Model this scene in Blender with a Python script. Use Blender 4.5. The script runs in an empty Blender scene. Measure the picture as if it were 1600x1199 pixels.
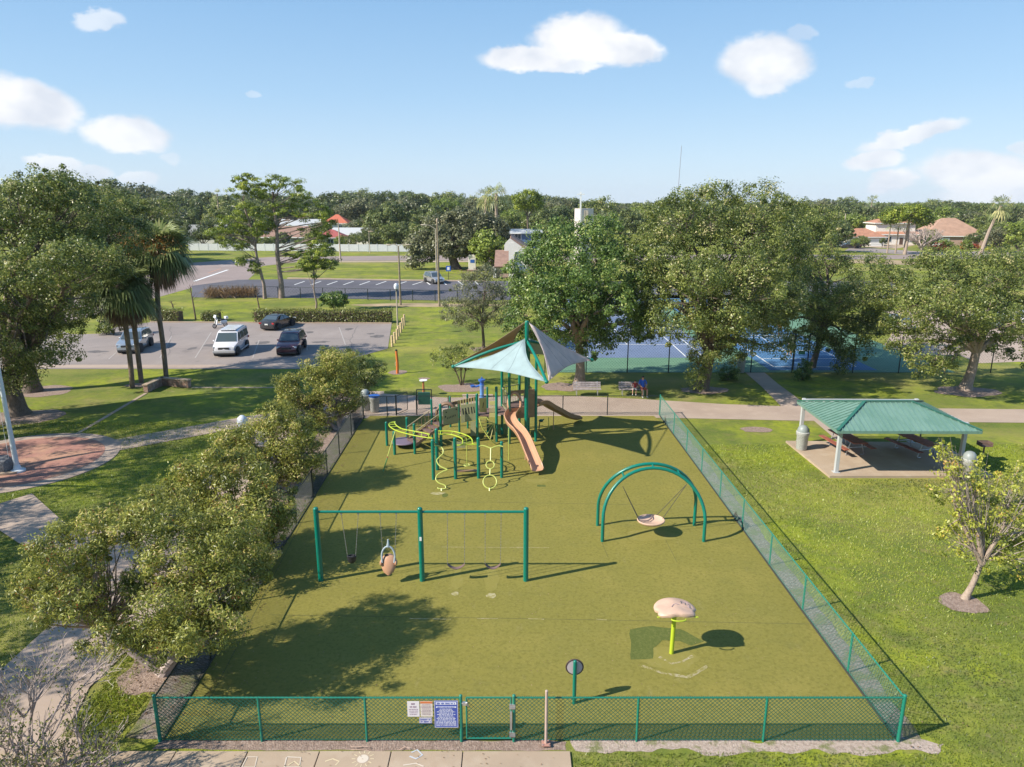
import bpy, math, random
import numpy as np
from mathutils import Vector, Matrix, noise
random.seed(7); RNG = np.random.default_rng(7)
S = bpy.context.scene
COL = S.collection
# ------------------------------------------------------------------ camera, light, exposure
CAMH, FPX, HY = 12.5, 1109.0, 318.0
PITCH = math.atan((599.5 - HY) / FPX)
cam = bpy.data.objects.new('camera', bpy.data.cameras.new('camera')); COL.objects.link(cam)
cam.location = (0, 0, CAMH); cam.rotation_euler = (math.pi / 2 - PITCH, 0, 0)
cam.data.sensor_width = 36; cam.data.lens = FPX / 1600 * 36; cam.data.clip_end = 12000; cam.data.clip_start = .1
S.camera = cam
SUN_AZ, SUN_EL = math.radians(21.0), math.radians(37.7)      # direction the shadows run (from +x), and height
world = bpy.data.worlds.new('World'); S.world = world; world.use_nodes = True
SKYK = 5.2
def setup_world():
    nt = world.node_tree; N = nt.nodes; L = nt.links
    for n in list(N): N.remove(n)
    out = N.new('ShaderNodeOutputWorld'); bg = N.new('ShaderNodeBackground')
    sky = N.new('ShaderNodeTexSky'); sky.sky_type = 'NISHITA'; sky.sun_disc = False
    sky.sun_elevation = SUN_EL
    sx, sy = -math.cos(SUN_AZ), -math.sin(SUN_AZ)
    sky.sun_rotation = math.atan2(sx, sy)
    sky.altitude = 0; sky.air_density = 1.0; sky.dust_density = .35; sky.ozone_density = 1.6
    bg.inputs['Strength'].default_value = 0.128
    tc = N.new('ShaderNodeTexCoord'); sep = N.new('ShaderNodeSeparateXYZ'); L.new(tc.outputs['Generated'], sep.inputs[0])
    def M(op, a, b=None, c=None):
        n = N.new('ShaderNodeMath'); n.operation = op
        for i, v in enumerate((a, b, c)):
            if v is None: continue
            if isinstance(v, (int, float)): n.inputs[i].default_value = v
            else: L.new(v, n.inputs[i])
        return n.outputs[0]
    az = M('ARCTAN2', sep.outputs[0], sep.outputs[1]); el = M('ARCSINE', sep.outputs[2])
    cv = N.new('ShaderNodeCombineXYZ'); L.new(az, cv.inputs[0]); L.new(el, cv.inputs[1])
    def nz(scale, detail, rough, off):
        m = N.new('ShaderNodeMapping'); m.inputs['Location'].default_value = off; m.inputs['Scale'].default_value = (1, 1.5, 1)
        L.new(cv.outputs[0], m.inputs[0]); n = N.new('ShaderNodeTexNoise'); n.inputs['Scale'].default_value = scale
        n.inputs['Detail'].default_value = detail; n.inputs['Roughness'].default_value = rough
        L.new(m.outputs[0], n.inputs['Vector']); return n.outputs['Fac']
    n1 = nz(26, 6, .58, (0, 0, 0)); n2 = nz(15, 3, .5, (5, 2, 1))
    n3 = nz(70, 5, .6, (3, 3, 3)); dx = M('ADD', M('MULTIPLY', M('SUBTRACT', n1, .5), .028), M('MULTIPLY', M('SUBTRACT', n3, .5), .014)); dy = M('ADD', M('MULTIPLY', M('SUBTRACT', n2, .5), .018), M('MULTIPLY', M('SUBTRACT', n3, .5), -.012))
    azd = M('ADD', az, dx); eld = M('ADD', el, dy)
    # clouds: pixel centre, half size in pixels, opacity, tilt
    cl = [(905, 62, 78, 38, 1, 0), (830, 92, 88, 19, 1, 0), (975, 76, 66, 28, 1, .1), (880, 100, 70, 14, .9, 0), (1195, 98, 72, 40, .95, .1), (1200, 125, 36, 26, .85, 0),
          (1253, 56, 22, 12, .35, 0), (42, 162, 70, 34, 1, .25), (5, 158, 56, 36, 1, 0), (198, 210, 62, 26, .95, .1), (155, 30, 34, 15, .6, -.2), (85, 254, 36, 14, .8, .1),
          (125, 272, 42, 14, .7, 0), (215, 278, 30, 11, .6, 0), (1420, 213, 74, 15, .9, -.25), (1366, 250, 42, 15, .9, -.1), (1395, 283, 38, 20, .9, -.3),
          (1540, 276, 90, 34, .95, .2), (1600, 290, 80, 34, 1, 0), (1570, 305, 90, 26, .8, 0), (1342, 131, 24, 8, .35, 0), (398, 148, 13, 6, .3, 0), (1600, 233, 20, 12, .6, 0), (265, 248, 16, 9, .35, .2)]
    acc = None; hgt = None
    for (u, v, a, b, op, tilt) in cl:
        xx, yy = (u - 800) / FPX, -(v - 599.5) / FPX
        d = Vector((xx, math.cos(PITCH) + yy * math.sin(PITCH), -math.sin(PITCH) + yy * math.cos(PITCH)))
        a0 = math.atan2(d.x, d.y); e0 = math.asin(d.normalized().z); k = 1 / FPX * .86
        ct, st = math.cos(tilt), math.sin(tilt)
        X = M('SUBTRACT', azd, a0); Y = M('SUBTRACT', eld, e0)
        Xr = M('DIVIDE', M('SUBTRACT', M('MULTIPLY', X, ct), M('MULTIPLY', Y, st)), a * k)
        Yr = M('DIVIDE', M('ADD', M('MULTIPLY', X, st), M('MULTIPLY', Y, ct)), b * k)
        r = M('SQRT', M('ADD', M('MULTIPLY', Xr, Xr), M('MULTIPLY', Yr, Yr)))
        mr = N.new('ShaderNodeMapRange'); mr.interpolation_type = 'SMOOTHSTEP'
        L.new(r, mr.inputs[0]); mr.inputs[1].default_value = 1.16; mr.inputs[2].default_value = .74
        mr.inputs[3].default_value = 0; mr.inputs[4].default_value = op
        acc = mr.outputs[0] if acc is None else M('MAXIMUM', acc, mr.outputs[0])
    mix = N.new('ShaderNodeMixRGB'); L.new(acc, mix.inputs[0])
    # sky slightly lifted and cooled towards the photograph's clear blue
    hs = N.new('ShaderNodeHueSaturation'); hs.inputs['Saturation'].default_value = 1.0; hs.inputs['Value'].default_value = 1.0
    L.new(sky.outputs[0], hs.inputs['Color'])
    grad = N.new('ShaderNodeValToRGB'); e = grad.color_ramp.elements; me_ = M('MULTIPLY', el, 1 / 1.5708)
    e[0].position = 0; e[0].color = (.58, .72, .87, 1); e[1].position = 1; e[1].color = (.07, .20, .48, 1)
    for pos, c in ((.035, (.50, .68, .87)), (.085, (.37, .59, .84)), (.16, (.25, .475, .77)), (.4, (.14, .33, .66))): x = e.new(pos); x.color = (*c, 1)
    L.new(me_, grad.inputs[0]); sc = N.new('ShaderNodeVectorMath'); sc.operation = 'SCALE'; sc.inputs[3].default_value = SKYK; L.new(grad.outputs[0], sc.inputs[0])
    gm = N.new('ShaderNodeMixRGB'); gm.inputs[0].default_value = .85; L.new(hs.outputs[0], gm.inputs[1]); L.new(sc.outputs[0], gm.inputs[2]); L.new(gm.outputs[0], mix.inputs[1])
    cc = N.new('ShaderNodeMixRGB'); cc.inputs[1].default_value = (3.75, 4.0, 4.45, 1); cc.inputs[2].default_value = (5.0, 5.05, 5.15, 1)
    mr = N.new('ShaderNodeMapRange'); L.new(n2, mr.inputs[0]); mr.inputs[1].default_value = .35; mr.inputs[2].default_value = .6; L.new(mr.outputs[0], cc.inputs[0])
    L.new(cc.outputs[0], mix.inputs[2])
    L.new(mix.outputs[0], bg.inputs[0]); L.new(bg.outputs[0], out.inputs[0])
setup_world()
sun = bpy.data.objects.new('sun', bpy.data.lights.new('sun', 'SUN')); COL.objects.link(sun)
sun.data.energy = 4.8; sun.data.angle = math.radians(.6); sun.data.color = (1, .93, .81)
sd = Vector((math.cos(SUN_AZ) * math.cos(SUN_EL), math.sin(SUN_AZ) * math.cos(SUN_EL), -math.sin(SUN_EL)))
sun.rotation_euler = sd.to_track_quat('-Z', 'Y').to_euler()
S.view_settings.view_transform = 'Standard'; S.view_settings.look = 'None'
S.view_settings.exposure = 0.70; S.view_settings.gamma = 1; S.view_settings.use_curve_mapping = False
S.cycles.max_bounces = 6; S.cycles.diffuse_bounces = 3; S.cycles.glossy_bounces = 3; S.cycles.transmission_bounces = 3
S.cycles.transparent_max_bounces = 8; S.cycles.caustics_reflective = False; S.cycles.caustics_refractive = False

# ------------------------------------------------------------------ survey of the place: a sight line of the camera meets height z
_c, _s = math.cos(PITCH), math.sin(PITCH)
def P(u, v, z=0.0):
    a, b = (u - 800) / FPX, (v - 599.5) / FPX
    t = (z - CAMH) / (-_s - b * _c)
    return Vector((a * t, (_c - b * _s) * t, z))
def hgt(y, v):
    b = (v - 599.5) / FPX
    return CAMH + (-_s - b * _c) / (_c - b * _s) * y
def xat(u, y, z):
    return (u - 800) / FPX * (y * _c - (z - CAMH) * _s)

# ------------------------------------------------------------------ mesh helpers
class MB:
    def __init__(s): s.v = []; s.f = []; s.m = []; s.cur = 0
    def add(s, vs, fs):
        o = len(s.v); s.v += [tuple(p) for p in vs]; s.f += [tuple(i + o for i in f) for f in fs]; s.m += [s.cur] * len(fs); return s
    def box(s, c, d, rz=0, rx=0, ry=0):
        M = Matrix.Translation(c) @ Matrix.Rotation(rz, 4, 'Z') @ Matrix.Rotation(ry, 4, 'Y') @ Matrix.Rotation(rx, 4, 'X')
        x, y, z = d[0] / 2, d[1] / 2, d[2] / 2
        vs = [M @ Vector(p) for p in ((-x, -y, -z), (x, -y, -z), (x, y, -z), (-x, y, -z), (-x, -y, z), (x, -y, z), (x, y, z), (-x, y, z))]
        return s.add(vs, [(0, 3, 2, 1), (4, 5, 6, 7), (0, 1, 5, 4), (1, 2, 6, 5), (2, 3, 7, 6), (3, 0, 4, 7)])
    def bar(s, p, q, w, h=None, up=(0, 0, 1)):
        p, q = Vector(p), Vector(q); h = h or w; d = (q - p); u = Vector(up)
        if d.length < 1e-6: return s
        d.normalize(); a = d.cross(u)
        if a.length < 1e-4: a = d.cross(Vector((1, 0, 0)))
        a.normalize(); b = a.cross(d)
        vs = [o + a * x * w / 2 + b * y * h / 2 for o in (p, q) for x, y in ((-1, -1), (1, -1), (1, 1), (-1, 1))]
        return s.add(vs, [(0, 1, 2, 3), (7, 6, 5, 4), (0, 4, 5, 1), (1, 5, 6, 2), (2, 6, 7, 3), (3, 7, 4, 0)])
    def tube(s, pts, r, n=8, closed=False, cap=True):
        pts = [Vector(p) for p in pts]; m = len(pts); R = r if isinstance(r, (list, tuple)) else [r] * m
        vs = []; prev = None
        for i, p in enumerate(pts):
            if closed: t = pts[(i + 1) % m] - pts[i - 1]
            else: t = pts[min(i + 1, m - 1)] - pts[max(i - 1, 0)]
            t.normalize()
            a = (prev - t * prev.dot(t)) if prev is not None else t.cross(Vector((0, 0, 1)))
            if a.length < 1e-3: a = t.cross(Vector((1, 0, 0)))
            a.normalize(); prev = a; b = t.cross(a)
            for k in range(n):
                g = 2 * math.pi * k / n; vs.append(p + (a * math.cos(g) + b * math.sin(g)) * R[i])
        fs = []
        for i in range(m if closed else m - 1):
            j = (i + 1) % m
            for k in range(n): fs.append((i * n + k, i * n + (k + 1) % n, j * n + (k + 1) % n, j * n + k))
        if cap and not closed: fs += [tuple(range(n))[::-1], tuple((m - 1) * n + k for k in range(n))]
        return s.add(vs, fs)
    def cyl(s, p, q, r, r2=None, n=12): return s.tube([p, q], [r, r if r2 is None else r2], n)
    def lathe(s, prof, c=(0, 0, 0), n=20, sx=1, sy=1):
        vs = [(c[0] + r * math.cos(2 * math.pi * k / n) * sx, c[1] + r * math.sin(2 * math.pi * k / n) * sy, c[2] + z) for r, z in prof for k in range(n)]
        m = len(prof); fs = [(i * n + k, i * n + (k + 1) % n, (i + 1) * n + (k + 1) % n, (i + 1) * n + k) for i in range(m - 1) for k in range(n)]
        if prof[0][0] > 1e-4: fs.append(tuple(range(n))[::-1])
        if prof[-1][0] > 1e-4: fs.append(tuple((m - 1) * n + k for k in range(n)))
        return s.add(vs, fs)
    def prism(s, poly, z0, z1):
        n = len(poly); vs = [(p[0], p[1], z0) for p in poly] + [(p[0], p[1], z1) for p in poly]
        return s.add(vs, [tuple(range(n))[::-1], tuple(range(n, 2 * n))] + [(i, (i + 1) % n, n + (i + 1) % n, n + i) for i in range(n)])
    def plate(s, poly, M, t):
        """2D polygon (x,z) in matrix M's xz plane with thickness t along its y"""
        n = len(poly); vs = [M @ Vector((p[0], -t / 2, p[1])) for p in poly] + [M @ Vector((p[0], t / 2, p[1])) for p in poly]
        return s.add(vs, [tuple(range(n)), tuple(range(n, 2 * n))[::-1]] + [(i, n + i, n + (i + 1) % n, (i + 1) % n) for i in range(n)])
    def ell(s, c, r, n=12, m=8, rot=None):
        vs = []; rot = rot or Matrix.Identity(3)
        for i in range(m + 1):
            th = math.pi * i / m
            for k in range(n):
                ph = 2 * math.pi * k / n
                vs.append(Vector(c) + rot @ Vector((r[0] * math.sin(th) * math.cos(ph), r[1] * math.sin(th) * math.sin(ph), r[2] * math.cos(th))))
        return s.add(vs, [(i * n + k, (i + 1) * n + k, (i + 1) * n + (k + 1) % n, i * n + (k + 1) % n) for i in range(m) for k in range(n)])
    def build(s, name, mats, parent=None, smooth=False, world=True, bevel=0):
        me = bpy.data.meshes.new(name)
        off = Vector(parent_loc(parent)) if (parent is not None and world) else Vector((0, 0, 0))
        me.from_pydata([(v[0] - off.x, v[1] - off.y, v[2] - off.z) for v in s.v], [], s.f)
        if not isinstance(mats, (list, tuple)): mats = [mats]
        for m in mats: me.materials.append(m)
        if len(mats) > 1: me.polygons.foreach_set('material_index', s.m)
        if smooth: smooth_by_angle(me)
        me.update()
        o = bpy.data.objects.new(name, me); COL.objects.link(o)
        if parent is not None: o.parent = parent
        if bevel:
            b = o.modifiers.new('bevel', 'BEVEL'); b.width = bevel; b.segments = 2; b.limit_method = 'ANGLE'
        return o
def smooth_by_angle(me, ang=40):
    me.shade_smooth()
    me.update()
    try: me.set_sharp_from_angle(angle=math.radians(ang))
    except Exception: pass
def parent_loc(o):
    l = Vector((0, 0, 0))
    while o is not None: l = l + o.location; o = o.parent
    return l
def tag(o, label=None, cat=None, group=None, kind=None):
    if label: o['label'] = label
    if cat: o['category'] = cat
    if group: o['group'] = group
    if kind: o['kind'] = kind
    return o
def thing(name, label, cat, loc=(0, 0, 0), rz=0, group=None):
    o = bpy.data.objects.new(name, None); COL.objects.link(o); o.location = loc; o.rotation_euler = (0, 0, rz)
    o.empty_display_size = .1
    return tag(o, label, cat, group)
KIDS = {}
def kids(o): return [c for c in o.children]
def copy_tree(o, parent=None):
    c = o.copy(); COL.objects.link(c); c.parent = parent
    for ch in o.children: copy_tree(ch, c)
    return c
def dup(src, loc, rz=0, label=None, scale=1, group=None):
    c = copy_tree(src); c.location = loc; c.rotation_euler = (0, 0, rz); c.scale = (scale,) * 3 if not isinstance(scale, tuple) else scale
    if label: c['label'] = label
    if group: c['group'] = group
    return c
def piece(mesh_obj, loc, rot=(0, 0, 0), scale=(1, 1, 1), parent=None, name=None):
    c = mesh_obj.copy(); COL.objects.link(c); c.location = loc; c.rotation_euler = rot; c.scale = scale; c.parent = parent
    if name: c.name = name
    return c

# ------------------------------------------------------------------ materials
MATS = {}
def mat(name, col, rough=.7, metal=0, spec=.5, var=0, vscale=3, bump=0, bscale=40, col2=None, coat=0, detail=5):
    if name in MATS: return MATS[name]
    m = bpy.data.materials.new(name); m.use_nodes = True; nt = m.node_tree; b = nt.nodes['Principled BSDF']
    b.inputs['Roughness'].default_value = rough; b.inputs['Metallic'].default_value = metal
    b.inputs['Specular IOR Level'].default_value = spec; b.inputs['Coat Weight'].default_value = coat
    b.inputs['Base Color'].default_value = (*col, 1)
    tc = nt.nodes.new('ShaderNodeTexCoord')
    if var or col2:
        n = nt.nodes.new('ShaderNodeTexNoise'); n.inputs['Scale'].default_value = vscale; n.inputs['Detail'].default_value = detail
        n.inputs['Roughness'].default_value = .6
        nt.links.new(tc.outputs['Object'], n.inputs['Vector'])
        r = nt.nodes.new('ShaderNodeValToRGB'); c2 = col2 or tuple(x * (1 - var) for x in col); c1 = col if col2 else tuple(min(1, x * (1 + var)) for x in col)
        r.color_ramp.elements[0].position = .35; r.color_ramp.elements[1].position = .65
        r.color_ramp.elements[0].color = (*c1, 1); r.color_ramp.elements[1].color = (*c2, 1)
        nt.links.new(n.outputs['Fac'], r.inputs[0]); nt.links.new(r.outputs[0], b.inputs['Base Color'])
    if bump:
        n = nt.nodes.new('ShaderNodeTexNoise'); n.inputs['Scale'].default_value = bscale; n.inputs['Detail'].default_value = 4
        nt.links.new(tc.outputs['Object'], n.inputs['Vector'])
        bp = nt.nodes.new('ShaderNodeBump'); bp.inputs['Strength'].default_value = bump; bp.inputs['Distance'].default_value = .02
        nt.links.new(n.outputs['Fac'], bp.inputs['Height']); nt.links.new(bp.outputs[0], b.inputs['Normal'])
    MATS[name] = m; return m
def layered(name, layers, rough=.85, bump=.4, bscale=60, spec=.3):
    """layers: list of (color, noise scale, lo, hi, amount, (sx,sy) stretch); first is the base colour"""
    m = bpy.data.materials.new(name); m.use_nodes = True; nt = m.node_tree; b = nt.nodes['Principled BSDF']
    b.inputs['Roughness'].default_value = rough; b.inputs['Specular IOR Level'].default_value = spec
    tc = nt.nodes.new('ShaderNodeTexCoord'); prev = None
    rgb = nt.nodes.new('ShaderNodeRGB'); rgb.outputs[0].default_value = (*layers[0], 1); prev = rgb.outputs[0]
    for i, (col, sc, lo, hi, amt, st) in enumerate(layers[1:]):
        mp = nt.nodes.new('ShaderNodeMapping'); mp.inputs['Scale'].default_value = (st[0], st[1], 1); mp.inputs['Location'].default_value = (i * 7.3, i * 3.1, 0)
        nt.links.new(tc.outputs['Object'], mp.inputs[0])
        n = nt.nodes.new('ShaderNodeTexNoise'); n.inputs['Scale'].default_value = sc; n.inputs['Detail'].default_value = 6; n.inputs['Roughness'].default_value = .62
        nt.links.new(mp.outputs[0], n.inputs['Vector'])
        r = nt.nodes.new('ShaderNodeMapRange'); r.inputs[1].default_value = lo; r.inputs[2].default_value = hi; r.inputs[4].default_value = amt
        nt.links.new(n.outputs['Fac'], r.inputs[0])
        mx = nt.nodes.new('ShaderNodeMixRGB'); nt.links.new(r.outputs[0], mx.inputs[0]); nt.links.new(prev, mx.inputs[1]); mx.inputs[2].default_value = (*col, 1)
        prev = mx.outputs[0]
    nt.links.new(prev, b.inputs['Base Color'])
    if bump:
        n = nt.nodes.new('ShaderNodeTexNoise'); n.inputs['Scale'].default_value = bscale; n.inputs['Detail'].default_value = 5
        nt.links.new(tc.outputs['Object'], n.inputs['Vector'])
        bp = nt.nodes.new('ShaderNodeBump'); bp.inputs['Strength'].default_value = bump; bp.inputs['Distance'].default_value = .03
        nt.links.new(n.outputs['Fac'], bp.inputs['Height']); nt.links.new(bp.outputs[0], b.inputs['Normal'])
    MATS[name] = m; return m
def leafmat(name, c1, c2, c3=None, rough=.42, trans=.38):
    """colour follows each leaf's own random tint"""
    m = bpy.data.materials.new(name); m.use_nodes = True; nt = m.node_tree
    for n in list(nt.nodes): nt.nodes.remove(n)
    out = nt.nodes.new('ShaderNodeOutputMaterial'); at = nt.nodes.new('ShaderNodeAttribute'); at.attribute_name = 'tint'
    r = nt.nodes.new('ShaderNodeValToRGB'); e = r.color_ramp.elements; e[0].color = (*c1, 1); e[1].color = (*c2, 1)
    e[0].position = .1; e[1].position = .8
    if c3: x = e.new(.97); x.color = (*c3, 1)  # palest few leaves by tint, colour raised to imitate highlights
    nt.links.new(at.outputs['Fac'], r.inputs[0])
    b = nt.nodes.new('ShaderNodeBsdfPrincipled'); b.inputs['Roughness'].default_value = rough; b.inputs['Specular IOR Level'].default_value = .5
    nt.links.new(r.outputs[0], b.inputs['Base Color'])
    t = nt.nodes.new('ShaderNodeBsdfTranslucent'); nt.links.new(r.outputs[0], t.inputs[0])
    mx = nt.nodes.new('ShaderNodeMixShader'); mx.inputs[0].default_value = trans
    nt.links.new(b.outputs[0], mx.inputs[1]); nt.links.new(t.outputs[0], mx.inputs[2]); nt.links.new(mx.outputs[0], out.inputs[0])
    MATS[name] = m; return m

GRASS_L = [(.155, .185, .038), ((.27, .30, .03), .16, .44, .58, .9, (1, 1)), ((.10, .135, .032), .5, .48, .62, .75, (1, 1)), ((.20, .17, .07), 1.6, .52, .66, .6, (1, 1.5)),
           ((.30, .245, .095), .23, .55, .70, .7, (1, 1)), ((.36, .29, .17), 1.1, .64, .76, .6, (1, 1)), ((.09, .135, .024), 3.2, .45, .7, .6, (1, 1)), ((.32, .27, .09), .05, .48, .66, .6, (1, 2.5)), ((.28, .28, .07), 9, .52, .75, .5, (1, 1))]
M_grass = layered('grass_ground', GRASS_L, rough=.95, bump=.9, bscale=28, spec=.1)
M_turf = layered('artificial_turf', [(.235, .207, .048), ((.20, .185, .048), .16, .4, .65, .6, (1, 1)), ((.30, .25, .065), .5, .5, .7, .45, (1, 1)), ((.16, .155, .045), .9, .55, .75, .5, (1, 2)), ((.30, .26, .12), 2.6, .62, .74, .35, (1, .35)), ((.12, .115, .035), 5, .68, .78, .45, (1, 1)),
                                     ((.15, .135, .03), 9, .48, .66, .65, (1, 1)), ((.37, .32, .12), 15, .55, .75, .35, (1, 1))], rough=.95, bump=.5, bscale=120, spec=.1)
M_turfpatch = layered('turf_patch', [(.105, .125, .032), ((.16, .17, .05), 14, .45, .65, .8, (1, 1)), ((.07, .09, .025), 40, .5, .7, .6, (1, 1))], rough=.95, bump=.6, bscale=60, spec=.1)
M_seam = mat('turf_seam', (.10, .10, .03), .95); M_seamw = mat('turf_wear', (.40, .35, .20), .95, col2=(.26, .225, .06), vscale=7)
M_conc = layered('concrete', [(.41, .31, .22), ((.33, .25, .18), .35, .42, .65, .7, (1, 1)), ((.50, .41, .31), 1.3, .5, .7, .5, (1, 1)), ((.30, .26, .21), 7, .62, .8, .4, (1, 1)), ((.36, .31, .25), 45, .5, .75, .3, (1, 1))], bump=.25, bscale=70)
M_path = layered('pink_concrete', [(.40, .31, .245), ((.33, .25, .20), .3, .42, .65, .7, (1, 1)), ((.46, .36, .29), 1.1, .5, .7, .5, (1, 1)), ((.30, .26, .22), 6, .6, .8, .4, (1, 1))], bump=.2)
M_asph = layered('old_asphalt', [(.285, .24, .215), ((.23, .195, .18), .12, .4, .62, .7, (1, 1)), ((.34, .29, .26), .5, .5, .7, .5, (1, .4)), ((.15, .13, .12), 1.3, .60, .74, .7, (1, 1)), ((.14, .12, .11), .35, .62, .70, .5, (1, 1)), ((.35, .31, .28), 12, .5, .75, .3, (1, 1))], bump=.2)
M_asph2 = layered('dark_asphalt', [(.115, .11, .125), ((.085, .08, .09), .1, .4, .62, .7, (1, 1)), ((.16, .15, .16), .5, .5, .7, .4, (1, .3))], bump=.1)
M_road = layered('brown_road', [(.30, .235, .21), ((.24, .19, .17), .06, .4, .62, .7, (1, 1)), ((.36, .29, .26), .4, .5, .7, .4, (1, 1))], bump=.1)
M_mulch = layered('mulch', [(.30, .215, .17), ((.19, .13, .10), 6, .42, .6, .8, (1, 1)), ((.45, .36, .30), 16, .5, .68, .7, (1, 1)), ((.12, .10, .08), 30, .55, .7, .6, (1, 1))], bump=1, bscale=25)
M_gravel = layered('pale_gravel', [(.25, .205, .175), ((.12, .10, .08), 11, .45, .58, .8, (1, 1)), ((.44, .39, .36), 17, .56, .68, .8, (1, 1)), ((.13, .15, .04), 1.6, .46, .58, .8, (1, 1)), ((.20, .14, .10), 4, .5, .66, .6, (1, 1))], bump=1, bscale=30)
M_court = layered('court_blue', [(.15, .195, .30), ((.12, .16, .25), .3, .4, .6, .6, (1, 1)), ((.17, .22, .31), 1.5, .5, .7, .4, (1, 1))], bump=0, rough=.8)
M_court2 = layered('court_bright_blue', [(.07, .17, .32), ((.055, .14, .27), .3, .4, .6, .6, (1, 1))], bump=0, rough=.8)
M_courtg = layered('court_green', [(.13, .24, .15), ((.10, .20, .125), .4, .4, .6, .6, (1, 1))], bump=0, rough=.8)
M_white = mat('white_paint', (.78, .78, .76), .5); M_line = mat('line_paint', (.70, .70, .68), .7, var=.1, vscale=6)
M_green = mat('green_post_paint', (.0, .165, .115), .32, coat=.3, spec=.5); M_greend = mat('dark_green_post', (.0, .10, .075), .35, coat=.2)
M_fence = mat('green_fence_vinyl', (.012, .185, .125), .4); M_fencem = mat('green_chain_link', (.015, .12, .085), .45)
M_black = mat('black_vinyl', (.012, .022, .022), .45); M_steel = mat('galvanised_steel', (.50, .50, .50), .38, .75, var=.15, vscale=8)
M_lime = mat('lime_paint', (.42, .52, .03), .35, coat=.2); M_limep = mat('pale_lime_pipe', (.46, .50, .11), .35, coat=.2)
M_tan = mat('tan_plastic', (.50, .275, .165), .42, var=.06, vscale=2); M_tanl = mat('pale_tan_plastic', (.56, .375, .27), .5, var=.08, vscale=3)
M_brown = mat('brown_plastic', (.26, .155, .09), .5, var=.1, vscale=2); M_olive = mat('olive_panel', (.27, .27, .145), .55, var=.06); M_oliveb = mat('yellow_tan_panel', (.50, .44, .17), .55)  # M_oliveb: yellow tan colour of the second panel type
M_deck = mat('brown_deck', (.16, .10, .085), .7, bump=.3, bscale=60); M_dark = mat('dark_slot', (.02, .025, .02), .8)
def sailmat(name, col, tr):
    m = bpy.data.materials.new(name); m.use_nodes = True; nt = m.node_tree; b = nt.nodes['Principled BSDF']; out = nt.nodes['Material Output']; b.inputs['Roughness'].default_value = .8
    tc = nt.nodes.new('ShaderNodeTexCoord'); n = nt.nodes.new('ShaderNodeTexNoise'); n.inputs['Scale'].default_value = 1.3; n.inputs['Detail'].default_value = 6; nt.links.new(tc.outputs['Object'], n.inputs['Vector'])
    r = nt.nodes.new('ShaderNodeValToRGB'); r.color_ramp.elements[0].color = (*[c * .86 for c in col], 1); r.color_ramp.elements[1].color = (*[min(1, c * 1.08) for c in col], 1); r.color_ramp.elements[0].position = .3; r.color_ramp.elements[1].position = .65
    nt.links.new(n.outputs['Fac'], r.inputs[0]); nt.links.new(r.outputs[0], b.inputs['Base Color']); t = nt.nodes.new('ShaderNodeBsdfTranslucent'); nt.links.new(r.outputs[0], t.inputs[0])
    x = nt.nodes.new('ShaderNodeMixShader'); x.inputs[0].default_value = tr; nt.links.new(b.outputs[0], x.inputs[1]); nt.links.new(t.outputs[0], x.inputs[2]); nt.links.new(x.outputs[0], out.inputs[0]); return m
M_aqua = sailmat('aqua_sail', (.36, .47, .48), .22); M_greysail = sailmat('taupe_sail', (.76, .66, .62), .5); M_tansail = sailmat('brown_sail', (.40, .29, .18), .4)
M_rubber = mat('black_rubber', (.02, .02, .024), .6); M_blue = mat('blue_paint', (.035, .12, .42), .35); M_chain = mat('chain_steel', (.36, .34, .31), .45, .5)
M_wood = mat('grey_wood', (.30, .26, .26), .8, var=.25, vscale=6); M_post = mat('yellowed_timber', (.58, .44, .24), .8, var=.18, vscale=5); M_pole = mat('old_pole_wood', (.24, .19, .13), .9, var=.25, vscale=3)
M_orange = mat('orange_paint', (.62, .17, .04), .5); M_cpole = mat('tan_concrete_pole', (.42, .36, .27), .8, var=.1)
M_pav = layered('pavilion_green_roof', [(.13, .235, .185), ((.165, .275, .225), .7, .42, .6, .8, (1, 1)), ((.09, .19, .15), 2.2, .5, .7, .6, (3, .6)), ((.26, .33, .29), 5, .62, .75, .5, (2, .5))], rough=.36, bump=.05, spec=.5); M_pavd = mat('pavilion_trim', (.03, .13, .09), .4)
M_pavcol = mat('pavilion_column', (.44, .45, .45), .5); M_redwood = mat('redwood_plank', (.30, .095, .06), .6, var=.2, vscale=5)
M_bin = layered('exposed_aggregate', [(.42, .42, .39), ((.25, .25, .24), 24, .48, .62, .8, (1, 1)), ((.62, .62, .58), 34, .5, .66, .7, (1, 1))], bump=.5); M_binl = mat('grey_dome_lid', (.25, .28, .27), .45)
M_bark = layered('oak_bark', [(.17, .13, .10), ((.09, .07, .055), 5, .4, .6, .8, (2.5, 2.5)), ((.27, .23, .19), 9, .52, .7, .6, (3, 3))], bump=1, bscale=14)
M_barkp = layered('pale_bark', [(.36, .28, .22), ((.24, .18, .14), 5, .4, .6, .7, (2.5, 2.5)), ((.46, .38, .31), 9, .52, .7, .6, (3, 3))], bump=.8, bscale=14)
M_barkg = mat('grey_twigs', (.36, .29, .26), .9, var=.25, vscale=4); M_barkb = mat('brown_twigs', (.15, .10, .07), .9, var=.25, vscale=4)
M_palmbark = layered('palm_bark', [(.23, .17, .125), ((.13, .095, .07), 3, .42, .6, .8, (1, 1)), ((.32, .26, .2), 14, .52, .7, .5, (1, 1))], bump=1, bscale=18)
M_roof_t = mat('terracotta_roof', (.40, .19, .115), .8, var=.15, vscale=1.2); M_roof_b = mat('brown_shingle', (.27, .165, .125), .9, var=.15, vscale=1.5); M_roof_g = mat('grey_shingle', (.25, .25, .235), .9, var=.12, vscale=1.5)
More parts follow.
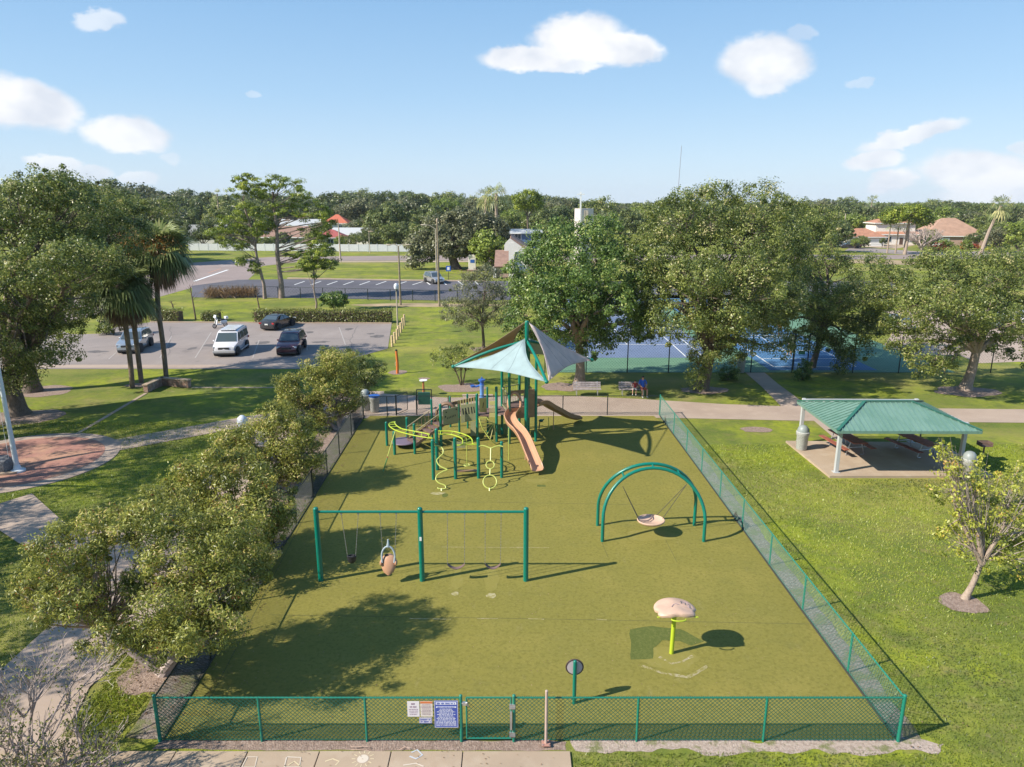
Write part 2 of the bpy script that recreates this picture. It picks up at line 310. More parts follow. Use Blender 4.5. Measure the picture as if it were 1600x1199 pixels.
M_roof_r = mat('red_roof', (.48, .13, .07), .8, var=.1); M_wallw = mat('white_stucco', (.72, .68, .62), .85, var=.05); M_wallc = mat('cream_stucco', (.58, .50, .38), .85, var=.06); M_wallg = mat('green_grey_stucco', (.32, .35, .31), .85)
M_wallpk = mat('pink_brick', (.40, .27, .22), .85, var=.12, vscale=3); M_glass = mat('window_glass', (.045, .06, .075), .12, spec=.8); M_fencew = mat('white_vinyl_fence', (.60, .61, .62), .6, var=.06)
M_bluewall = mat('blue_wall', (.08, .14, .26), .7); M_hedged = None
M_tyre = mat('tyre', (.025, .025, .027), .8); M_rim = mat('alloy_rim', (.5, .5, .52), .3, .8); M_cglass = mat('car_glass', (.07, .095, .11), .08, spec=.9)
M_lamp = mat('headlamp', (.65, .68, .70), .15); M_red = mat('tail_lamp', (.35, .02, .02), .3); M_plate = mat('plate', (.7, .7, .66), .5); M_blackp = mat('black_trim', (.03, .03, .032), .5)
L_oak = leafmat('oak_leaves', (.07, .115, .026), (.28, .345, .07), (.58, .52, .18))
L_oak2 = leafmat('olive_oak_leaves', (.07, .105, .026), (.32, .36, .08), (.62, .54, .26))
L_dark = leafmat('dark_round_leaves', (.06, .115, .028), (.24, .34, .07), (.50, .52, .16))
L_bottle = leafmat('bottlebrush_leaves', (.10, .125, .024), (.50, .50, .10), (.78, .58, .26)); L_redf = leafmat('red_flowers', (.38, .06, .03), (.50, .15, .06))
L_pine = leafmat('pine_needles', (.10, .145, .02), (.36, .43, .05), (.52, .54, .09)); L_yel = leafmat('yellow_leaves', (.18, .22, .03), (.58, .58, .09), (.66, .42, .12))
L_far = leafmat('far_leaves', (.07, .10, .035), (.24, .28, .08), (.38, .39, .14)); L_farl = leafmat('far_light_leaves', (.13, .18, .03), (.38, .46, .08), (.5, .52, .14)); L_farg = leafmat('far_grey_leaves', (.10, .115, .055), (.30, .30, .15), (.42, .38, .24))
L_palm = leafmat('palm_fronds', (.07, .105, .045), (.33, .38, .14), (.62, .56, .26)); L_palmd = leafmat('dead_fronds', (.14, .085, .05), (.33, .22, .12)); L_palmo = leafmat('orange_seed_stalks', (.34, .15, .035), (.45, .25, .07))
L_hedge = leafmat('hedge_leaves', (.07, .095, .022), (.30, .32, .07), (.46, .42, .14)); L_grass = leafmat('grass_blades', (.10, .13, .03), (.36, .43, .04), (.50, .40, .17), trans=.35)
L_pink = leafmat('pink_flowers', (.35, .16, .17), (.5, .28, .28))
# ------------------------------------------------------------------ foliage
def leaves_mesh(name, C, size, width, out, m, tint, jitter=.6, up=.35, parent=None, fold=False, extra=None):
    """C: leaf centres (n,3); out: preferred normals (n,3); one rhombic leaf per centre"""
    n = len(C); R = RNG
    nrm = out * 1.0 + R.normal(0, jitter, (n, 3)); nrm[:, 2] += up; nrm /= np.linalg.norm(nrm, axis=1)[:, None] + 1e-9
    a = np.cross(nrm, R.normal(0, 1, (n, 3))); a /= np.linalg.norm(a, axis=1)[:, None] + 1e-9
    b = np.cross(nrm, a); s = size * R.uniform(.65, 1.35, n)[:, None]; w = width * R.uniform(.7, 1.3, n)[:, None]
    V = np.stack([C - a * s * .5, C - b * w * .5, C + a * s * .5, C + b * w * .5], 1).reshape(-1, 3)
    return quad_mesh(name, V, n, m, tint, parent)
def quad_mesh(name, V, n, m, tint, parent=None, k=4):
    me = bpy.data.meshes.new(name); me.vertices.add(n * k); me.vertices.foreach_set('co', V.astype(np.float32).ravel())
    me.loops.add(n * k); me.loops.foreach_set('vertex_index', np.arange(n * k, dtype=np.int32))
    me.polygons.add(n); me.polygons.foreach_set('loop_start', np.arange(0, n * k, k, dtype=np.int32)); me.polygons.foreach_set('loop_total', np.full(n, k, np.int32))
    me.materials.append(m); at = me.attributes.new('tint', 'FLOAT', 'FACE'); at.data.foreach_set('value', tint.astype(np.float32))
    me.update(); me.validate()
    o = bpy.data.objects.new(name, me); COL.objects.link(o)
    if parent is not None: o.parent = parent
    return o
def sph(n):
    v = RNG.normal(0, 1, (n, 3)); return v / np.linalg.norm(v, axis=1)[:, None]
def crown_points(lobes, nclump, per, crad, shell=(.72, 1.0), flat=.8, seed=None):
    """lobes: [(cx,cy,cz,rx,ry,rz)]; returns leaf centres, outward dirs, clump centres, per-leaf clump tint"""
    lob = np.array(lobes, float); vol = (lob[:, 3] * lob[:, 4] * lob[:, 5]) ** .67; pick = RNG.choice(len(lob), nclump, p=vol / vol.sum())
    d = sph(nclump); rr = RNG.uniform(shell[0] ** 2, shell[1] ** 2, nclump) ** .5
    cc = lob[pick, :3] + d * lob[pick, 3:] * rr[:, None]
    # drop clumps deep inside other lobes
    keep = np.ones(nclump, bool)
    for l in lob:
        q = ((cc - l[:3]) / l[3:]); keep &= (np.linalg.norm(q, axis=1) > .6)
    keep |= RNG.random(nclump) < .18
    cc = cc[keep]; d = d[keep]; k = len(cc)
    stray = (RNG.random(k) < (.14 if crad < .66 else 0)); cc = cc + d * (stray * RNG.uniform(.4, 1.0, k) * crad)[:, None]
    cr = crad * RNG.uniform(.45, 1.4, k) * np.where(stray, .6, 1)
    dd = sph(k * per); r = RNG.random(k * per) ** .42
    idx = np.repeat(np.arange(k), per)
    C = cc[idx] + dd * (r * cr[idx])[:, None] * np.array([1, 1, flat])
    out = dd * .8 + d[idx] * .5; ct = RNG.normal(0, .19, k)
    tint = np.clip(.42 + ct[idx] + RNG.normal(0, .2, len(idx)), 0, 1)
    return C, out, cc, tint
def branches(name, root, base, lobes, clumps, m, r0, h0, parent, lean=(0, 0), every=3, rt=.03, flare=1.5, nroot=1):
    """trunk from base up to h0, limbs to lobe centres, twigs to clumps"""
    b = MB(); base = Vector(base); top = base + Vector((lean[0], lean[1], h0))
    n = 7; pts = []; rad = []
    for i in range(n):
        t = i / (n - 1); p = base.lerp(top, t) + Vector((math.sin(t * 5 + base.x) * .06, math.cos(t * 4 + base.y) * .05, 0)) * h0 * .3
        pts.append(p); rad.append(r0 * (1 + (flare - 1) * max(0, 1 - t * 5)) * (1 - .25 * t))
    pts[0].z = base.z - .05; b.tube(pts, rad, 12)
    top = pts[-1]; nodes = []
    for l in lobes:
        c = Vector(l[:3]); c = c.lerp(top, .25); v = c - top; L = v.length; q = []
        side = Vector((random.uniform(-1, 1), random.uniform(-1, 1), random.uniform(-.2, .6))) * L * .12
        for i in range(6):
            t = i / 5; q.append(top.lerp(c, t) + side * math.sin(t * math.pi) + Vector((0, 0, 1)) * L * .1 * math.sin(t * math.pi))
        q[0] = top - Vector((0, 0, .1 * h0)); rr = r0 * .62; b.tube(q, [rr * (1 - .8 * i / 5) + .012 for i in range(6)], 7)
        nodes += [(x, rr * (1 - .8 * i / 5)) for i, x in enumerate(q) if i >= 2]
    NP = np.array([tuple(x[0]) for x in nodes])
    for i in range(0, len(clumps), every):
        c = clumps[i]; j = int(np.argmin(np.linalg.norm(NP - c, axis=1) + RNG.random(len(NP)) * .5)); p = nodes[j][0]; c = Vector(c)
        v = c - p; s = Vector((random.uniform(-1, 1), random.uniform(-1, 1), random.uniform(-.5, .5))) * v.length * .14
        r = min(nodes[j][1] * .6, rt + v.length * .012)
        b.tube([p, p.lerp(c, .35) + s, p.lerp(c, .7) + s * .7, c + v * .06], [r, r * .7, r * .42, r * .15], 4, cap=False)
    return b.build(name, m, parent, smooth=True, world=False)
def tree(name, label, loc, lobes, leaf, bark, nclump=260, per=70, crad=.55, lsize=.14, lwidth=.08, r0=.3, h0=2.5, lean=(0, 0), group=None, cat='tree', every=2, shell=(.72, 1.0), flat=.8, flowers=None, rt=.03, flare=1.5, up=.35, scale=1, stems=None):
    t = thing(name, label, cat, loc, 0, group)
    C, out, cc, tint = crown_points(lobes, nclump, per, crad, shell, flat)
    leaves_mesh('crown', C, lsize, lwidth, out, leaf, tint, parent=t, up=up)
    if flowers:
        k = flowers[0]; i = RNG.choice(len(cc), min(k, len(cc)), replace=False); j = np.repeat(i, flowers[3])
        F = cc[j] + RNG.normal(0, flowers[2], (len(j), 3)) * 1.0; F += sph(len(j)) * .04
        far = out[:1]
        f = leaves_mesh('flowers', F, flowers[4], flowers[4] * .55, sph(len(j)), flowers[1], RNG.random(len(j)), parent=t)
        f['kind'] = 'stuff'
    if stems:
        b = MB()
        for (bx, by), (tx, ty, tz), r in stems:
            p0 = Vector((bx, by, -.05)); p1 = Vector((tx, ty, tz)); mid = p0.lerp(p1, .5) + Vector((random.uniform(-.15, .15), random.uniform(-.15, .15), 0))
            b.tube([p0, mid, p1], [r * 1.3, r, r * .7], 8)
            near = sorted(range(len(cc)), key=lambda i: (Vector(cc[i]) - p1).length)[:max(8, len(cc) // (len(stems)))]
            for i in near[::every]:
                c = Vector(cc[i]); v = c - p1; s = Vector((random.uniform(-1, 1), random.uniform(-1, 1), random.uniform(-.5, .5))) * v.length * .14
                q = p1.lerp(mid, random.uniform(0, .5)); b.tube([q, q.lerp(c, .4) + s, q.lerp(c, .75) + s * .6, c], [r * .45, r * .28, r * .16, r * .06], 4, cap=False)
        b.build('trunk', bark, t, smooth=True, world=False)
    else:
        branches('trunk', t, (0, 0, 0), lobes, cc, bark, r0, h0, t, lean, every, rt, flare)
    return t

# ================================================================== SETTING
def sheet(name, pts, z, m, kind='structure', parent=None, thick=0):
    b = MB()
    if thick: b.prism([(p[0], p[1]) for p in pts], z - thick, z)
    else: b.add([(p[0], p[1], z) for p in pts], [tuple(range(len(pts)))])
    o = b.build(name, m, parent)
    if kind and parent is None: o['kind'] = kind
    return o
def PX(*uv): return [P(u, v) for u, v in uv]
def strip(path, w):
    """ribbon polygon round a path of xy points"""
    Lf, Rt = [], []
    for i, p in enumerate(path):
        a = Vector(path[max(i - 1, 0)][:2]); c = Vector(path[min(i + 1, len(path) - 1)][:2]); d = (c - a).normalized(); n = Vector((-d.y, d.x)) * w / 2
        Lf.append((p[0] + n.x, p[1] + n.y)); Rt.append((p[0] - n.x, p[1] - n.y))
    return Lf + Rt[::-1]
def wob(pts, amp, step=.35, seed=0):
    """closed outline with an irregular natural edge"""
    out = []; n = len(pts)
    for i in range(n):
        a, c = Vector(pts[i][:2]), Vector(pts[(i + 1) % n][:2]); k = max(1, int((c - a).length / step)); d = (c - a)
        nn = Vector((-d.y, d.x)).normalized() if d.length else Vector((0, 0))
        for j in range(k):
            p = a + d * j / k; q = noise.noise(Vector((p.x * 1.1, p.y * 1.1, seed))) + .5 * noise.noise(Vector((p.x * 3, p.y * 3, seed + 5)))
            out.append((p.x + nn.x * q * amp, p.y + nn.y * q * amp))
    return out
def blob(cx, cy, rx, ry, amp=.12, n=36, seed=0):
    return [(cx + rx * math.cos(a) * (1 + amp * noise.noise(Vector((math.cos(a) * 1.5, math.sin(a) * 1.5, seed)))), cy + ry * math.sin(a) * (1 + amp * noise.noise(Vector((math.cos(a) * 1.5 + 4, math.sin(a) * 1.5, seed))))) for a in [2 * math.pi * k / n for k in range(n)]]
bG = MB(); bG.add([(-3700, -40, 0), (3700, -40, 0), (3700, 4800, 0), (-3700, 4800, 0)], [(0, 1, 2, 3)])
tag(bG.build('ground', M_grass), kind='structure')
M_sand = layered('sandy_soil', [(.42, .33, .27), ((.25, .19, .15), 9, .45, .6, .7, (1, 1)), ((.55, .47, .41), 20, .5, .66, .6, (1, 1)), ((.14, .16, .04), 2.2, .52, .62, .8, (1, 1))], bump=1, bscale=25)
XL, XR, YN, YF = -8.62, 9.28, 14.4, 41.5          # the playground fence
# gravel strips between fence and turf, bare margins
sheet('gravel_strip', wob([(-9.35, 14.45), (-8.43, 14.45), (-8.99, 41.3), (-9.95, 41.3)], .16, seed=1), .014, M_gravel)
sheet('gravel_strip', wob([(9.24, 14.45), (9.85, 14.45), (9.62, 41.2), (8.98, 41.2)], .16, seed=2), .014, M_gravel)
sheet('bare_margin', wob([(1.5, 14.1), (4.5, 14.0), (7, 13.95), (9.9, 14.05), (10.3, 14.3), (9.0, 14.5), (1.38, 14.48)], .24, .12, seed=3), .006, M_sand)
sheet('bare_margin', wob([(-8.5, 14.12), (1.3, 14.08), (1.3, 14.4), (-8.4, 14.42)], .05, .15, seed=6), .005, M_mulch)
sheet('playground_turf', [(-8.38, 14.42), (-8.6, 23), (-8.75, 32), (-8.92, 39), (-8.6, 41.2), (8.6, 41.2), (8.93, 39), (9.02, 32), (9.1, 24), (9.2, 14.42)], .022, M_turf)
for a_, c_ in (((9.21, 14.45), (8.95, 41.2)), ((-8.39, 14.45), (-8.93, 41.2))):
    bb_ = MB(); bb_.bar((*a_, .03), (*c_, .03), .045, .06); o_ = bb_.build('turf_edge_board', mat('edge_board', (.05, .05, .035), .9)); o_['kind'] = 'structure'
for i, (u0, v0, u1, v1, w) in enumerate([(420, 962, 1300, 977, .02), (640, 784, 1010, 790, .02), (330, 1090, 480, 800, .02), (940, 848, 950, 872, .015), (1040, 845, 1058, 880, .015)]):
    a, c = P(u0, v0), P(u1, v1); sheet('turf_seam', strip([a, a.lerp(c, .5) + Vector((0, .03, 0)), c], w), .026, M_seam)
for i, (u0, v0, u1, v1, w) in enumerate([(690, 856, 858, 857, .03), (640, 968, 705, 969, .03), (745, 968, 778, 968, .03), (825, 968, 850, 969, .03), (932, 969, 948, 970, .03)]):
    sheet('turf_seam', wob(strip([P(u0, v0), P(u1, v1)], w), .03, .15, i), .028, M_seamw)
for i, (u, v, rx, ry) in enumerate([(712, 929, .13, .12), (768, 932, .17, .14), (684, 772, .3, .16)]):
    q = P(u, v); sheet('turf_wear', blob(q.x, q.y, rx, ry, .5, 24, i), .028, M_seamw)
sheet('turf_patch', wob(PX((985, 985), (1020, 980), (1065, 984), (1100, 1004), (1080, 1010), (1062, 1003), (1035, 1002), (1020, 1014), (1020, 1030), (985, 1032)), .06, .2, 8), .0265, M_turfpatch)
q = P(846, 760); sheet('turf_patch', [(q.x - .2, q.y - .12), (q.x + .2, q.y - .12), (q.x + .18, q.y + .12), (q.x - .2, q.y + .12)], .0265, M_turfpatch)
q = P(690, 775); sheet('turf_patch', blob(q.x + .15, q.y, .14, .22, .3, 16, 3), .03, M_turfpatch)
M_wear2 = layered('turf_wear_mottled', [(.36, .31, .18), ((.24, .21, .055), 7, .42, .56, 1, (1, 1)), ((.5, .45, .33), 12, .56, .68, .8, (1, 1))], rough=.95, bump=.4, spec=.1)
for i, pts in enumerate([((1003, 1042), (1035, 1053), (1075, 1060), (1105, 1042)), ((1030, 1028), (1050, 1038), (1065, 1036), (1082, 1026))]):
    sheet('turf_wear', wob(strip([P(*q) for q in pts], .09), .09, .06, 20 + i), .0275, M_wear2)
M_scuff = layered('turf_scuff', [(.245, .215, .055), ((.275, .24, .08), 5, .5, .66, .6, (1, 1)), ((.215, .195, .05), 14, .5, .66, .6, (1, 1))], rough=.95, bump=.4, bscale=90, spec=.1)
for i, (u, v, rx, ry) in enumerate([(713, 905, .22, .75), (769, 908, .24, .8), (1018, 838, .9, .5), (842, 752, .55, .25), (1048, 1030, .8, .5), (905, 668, .5, .25)]):
    q = P(u, v); sheet('turf_scuff', wob(blob(q.x, q.y, rx, ry, .3, 36, i + 40), .12, .12, i), .024, M_scuff)
# concrete: front walk in slabs
wk = MB(); wk.prism([(-14.5, 9.5), (1.34, 9.5), (1.34, 14.0), (-9.9, 14.0), (-10.9, 14.4), (-14.5, 14.4)], -.1, .02); walk = tag(wk.build('front_walkway', mat('joint_dirt', (.10, .085, .07), .95)), kind='structure')
for k in range(9):
    x1 = 1.36 if k == 0 else -1.15 - 1.68 * (k - 1) - .012; x0 = -1.15 - 1.68 * k + .012 if k else -1.138
    for (y0, y1) in ((9.5, 14.02),):
        b = MB(); b.prism([(x0, y0), (x1, y0), (x1, y1), (x0, y1)], -.08, .045 + (k % 3) * .002); b.build('slab', M_conc, walk, bevel=.008)
# paths
path_b = sheet('side_path', [(-13.9, 9.5), (-9.9, 9.5)] + [P(133, 1163)[:2], P(112, 1130)[:2], P(140, 1075)[:2], (-11.1, 17.5), (-11.2, 22), (-11.6, 30), (-12.0, 38), (-12.3, 41), (-14.6, 40), (-14.3, 30), (-14.1, 24), (-14.1, 17)], .03, M_path)
sheet('plaza_path', [P(-40, 800)[:2], P(50, 772)[:2], P(112, 828)[:2], (-13.9, 25.5), (-13.9, 22.0), P(30, 850)[:2], P(-60, 790)[:2]], .026, M_path)
sheet('cross_path', [p[:2] for p in PX((165, 690), (365, 655), (470, 637), (560, 612), (600, 612), (600, 640), (560, 655), (470, 652), (360, 672), (178, 706))], .022, M_path)
sheet('back_walkway', [p[:2] for p in PX((555, 618), (590, 615), (700, 622), (870, 618), (1000, 624), (1130, 632), (1275, 637), (1800, 642), (1800, 663), (1250, 658), (1040, 653.5), (560, 654))], .018, M_path)
sheet('tennis_path', [p[:2] for p in PX((1165, 583), (1195, 583), (1215, 600), (1245, 622), (1278, 648), (1280, 652), (1235, 652), (1215, 630), (1190, 605))], .0265, M_path)
sheet('pavilion_path', [p[:2] for p in PX((1262, 650), (1295, 650), (1345, 690), (1375, 705), (1320, 700))], .0305, M_path)
sheet('pavilion_slab', [(14.9, 31.2), (22.6, 31.2), (22.9, 36.0), (14.75, 36.3)], .11, M_conc, thick=.2)
# plaza with its flagpole
PZ = Vector((-24.6, 33.4, 0)); sheet('plaza_border', [(PZ.x + 4.45 * math.cos(a / 24 * math.pi), PZ.y + 4.45 * math.sin(a / 24 * math.pi)) for a in range(48)], .034, M_path, thick=.05)
M_brickpl = layered('plaza_brick', [(.38, .19, .145), ((.29, .15, .12), 3, .42, .6, .7, (1, 1)), ((.46, .27, .17), .5, .45, .6, .7, (1, 1)), ((.25, .12, .1), 14, .5, .7, .5, (1, 1))], bump=.3)
sheet('brick_plaza', [(PZ.x + 3.75 * math.cos(a / 24 * math.pi), PZ.y + 3.75 * math.sin(a / 24 * math.pi)) for a in range(48)], .042, M_brickpl)
sheet('edging_strip', strip([P(106, 687), P(228, 615)], .22), .03, M_conc, thick=.05)
sheet('edging_strip', strip([P(300, 606), P(430, 606)], .2), .03, M_conc, thick=.05)
# mulch rings
MUL = [((1506, 943), .74, .62), ((38, 652), 2.3, 1.6), ((60, 612), 2.5, 1.5), ((880, 605), 1.6, 1.2), ((1100, 610), 1.6, 1.0), ((1510, 612), 2.2, 1.3), ((722, 606), 1.7, 1.2), ((621, 582), .75, .7), ((663, 592), .4, .4), ((755, 546), 1.2, 1.0), ((1182, 672), .9, .55), ((222, 602), 1.3, .6), ((250, 1050), 1.15, 1.0), ((565, 700), 0.1, .1)]
for i, ((u, v), rx, ry) in enumerate(MUL):
    q = P(u, v); sheet('mulch_ring', wob(blob(q.x, q.y, rx, ry, .3, 40, i * 3), .14, .12, i), .012, M_mulch)
sheet('mulch_bed', wob([(-10.9, 19), (-9.5, 19), (-9.55, 41), (-10.9, 41)], .4, .6, 33), .008, M_mulch)
# car park by the park, and its far kerb
lot = sheet('car_park', [p[:2] for p in PX((-200, 577), (300, 577), (478, 577), (545, 562), (606, 545), (612, 506), (400, 505), (235, 504), (180, 512), (155, 522), (112, 523), (75, 510), (-200, 512))], .02, M_asph)
sheet('kerb', strip([P(235, 504), P(400, 505), P(612, 506)], .22), .12, M_conc, thick=.14)
sheet('car_park_apron', strip([P(-200, 573), P(300, 573), P(470, 573)], 1.1), .026, M_path)
for (u0, v0, u1, v1) in [(305, 560, 330, 520), (395, 560, 405, 532), (170, 562, 205, 530), (480, 548, 478, 520), (540, 540, 530, 512), (250, 560, 268, 526)]:
    sheet('parking_line', strip([P(u0, v0), P(u1, v1)], .1), .03, mat('worn_line', (.37, .33, .30), .8))
M_crack = mat('tar_crack', (.12, .105, .10), .8); M_oil = layered('oil_stain', [(.16, .14, .13), ((.10, .09, .085), 3, .4, .6, .8, (1, 1)), ((.24, .21, .19), 6, .55, .7, .6, (1, 1))], rough=.7, bump=0)
for i, pts in enumerate([((120, 545), (200, 541), (300, 546), (400, 540), (520, 544)), ((265, 510), (268, 530), (262, 560)), ((450, 508), (455, 530), (470, 548)), ((560, 510), (548, 530), (552, 552)), ((330, 530), (420, 527), (600, 532))]):
    q = [P(*p) for p in pts]; q = [q[k].lerp(q[k + 1], f / 8) + Vector((random.uniform(-.12, .12), random.uniform(-.12, .12), 0)) for k in range(len(q) - 1) for f in range(8)]; sheet('tar_crack', strip(q, .045), .0245, M_crack)
for i, (u, v) in enumerate([(580, 522), (590, 526), (500, 535), (410, 536), (300, 545), (330, 540), (480, 520), (545, 515), (250, 535), (150, 550)]):
    q = P(u, v); sheet('oil_stain', wob(blob(q.x, q.y, random.uniform(.3, .9), random.uniform(.3, .8), .5, 22, i), .15, .2, i), .023, M_oil)
# street, back car park, far road
sheet('road', [p[:2] for p in PX((-300, 500), (60, 478), (250, 424), (300, 411), (420, 402), (700, 399), (1000, 398), (1700, 399), (1700, 404), (1000, 407), (480, 408), (410, 416), (385, 440), (300, 450), (120, 500), (60, 512), (-300, 545))], .012, M_road)
sheet('stop_line', strip([P(303, 440), P(356, 422)], .5), .02, M_line)
sheet('lane_line', strip([P(325, 427), P(345, 420)], .2), .02, mat('faded_orange', (.5, .25, .15), .8)); sheet('lane_line', strip([P(345, 416), P(372, 416)], .25), .02, M_line)
sheet('back_car_park', [p[:2] for p in PX((300, 447), (372, 437.5), (460, 436.5), (720, 439.5), (900, 440), (1400, 440), (1400, 466), (900, 468), (700, 470), (470, 466), (300, 465))], .02, M_asph2)
sheet('kerb', strip([P(450, 435.5), P(560, 437.5), P(640, 438.8), P(760, 439.8)], .9), .14, M_conc, thick=.14)
for k in range(12):
    u = 470 + k * 25.5; a, c = P(u - 4, 445.5), P(u + 12, 440.5)
    if k < 6: a, c = P(u - 10, 445.5), P(u + 6, 440)
    if 7 < k: a, c = P(u - 2, 445.5), P(u - 9, 440)
    sheet('parking_line', strip([a, c], .22), .03, M_line)
sheet('far_road_verge', [p[:2] for p in PX((470, 408.5), (1000, 407.5), (1000, 409), (470, 410.5))], .02, M_conc)
sheet('house_street', [p[:2] for p in PX((1320, 392), (1440, 400), (1600, 402), (1800, 398), (1800, 392), (1560, 393), (1450, 394), (1330, 386))], .02, M_asph)
sheet('driveway', [p[:2] for p in PX((1380, 378), (1432, 383), (1400, 389), (1350, 386))], .025, M_conc)
sheet('dirt_patch', blob(P(1385, 410).x, P(1385, 410).y, 9, 6, .3, 30, 4), .01, mat('dry_dirt', (.34, .25, .14), .95, var=.2, vscale=.4))
sheet('dirt_patch', blob(P(655, 477).x, P(655, 477).y, 9, 1.6, .3, 30, 9), .01, mat('dry_dirt', (.34, .25, .14)))
sheet('right_car_park', [p[:2] for p in PX((1370, 555), (1410, 500), (1380, 486), (1700, 484), (1750, 560), (1530, 568), (1500, 556))], .012, M_path)
# tennis courts
sheet('tennis_surround', [(3.5, 52.6), (33.8, 52.6), (34.2, 100), (3.0, 100)], .02, M_courtg)
sheet('tennis_court', [(4.4, 57.9), (17.2, 57.9), (17.6, 96), (3.6, 96)], .026, M_court)
def line(a, c, w=.11, z=.033): sheet('court_line', strip([Vector((*a, 0)), Vector((*c, 0))], w), z, M_line)
line((5.0, 63.6), (16.1, 63.6)); line((5.0, 87), (16.1, 87)); line((16.05, 58.2), (16.15, 90)); line((14.6, 58.3), (14.75, 90)); line((6.35, 58.1), (6.3, 90)); line((10.5, 63.6), (10.55, 70)); line((6.3, 70), (14.7, 70)); line((6.3, 80), (14.7, 80)); line((10.5, 70), (10.5, 80))
sheet('tennis_court', [(19.9, 53.3), (28.2, 53.3), (28.0, 96), (19.7, 96)], .026, M_court2)
line((20.6, 54.5), (27.0, 54.5)); line((20.6, 54.5), (20.8, 67)); line((27.1, 54.5), (27.2, 67)); line((20.6, 60.9), (27.1, 60.9)); line((23.9, 60.9), (23.9, 67)); line((20.6, 67), (27.2, 67)); line((20.6, 72), (27.2, 72)); line((20.6, 57.5), (27.1, 57.5))
# distant forest floor mass beyond the single trees
# ================================================================== FENCES
def chain_link(b, a, c, z0, z1, s=.07, w=.0042, dense=True):
    """two families of diagonal wires between points a and c"""
    a = Vector((a[0], a[1], 0)); c = Vector((c[0], c[1], 0)); L = (c - a).length; d = (c - a) / L; Hh = z1 - z0; n3 = Vector((-d.y, d.x, 0)) * w
    for sg in (1, -1):
        k = -Hh
        while k < L + Hh:
            # wire from (k, z0) to (k+sg*Hh, z1)
            x0, y0, x1, y1 = k, 0.0, k + sg * Hh, Hh
            if sg > 0:
                if x0 < 0: y0 = -x0; x0 = 0
                if x1 > L: y1 = Hh - (x1 - L); x1 = L
            else:
                if x0 > L: y0 = x0 - L; x0 = L
                if x1 < 0: y1 = Hh + x1; x1 = 0
            if y1 > y0 + .01 and 0 <= x0 <= L and 0 <= x1 <= L:
                p = a + d * x0 + Vector((0, 0, z0 + y0)) + n3 * sg; q = a + d * x1 + Vector((0, 0, z0 + y1)) + n3 * sg
                t = (q - p).normalized(); o1 = Vector((-d.y, d.x, 0)) * w; o2 = t.cross(o1)
                vs = [p + o1, p - o1 * .5 + o2 * .87, p - o1 * .5 - o2 * .87, q + o1, q - o1 * .5 + o2 * .87, q - o1 * .5 - o2 * .87]
                b.add(vs, [(0, 1, 4, 3), (1, 2, 5, 4), (2, 0, 3, 5)])
            k += s
def fence(name, label, pts, h, mp, mm, post_at, s=.07, w=.0042, pr=.03, rr=.021, brail=False, group=None, cat='fence', cap=True, over=.02, mid=False):
    t = thing(name, label, cat, (pts[0][0], pts[0][1], 0), 0, group)
    mesh = MB()
    for a, c in zip(pts, pts[1:]):
        chain_link(mesh, a, c, .03, h + over, s, w)
        z = h - rr
        b = MB(); b.cyl((a[0], a[1], z), (c[0], c[1], z), rr, n=8); b.build('top_rail', mp, t, smooth=True)
        if brail: b = MB(); b.cyl((a[0], a[1], .06), (c[0], c[1], .06), .006, n=5); b.build('bottom_wire', mp, t)
        if mid: b = MB(); b.cyl((a[0], a[1], h / 2), (c[0], c[1], h / 2), rr * .8, n=6); b.build('mid_rail', mp, t, smooth=True)
    mesh.build('chain_link_mesh', mm, t)
    for i, (x, y, k) in enumerate(post_at):
        b = MB(); r = pr * k; b.cyl((x, y, 0), (x, y, h + (.03 if k > 1 else -.01)), r, n=10)
        if k > 1 and cap: b.ell((x, y, h + .03), (r * 1.1, r * 1.1, r * .9), 10, 5)
        b.build('post', mp, t, smooth=True)
    return t
FH = 1.24
gx0, gx1 = P(722, 1152).x, P(803, 1150).x
fence('front_fence', 'green chain link fence carrying four signs, from the bottlebrush corner to the gate', [(-8.43, 14.38), (gx0, 14.38)], FH, M_fence, M_fencem, [(-8.43, 14.38, 1.45), (P(410, 1158).x, 14.38, 1), (P(574, 1158).x, 14.38, 1), (gx0, 14.38, 1.25)], s=.104, w=.0075, brail=True, group='fence sections round the playground')
fence('front_fence', 'green chain link fence over the bare gravel margin between the gate and the lawn corner', [(gx1, 14.38), (9.25, 14.38)], FH, M_fence, M_fencem, [(gx1, 14.38, 1.35), (P(993, 1152).x, 14.38, 1), (P(1190, 1154).x, 14.38, 1), (9.25, 14.38, 1.5)], s=.104, w=.0075, brail=True, group='fence sections round the playground')
ry = [16.95, 20.0, 22.9, 25.9, 28.9, 31.9, 34.8, 37.7]
def lerpx(y, x0, x1): return x0 + (x1 - x0) * (y - 14.4) / (41.4 - 14.4)
fence('side_fence', 'long green chain link fence between the playground and the sunny lawn', [(9.25, 14.42), (8.98, 41.4)], FH, M_fence, M_fencem, [(lerpx(y, 9.25, 8.98), y, 1) for y in ry] + [(8.98, 41.4, 1.5)], s=.12, w=.0046, brail=True, group='fence sections round the playground')
ly = [17.5, 20.5, 23.5, 26.3, 29.0, 31.7, 34.4, 37.5]
fence('side_fence', 'long black chain link fence behind the row of bottlebrush trees', [(-8.43, 14.42), (-9.0, 41.2)], FH, M_black, M_black, [(lerpx(y, -8.43, -9.0), y, 1) for y in ly] + [(-9.0, 41.2, 1.3)], s=.085, w=.004, brail=True, group='fence sections round the playground')
px = lambda u: P(u, 652).x
fence('back_fence', 'short black chain link fence between the litter bin corner and the open back gate', [(-9.0, 41.25), (px(618), 41.3)], FH, M_black, M_black, [(px(604), 41.3, 1), (px(618), 41.3, 1.2)], s=.1, w=.003, group='fence sections round the playground')
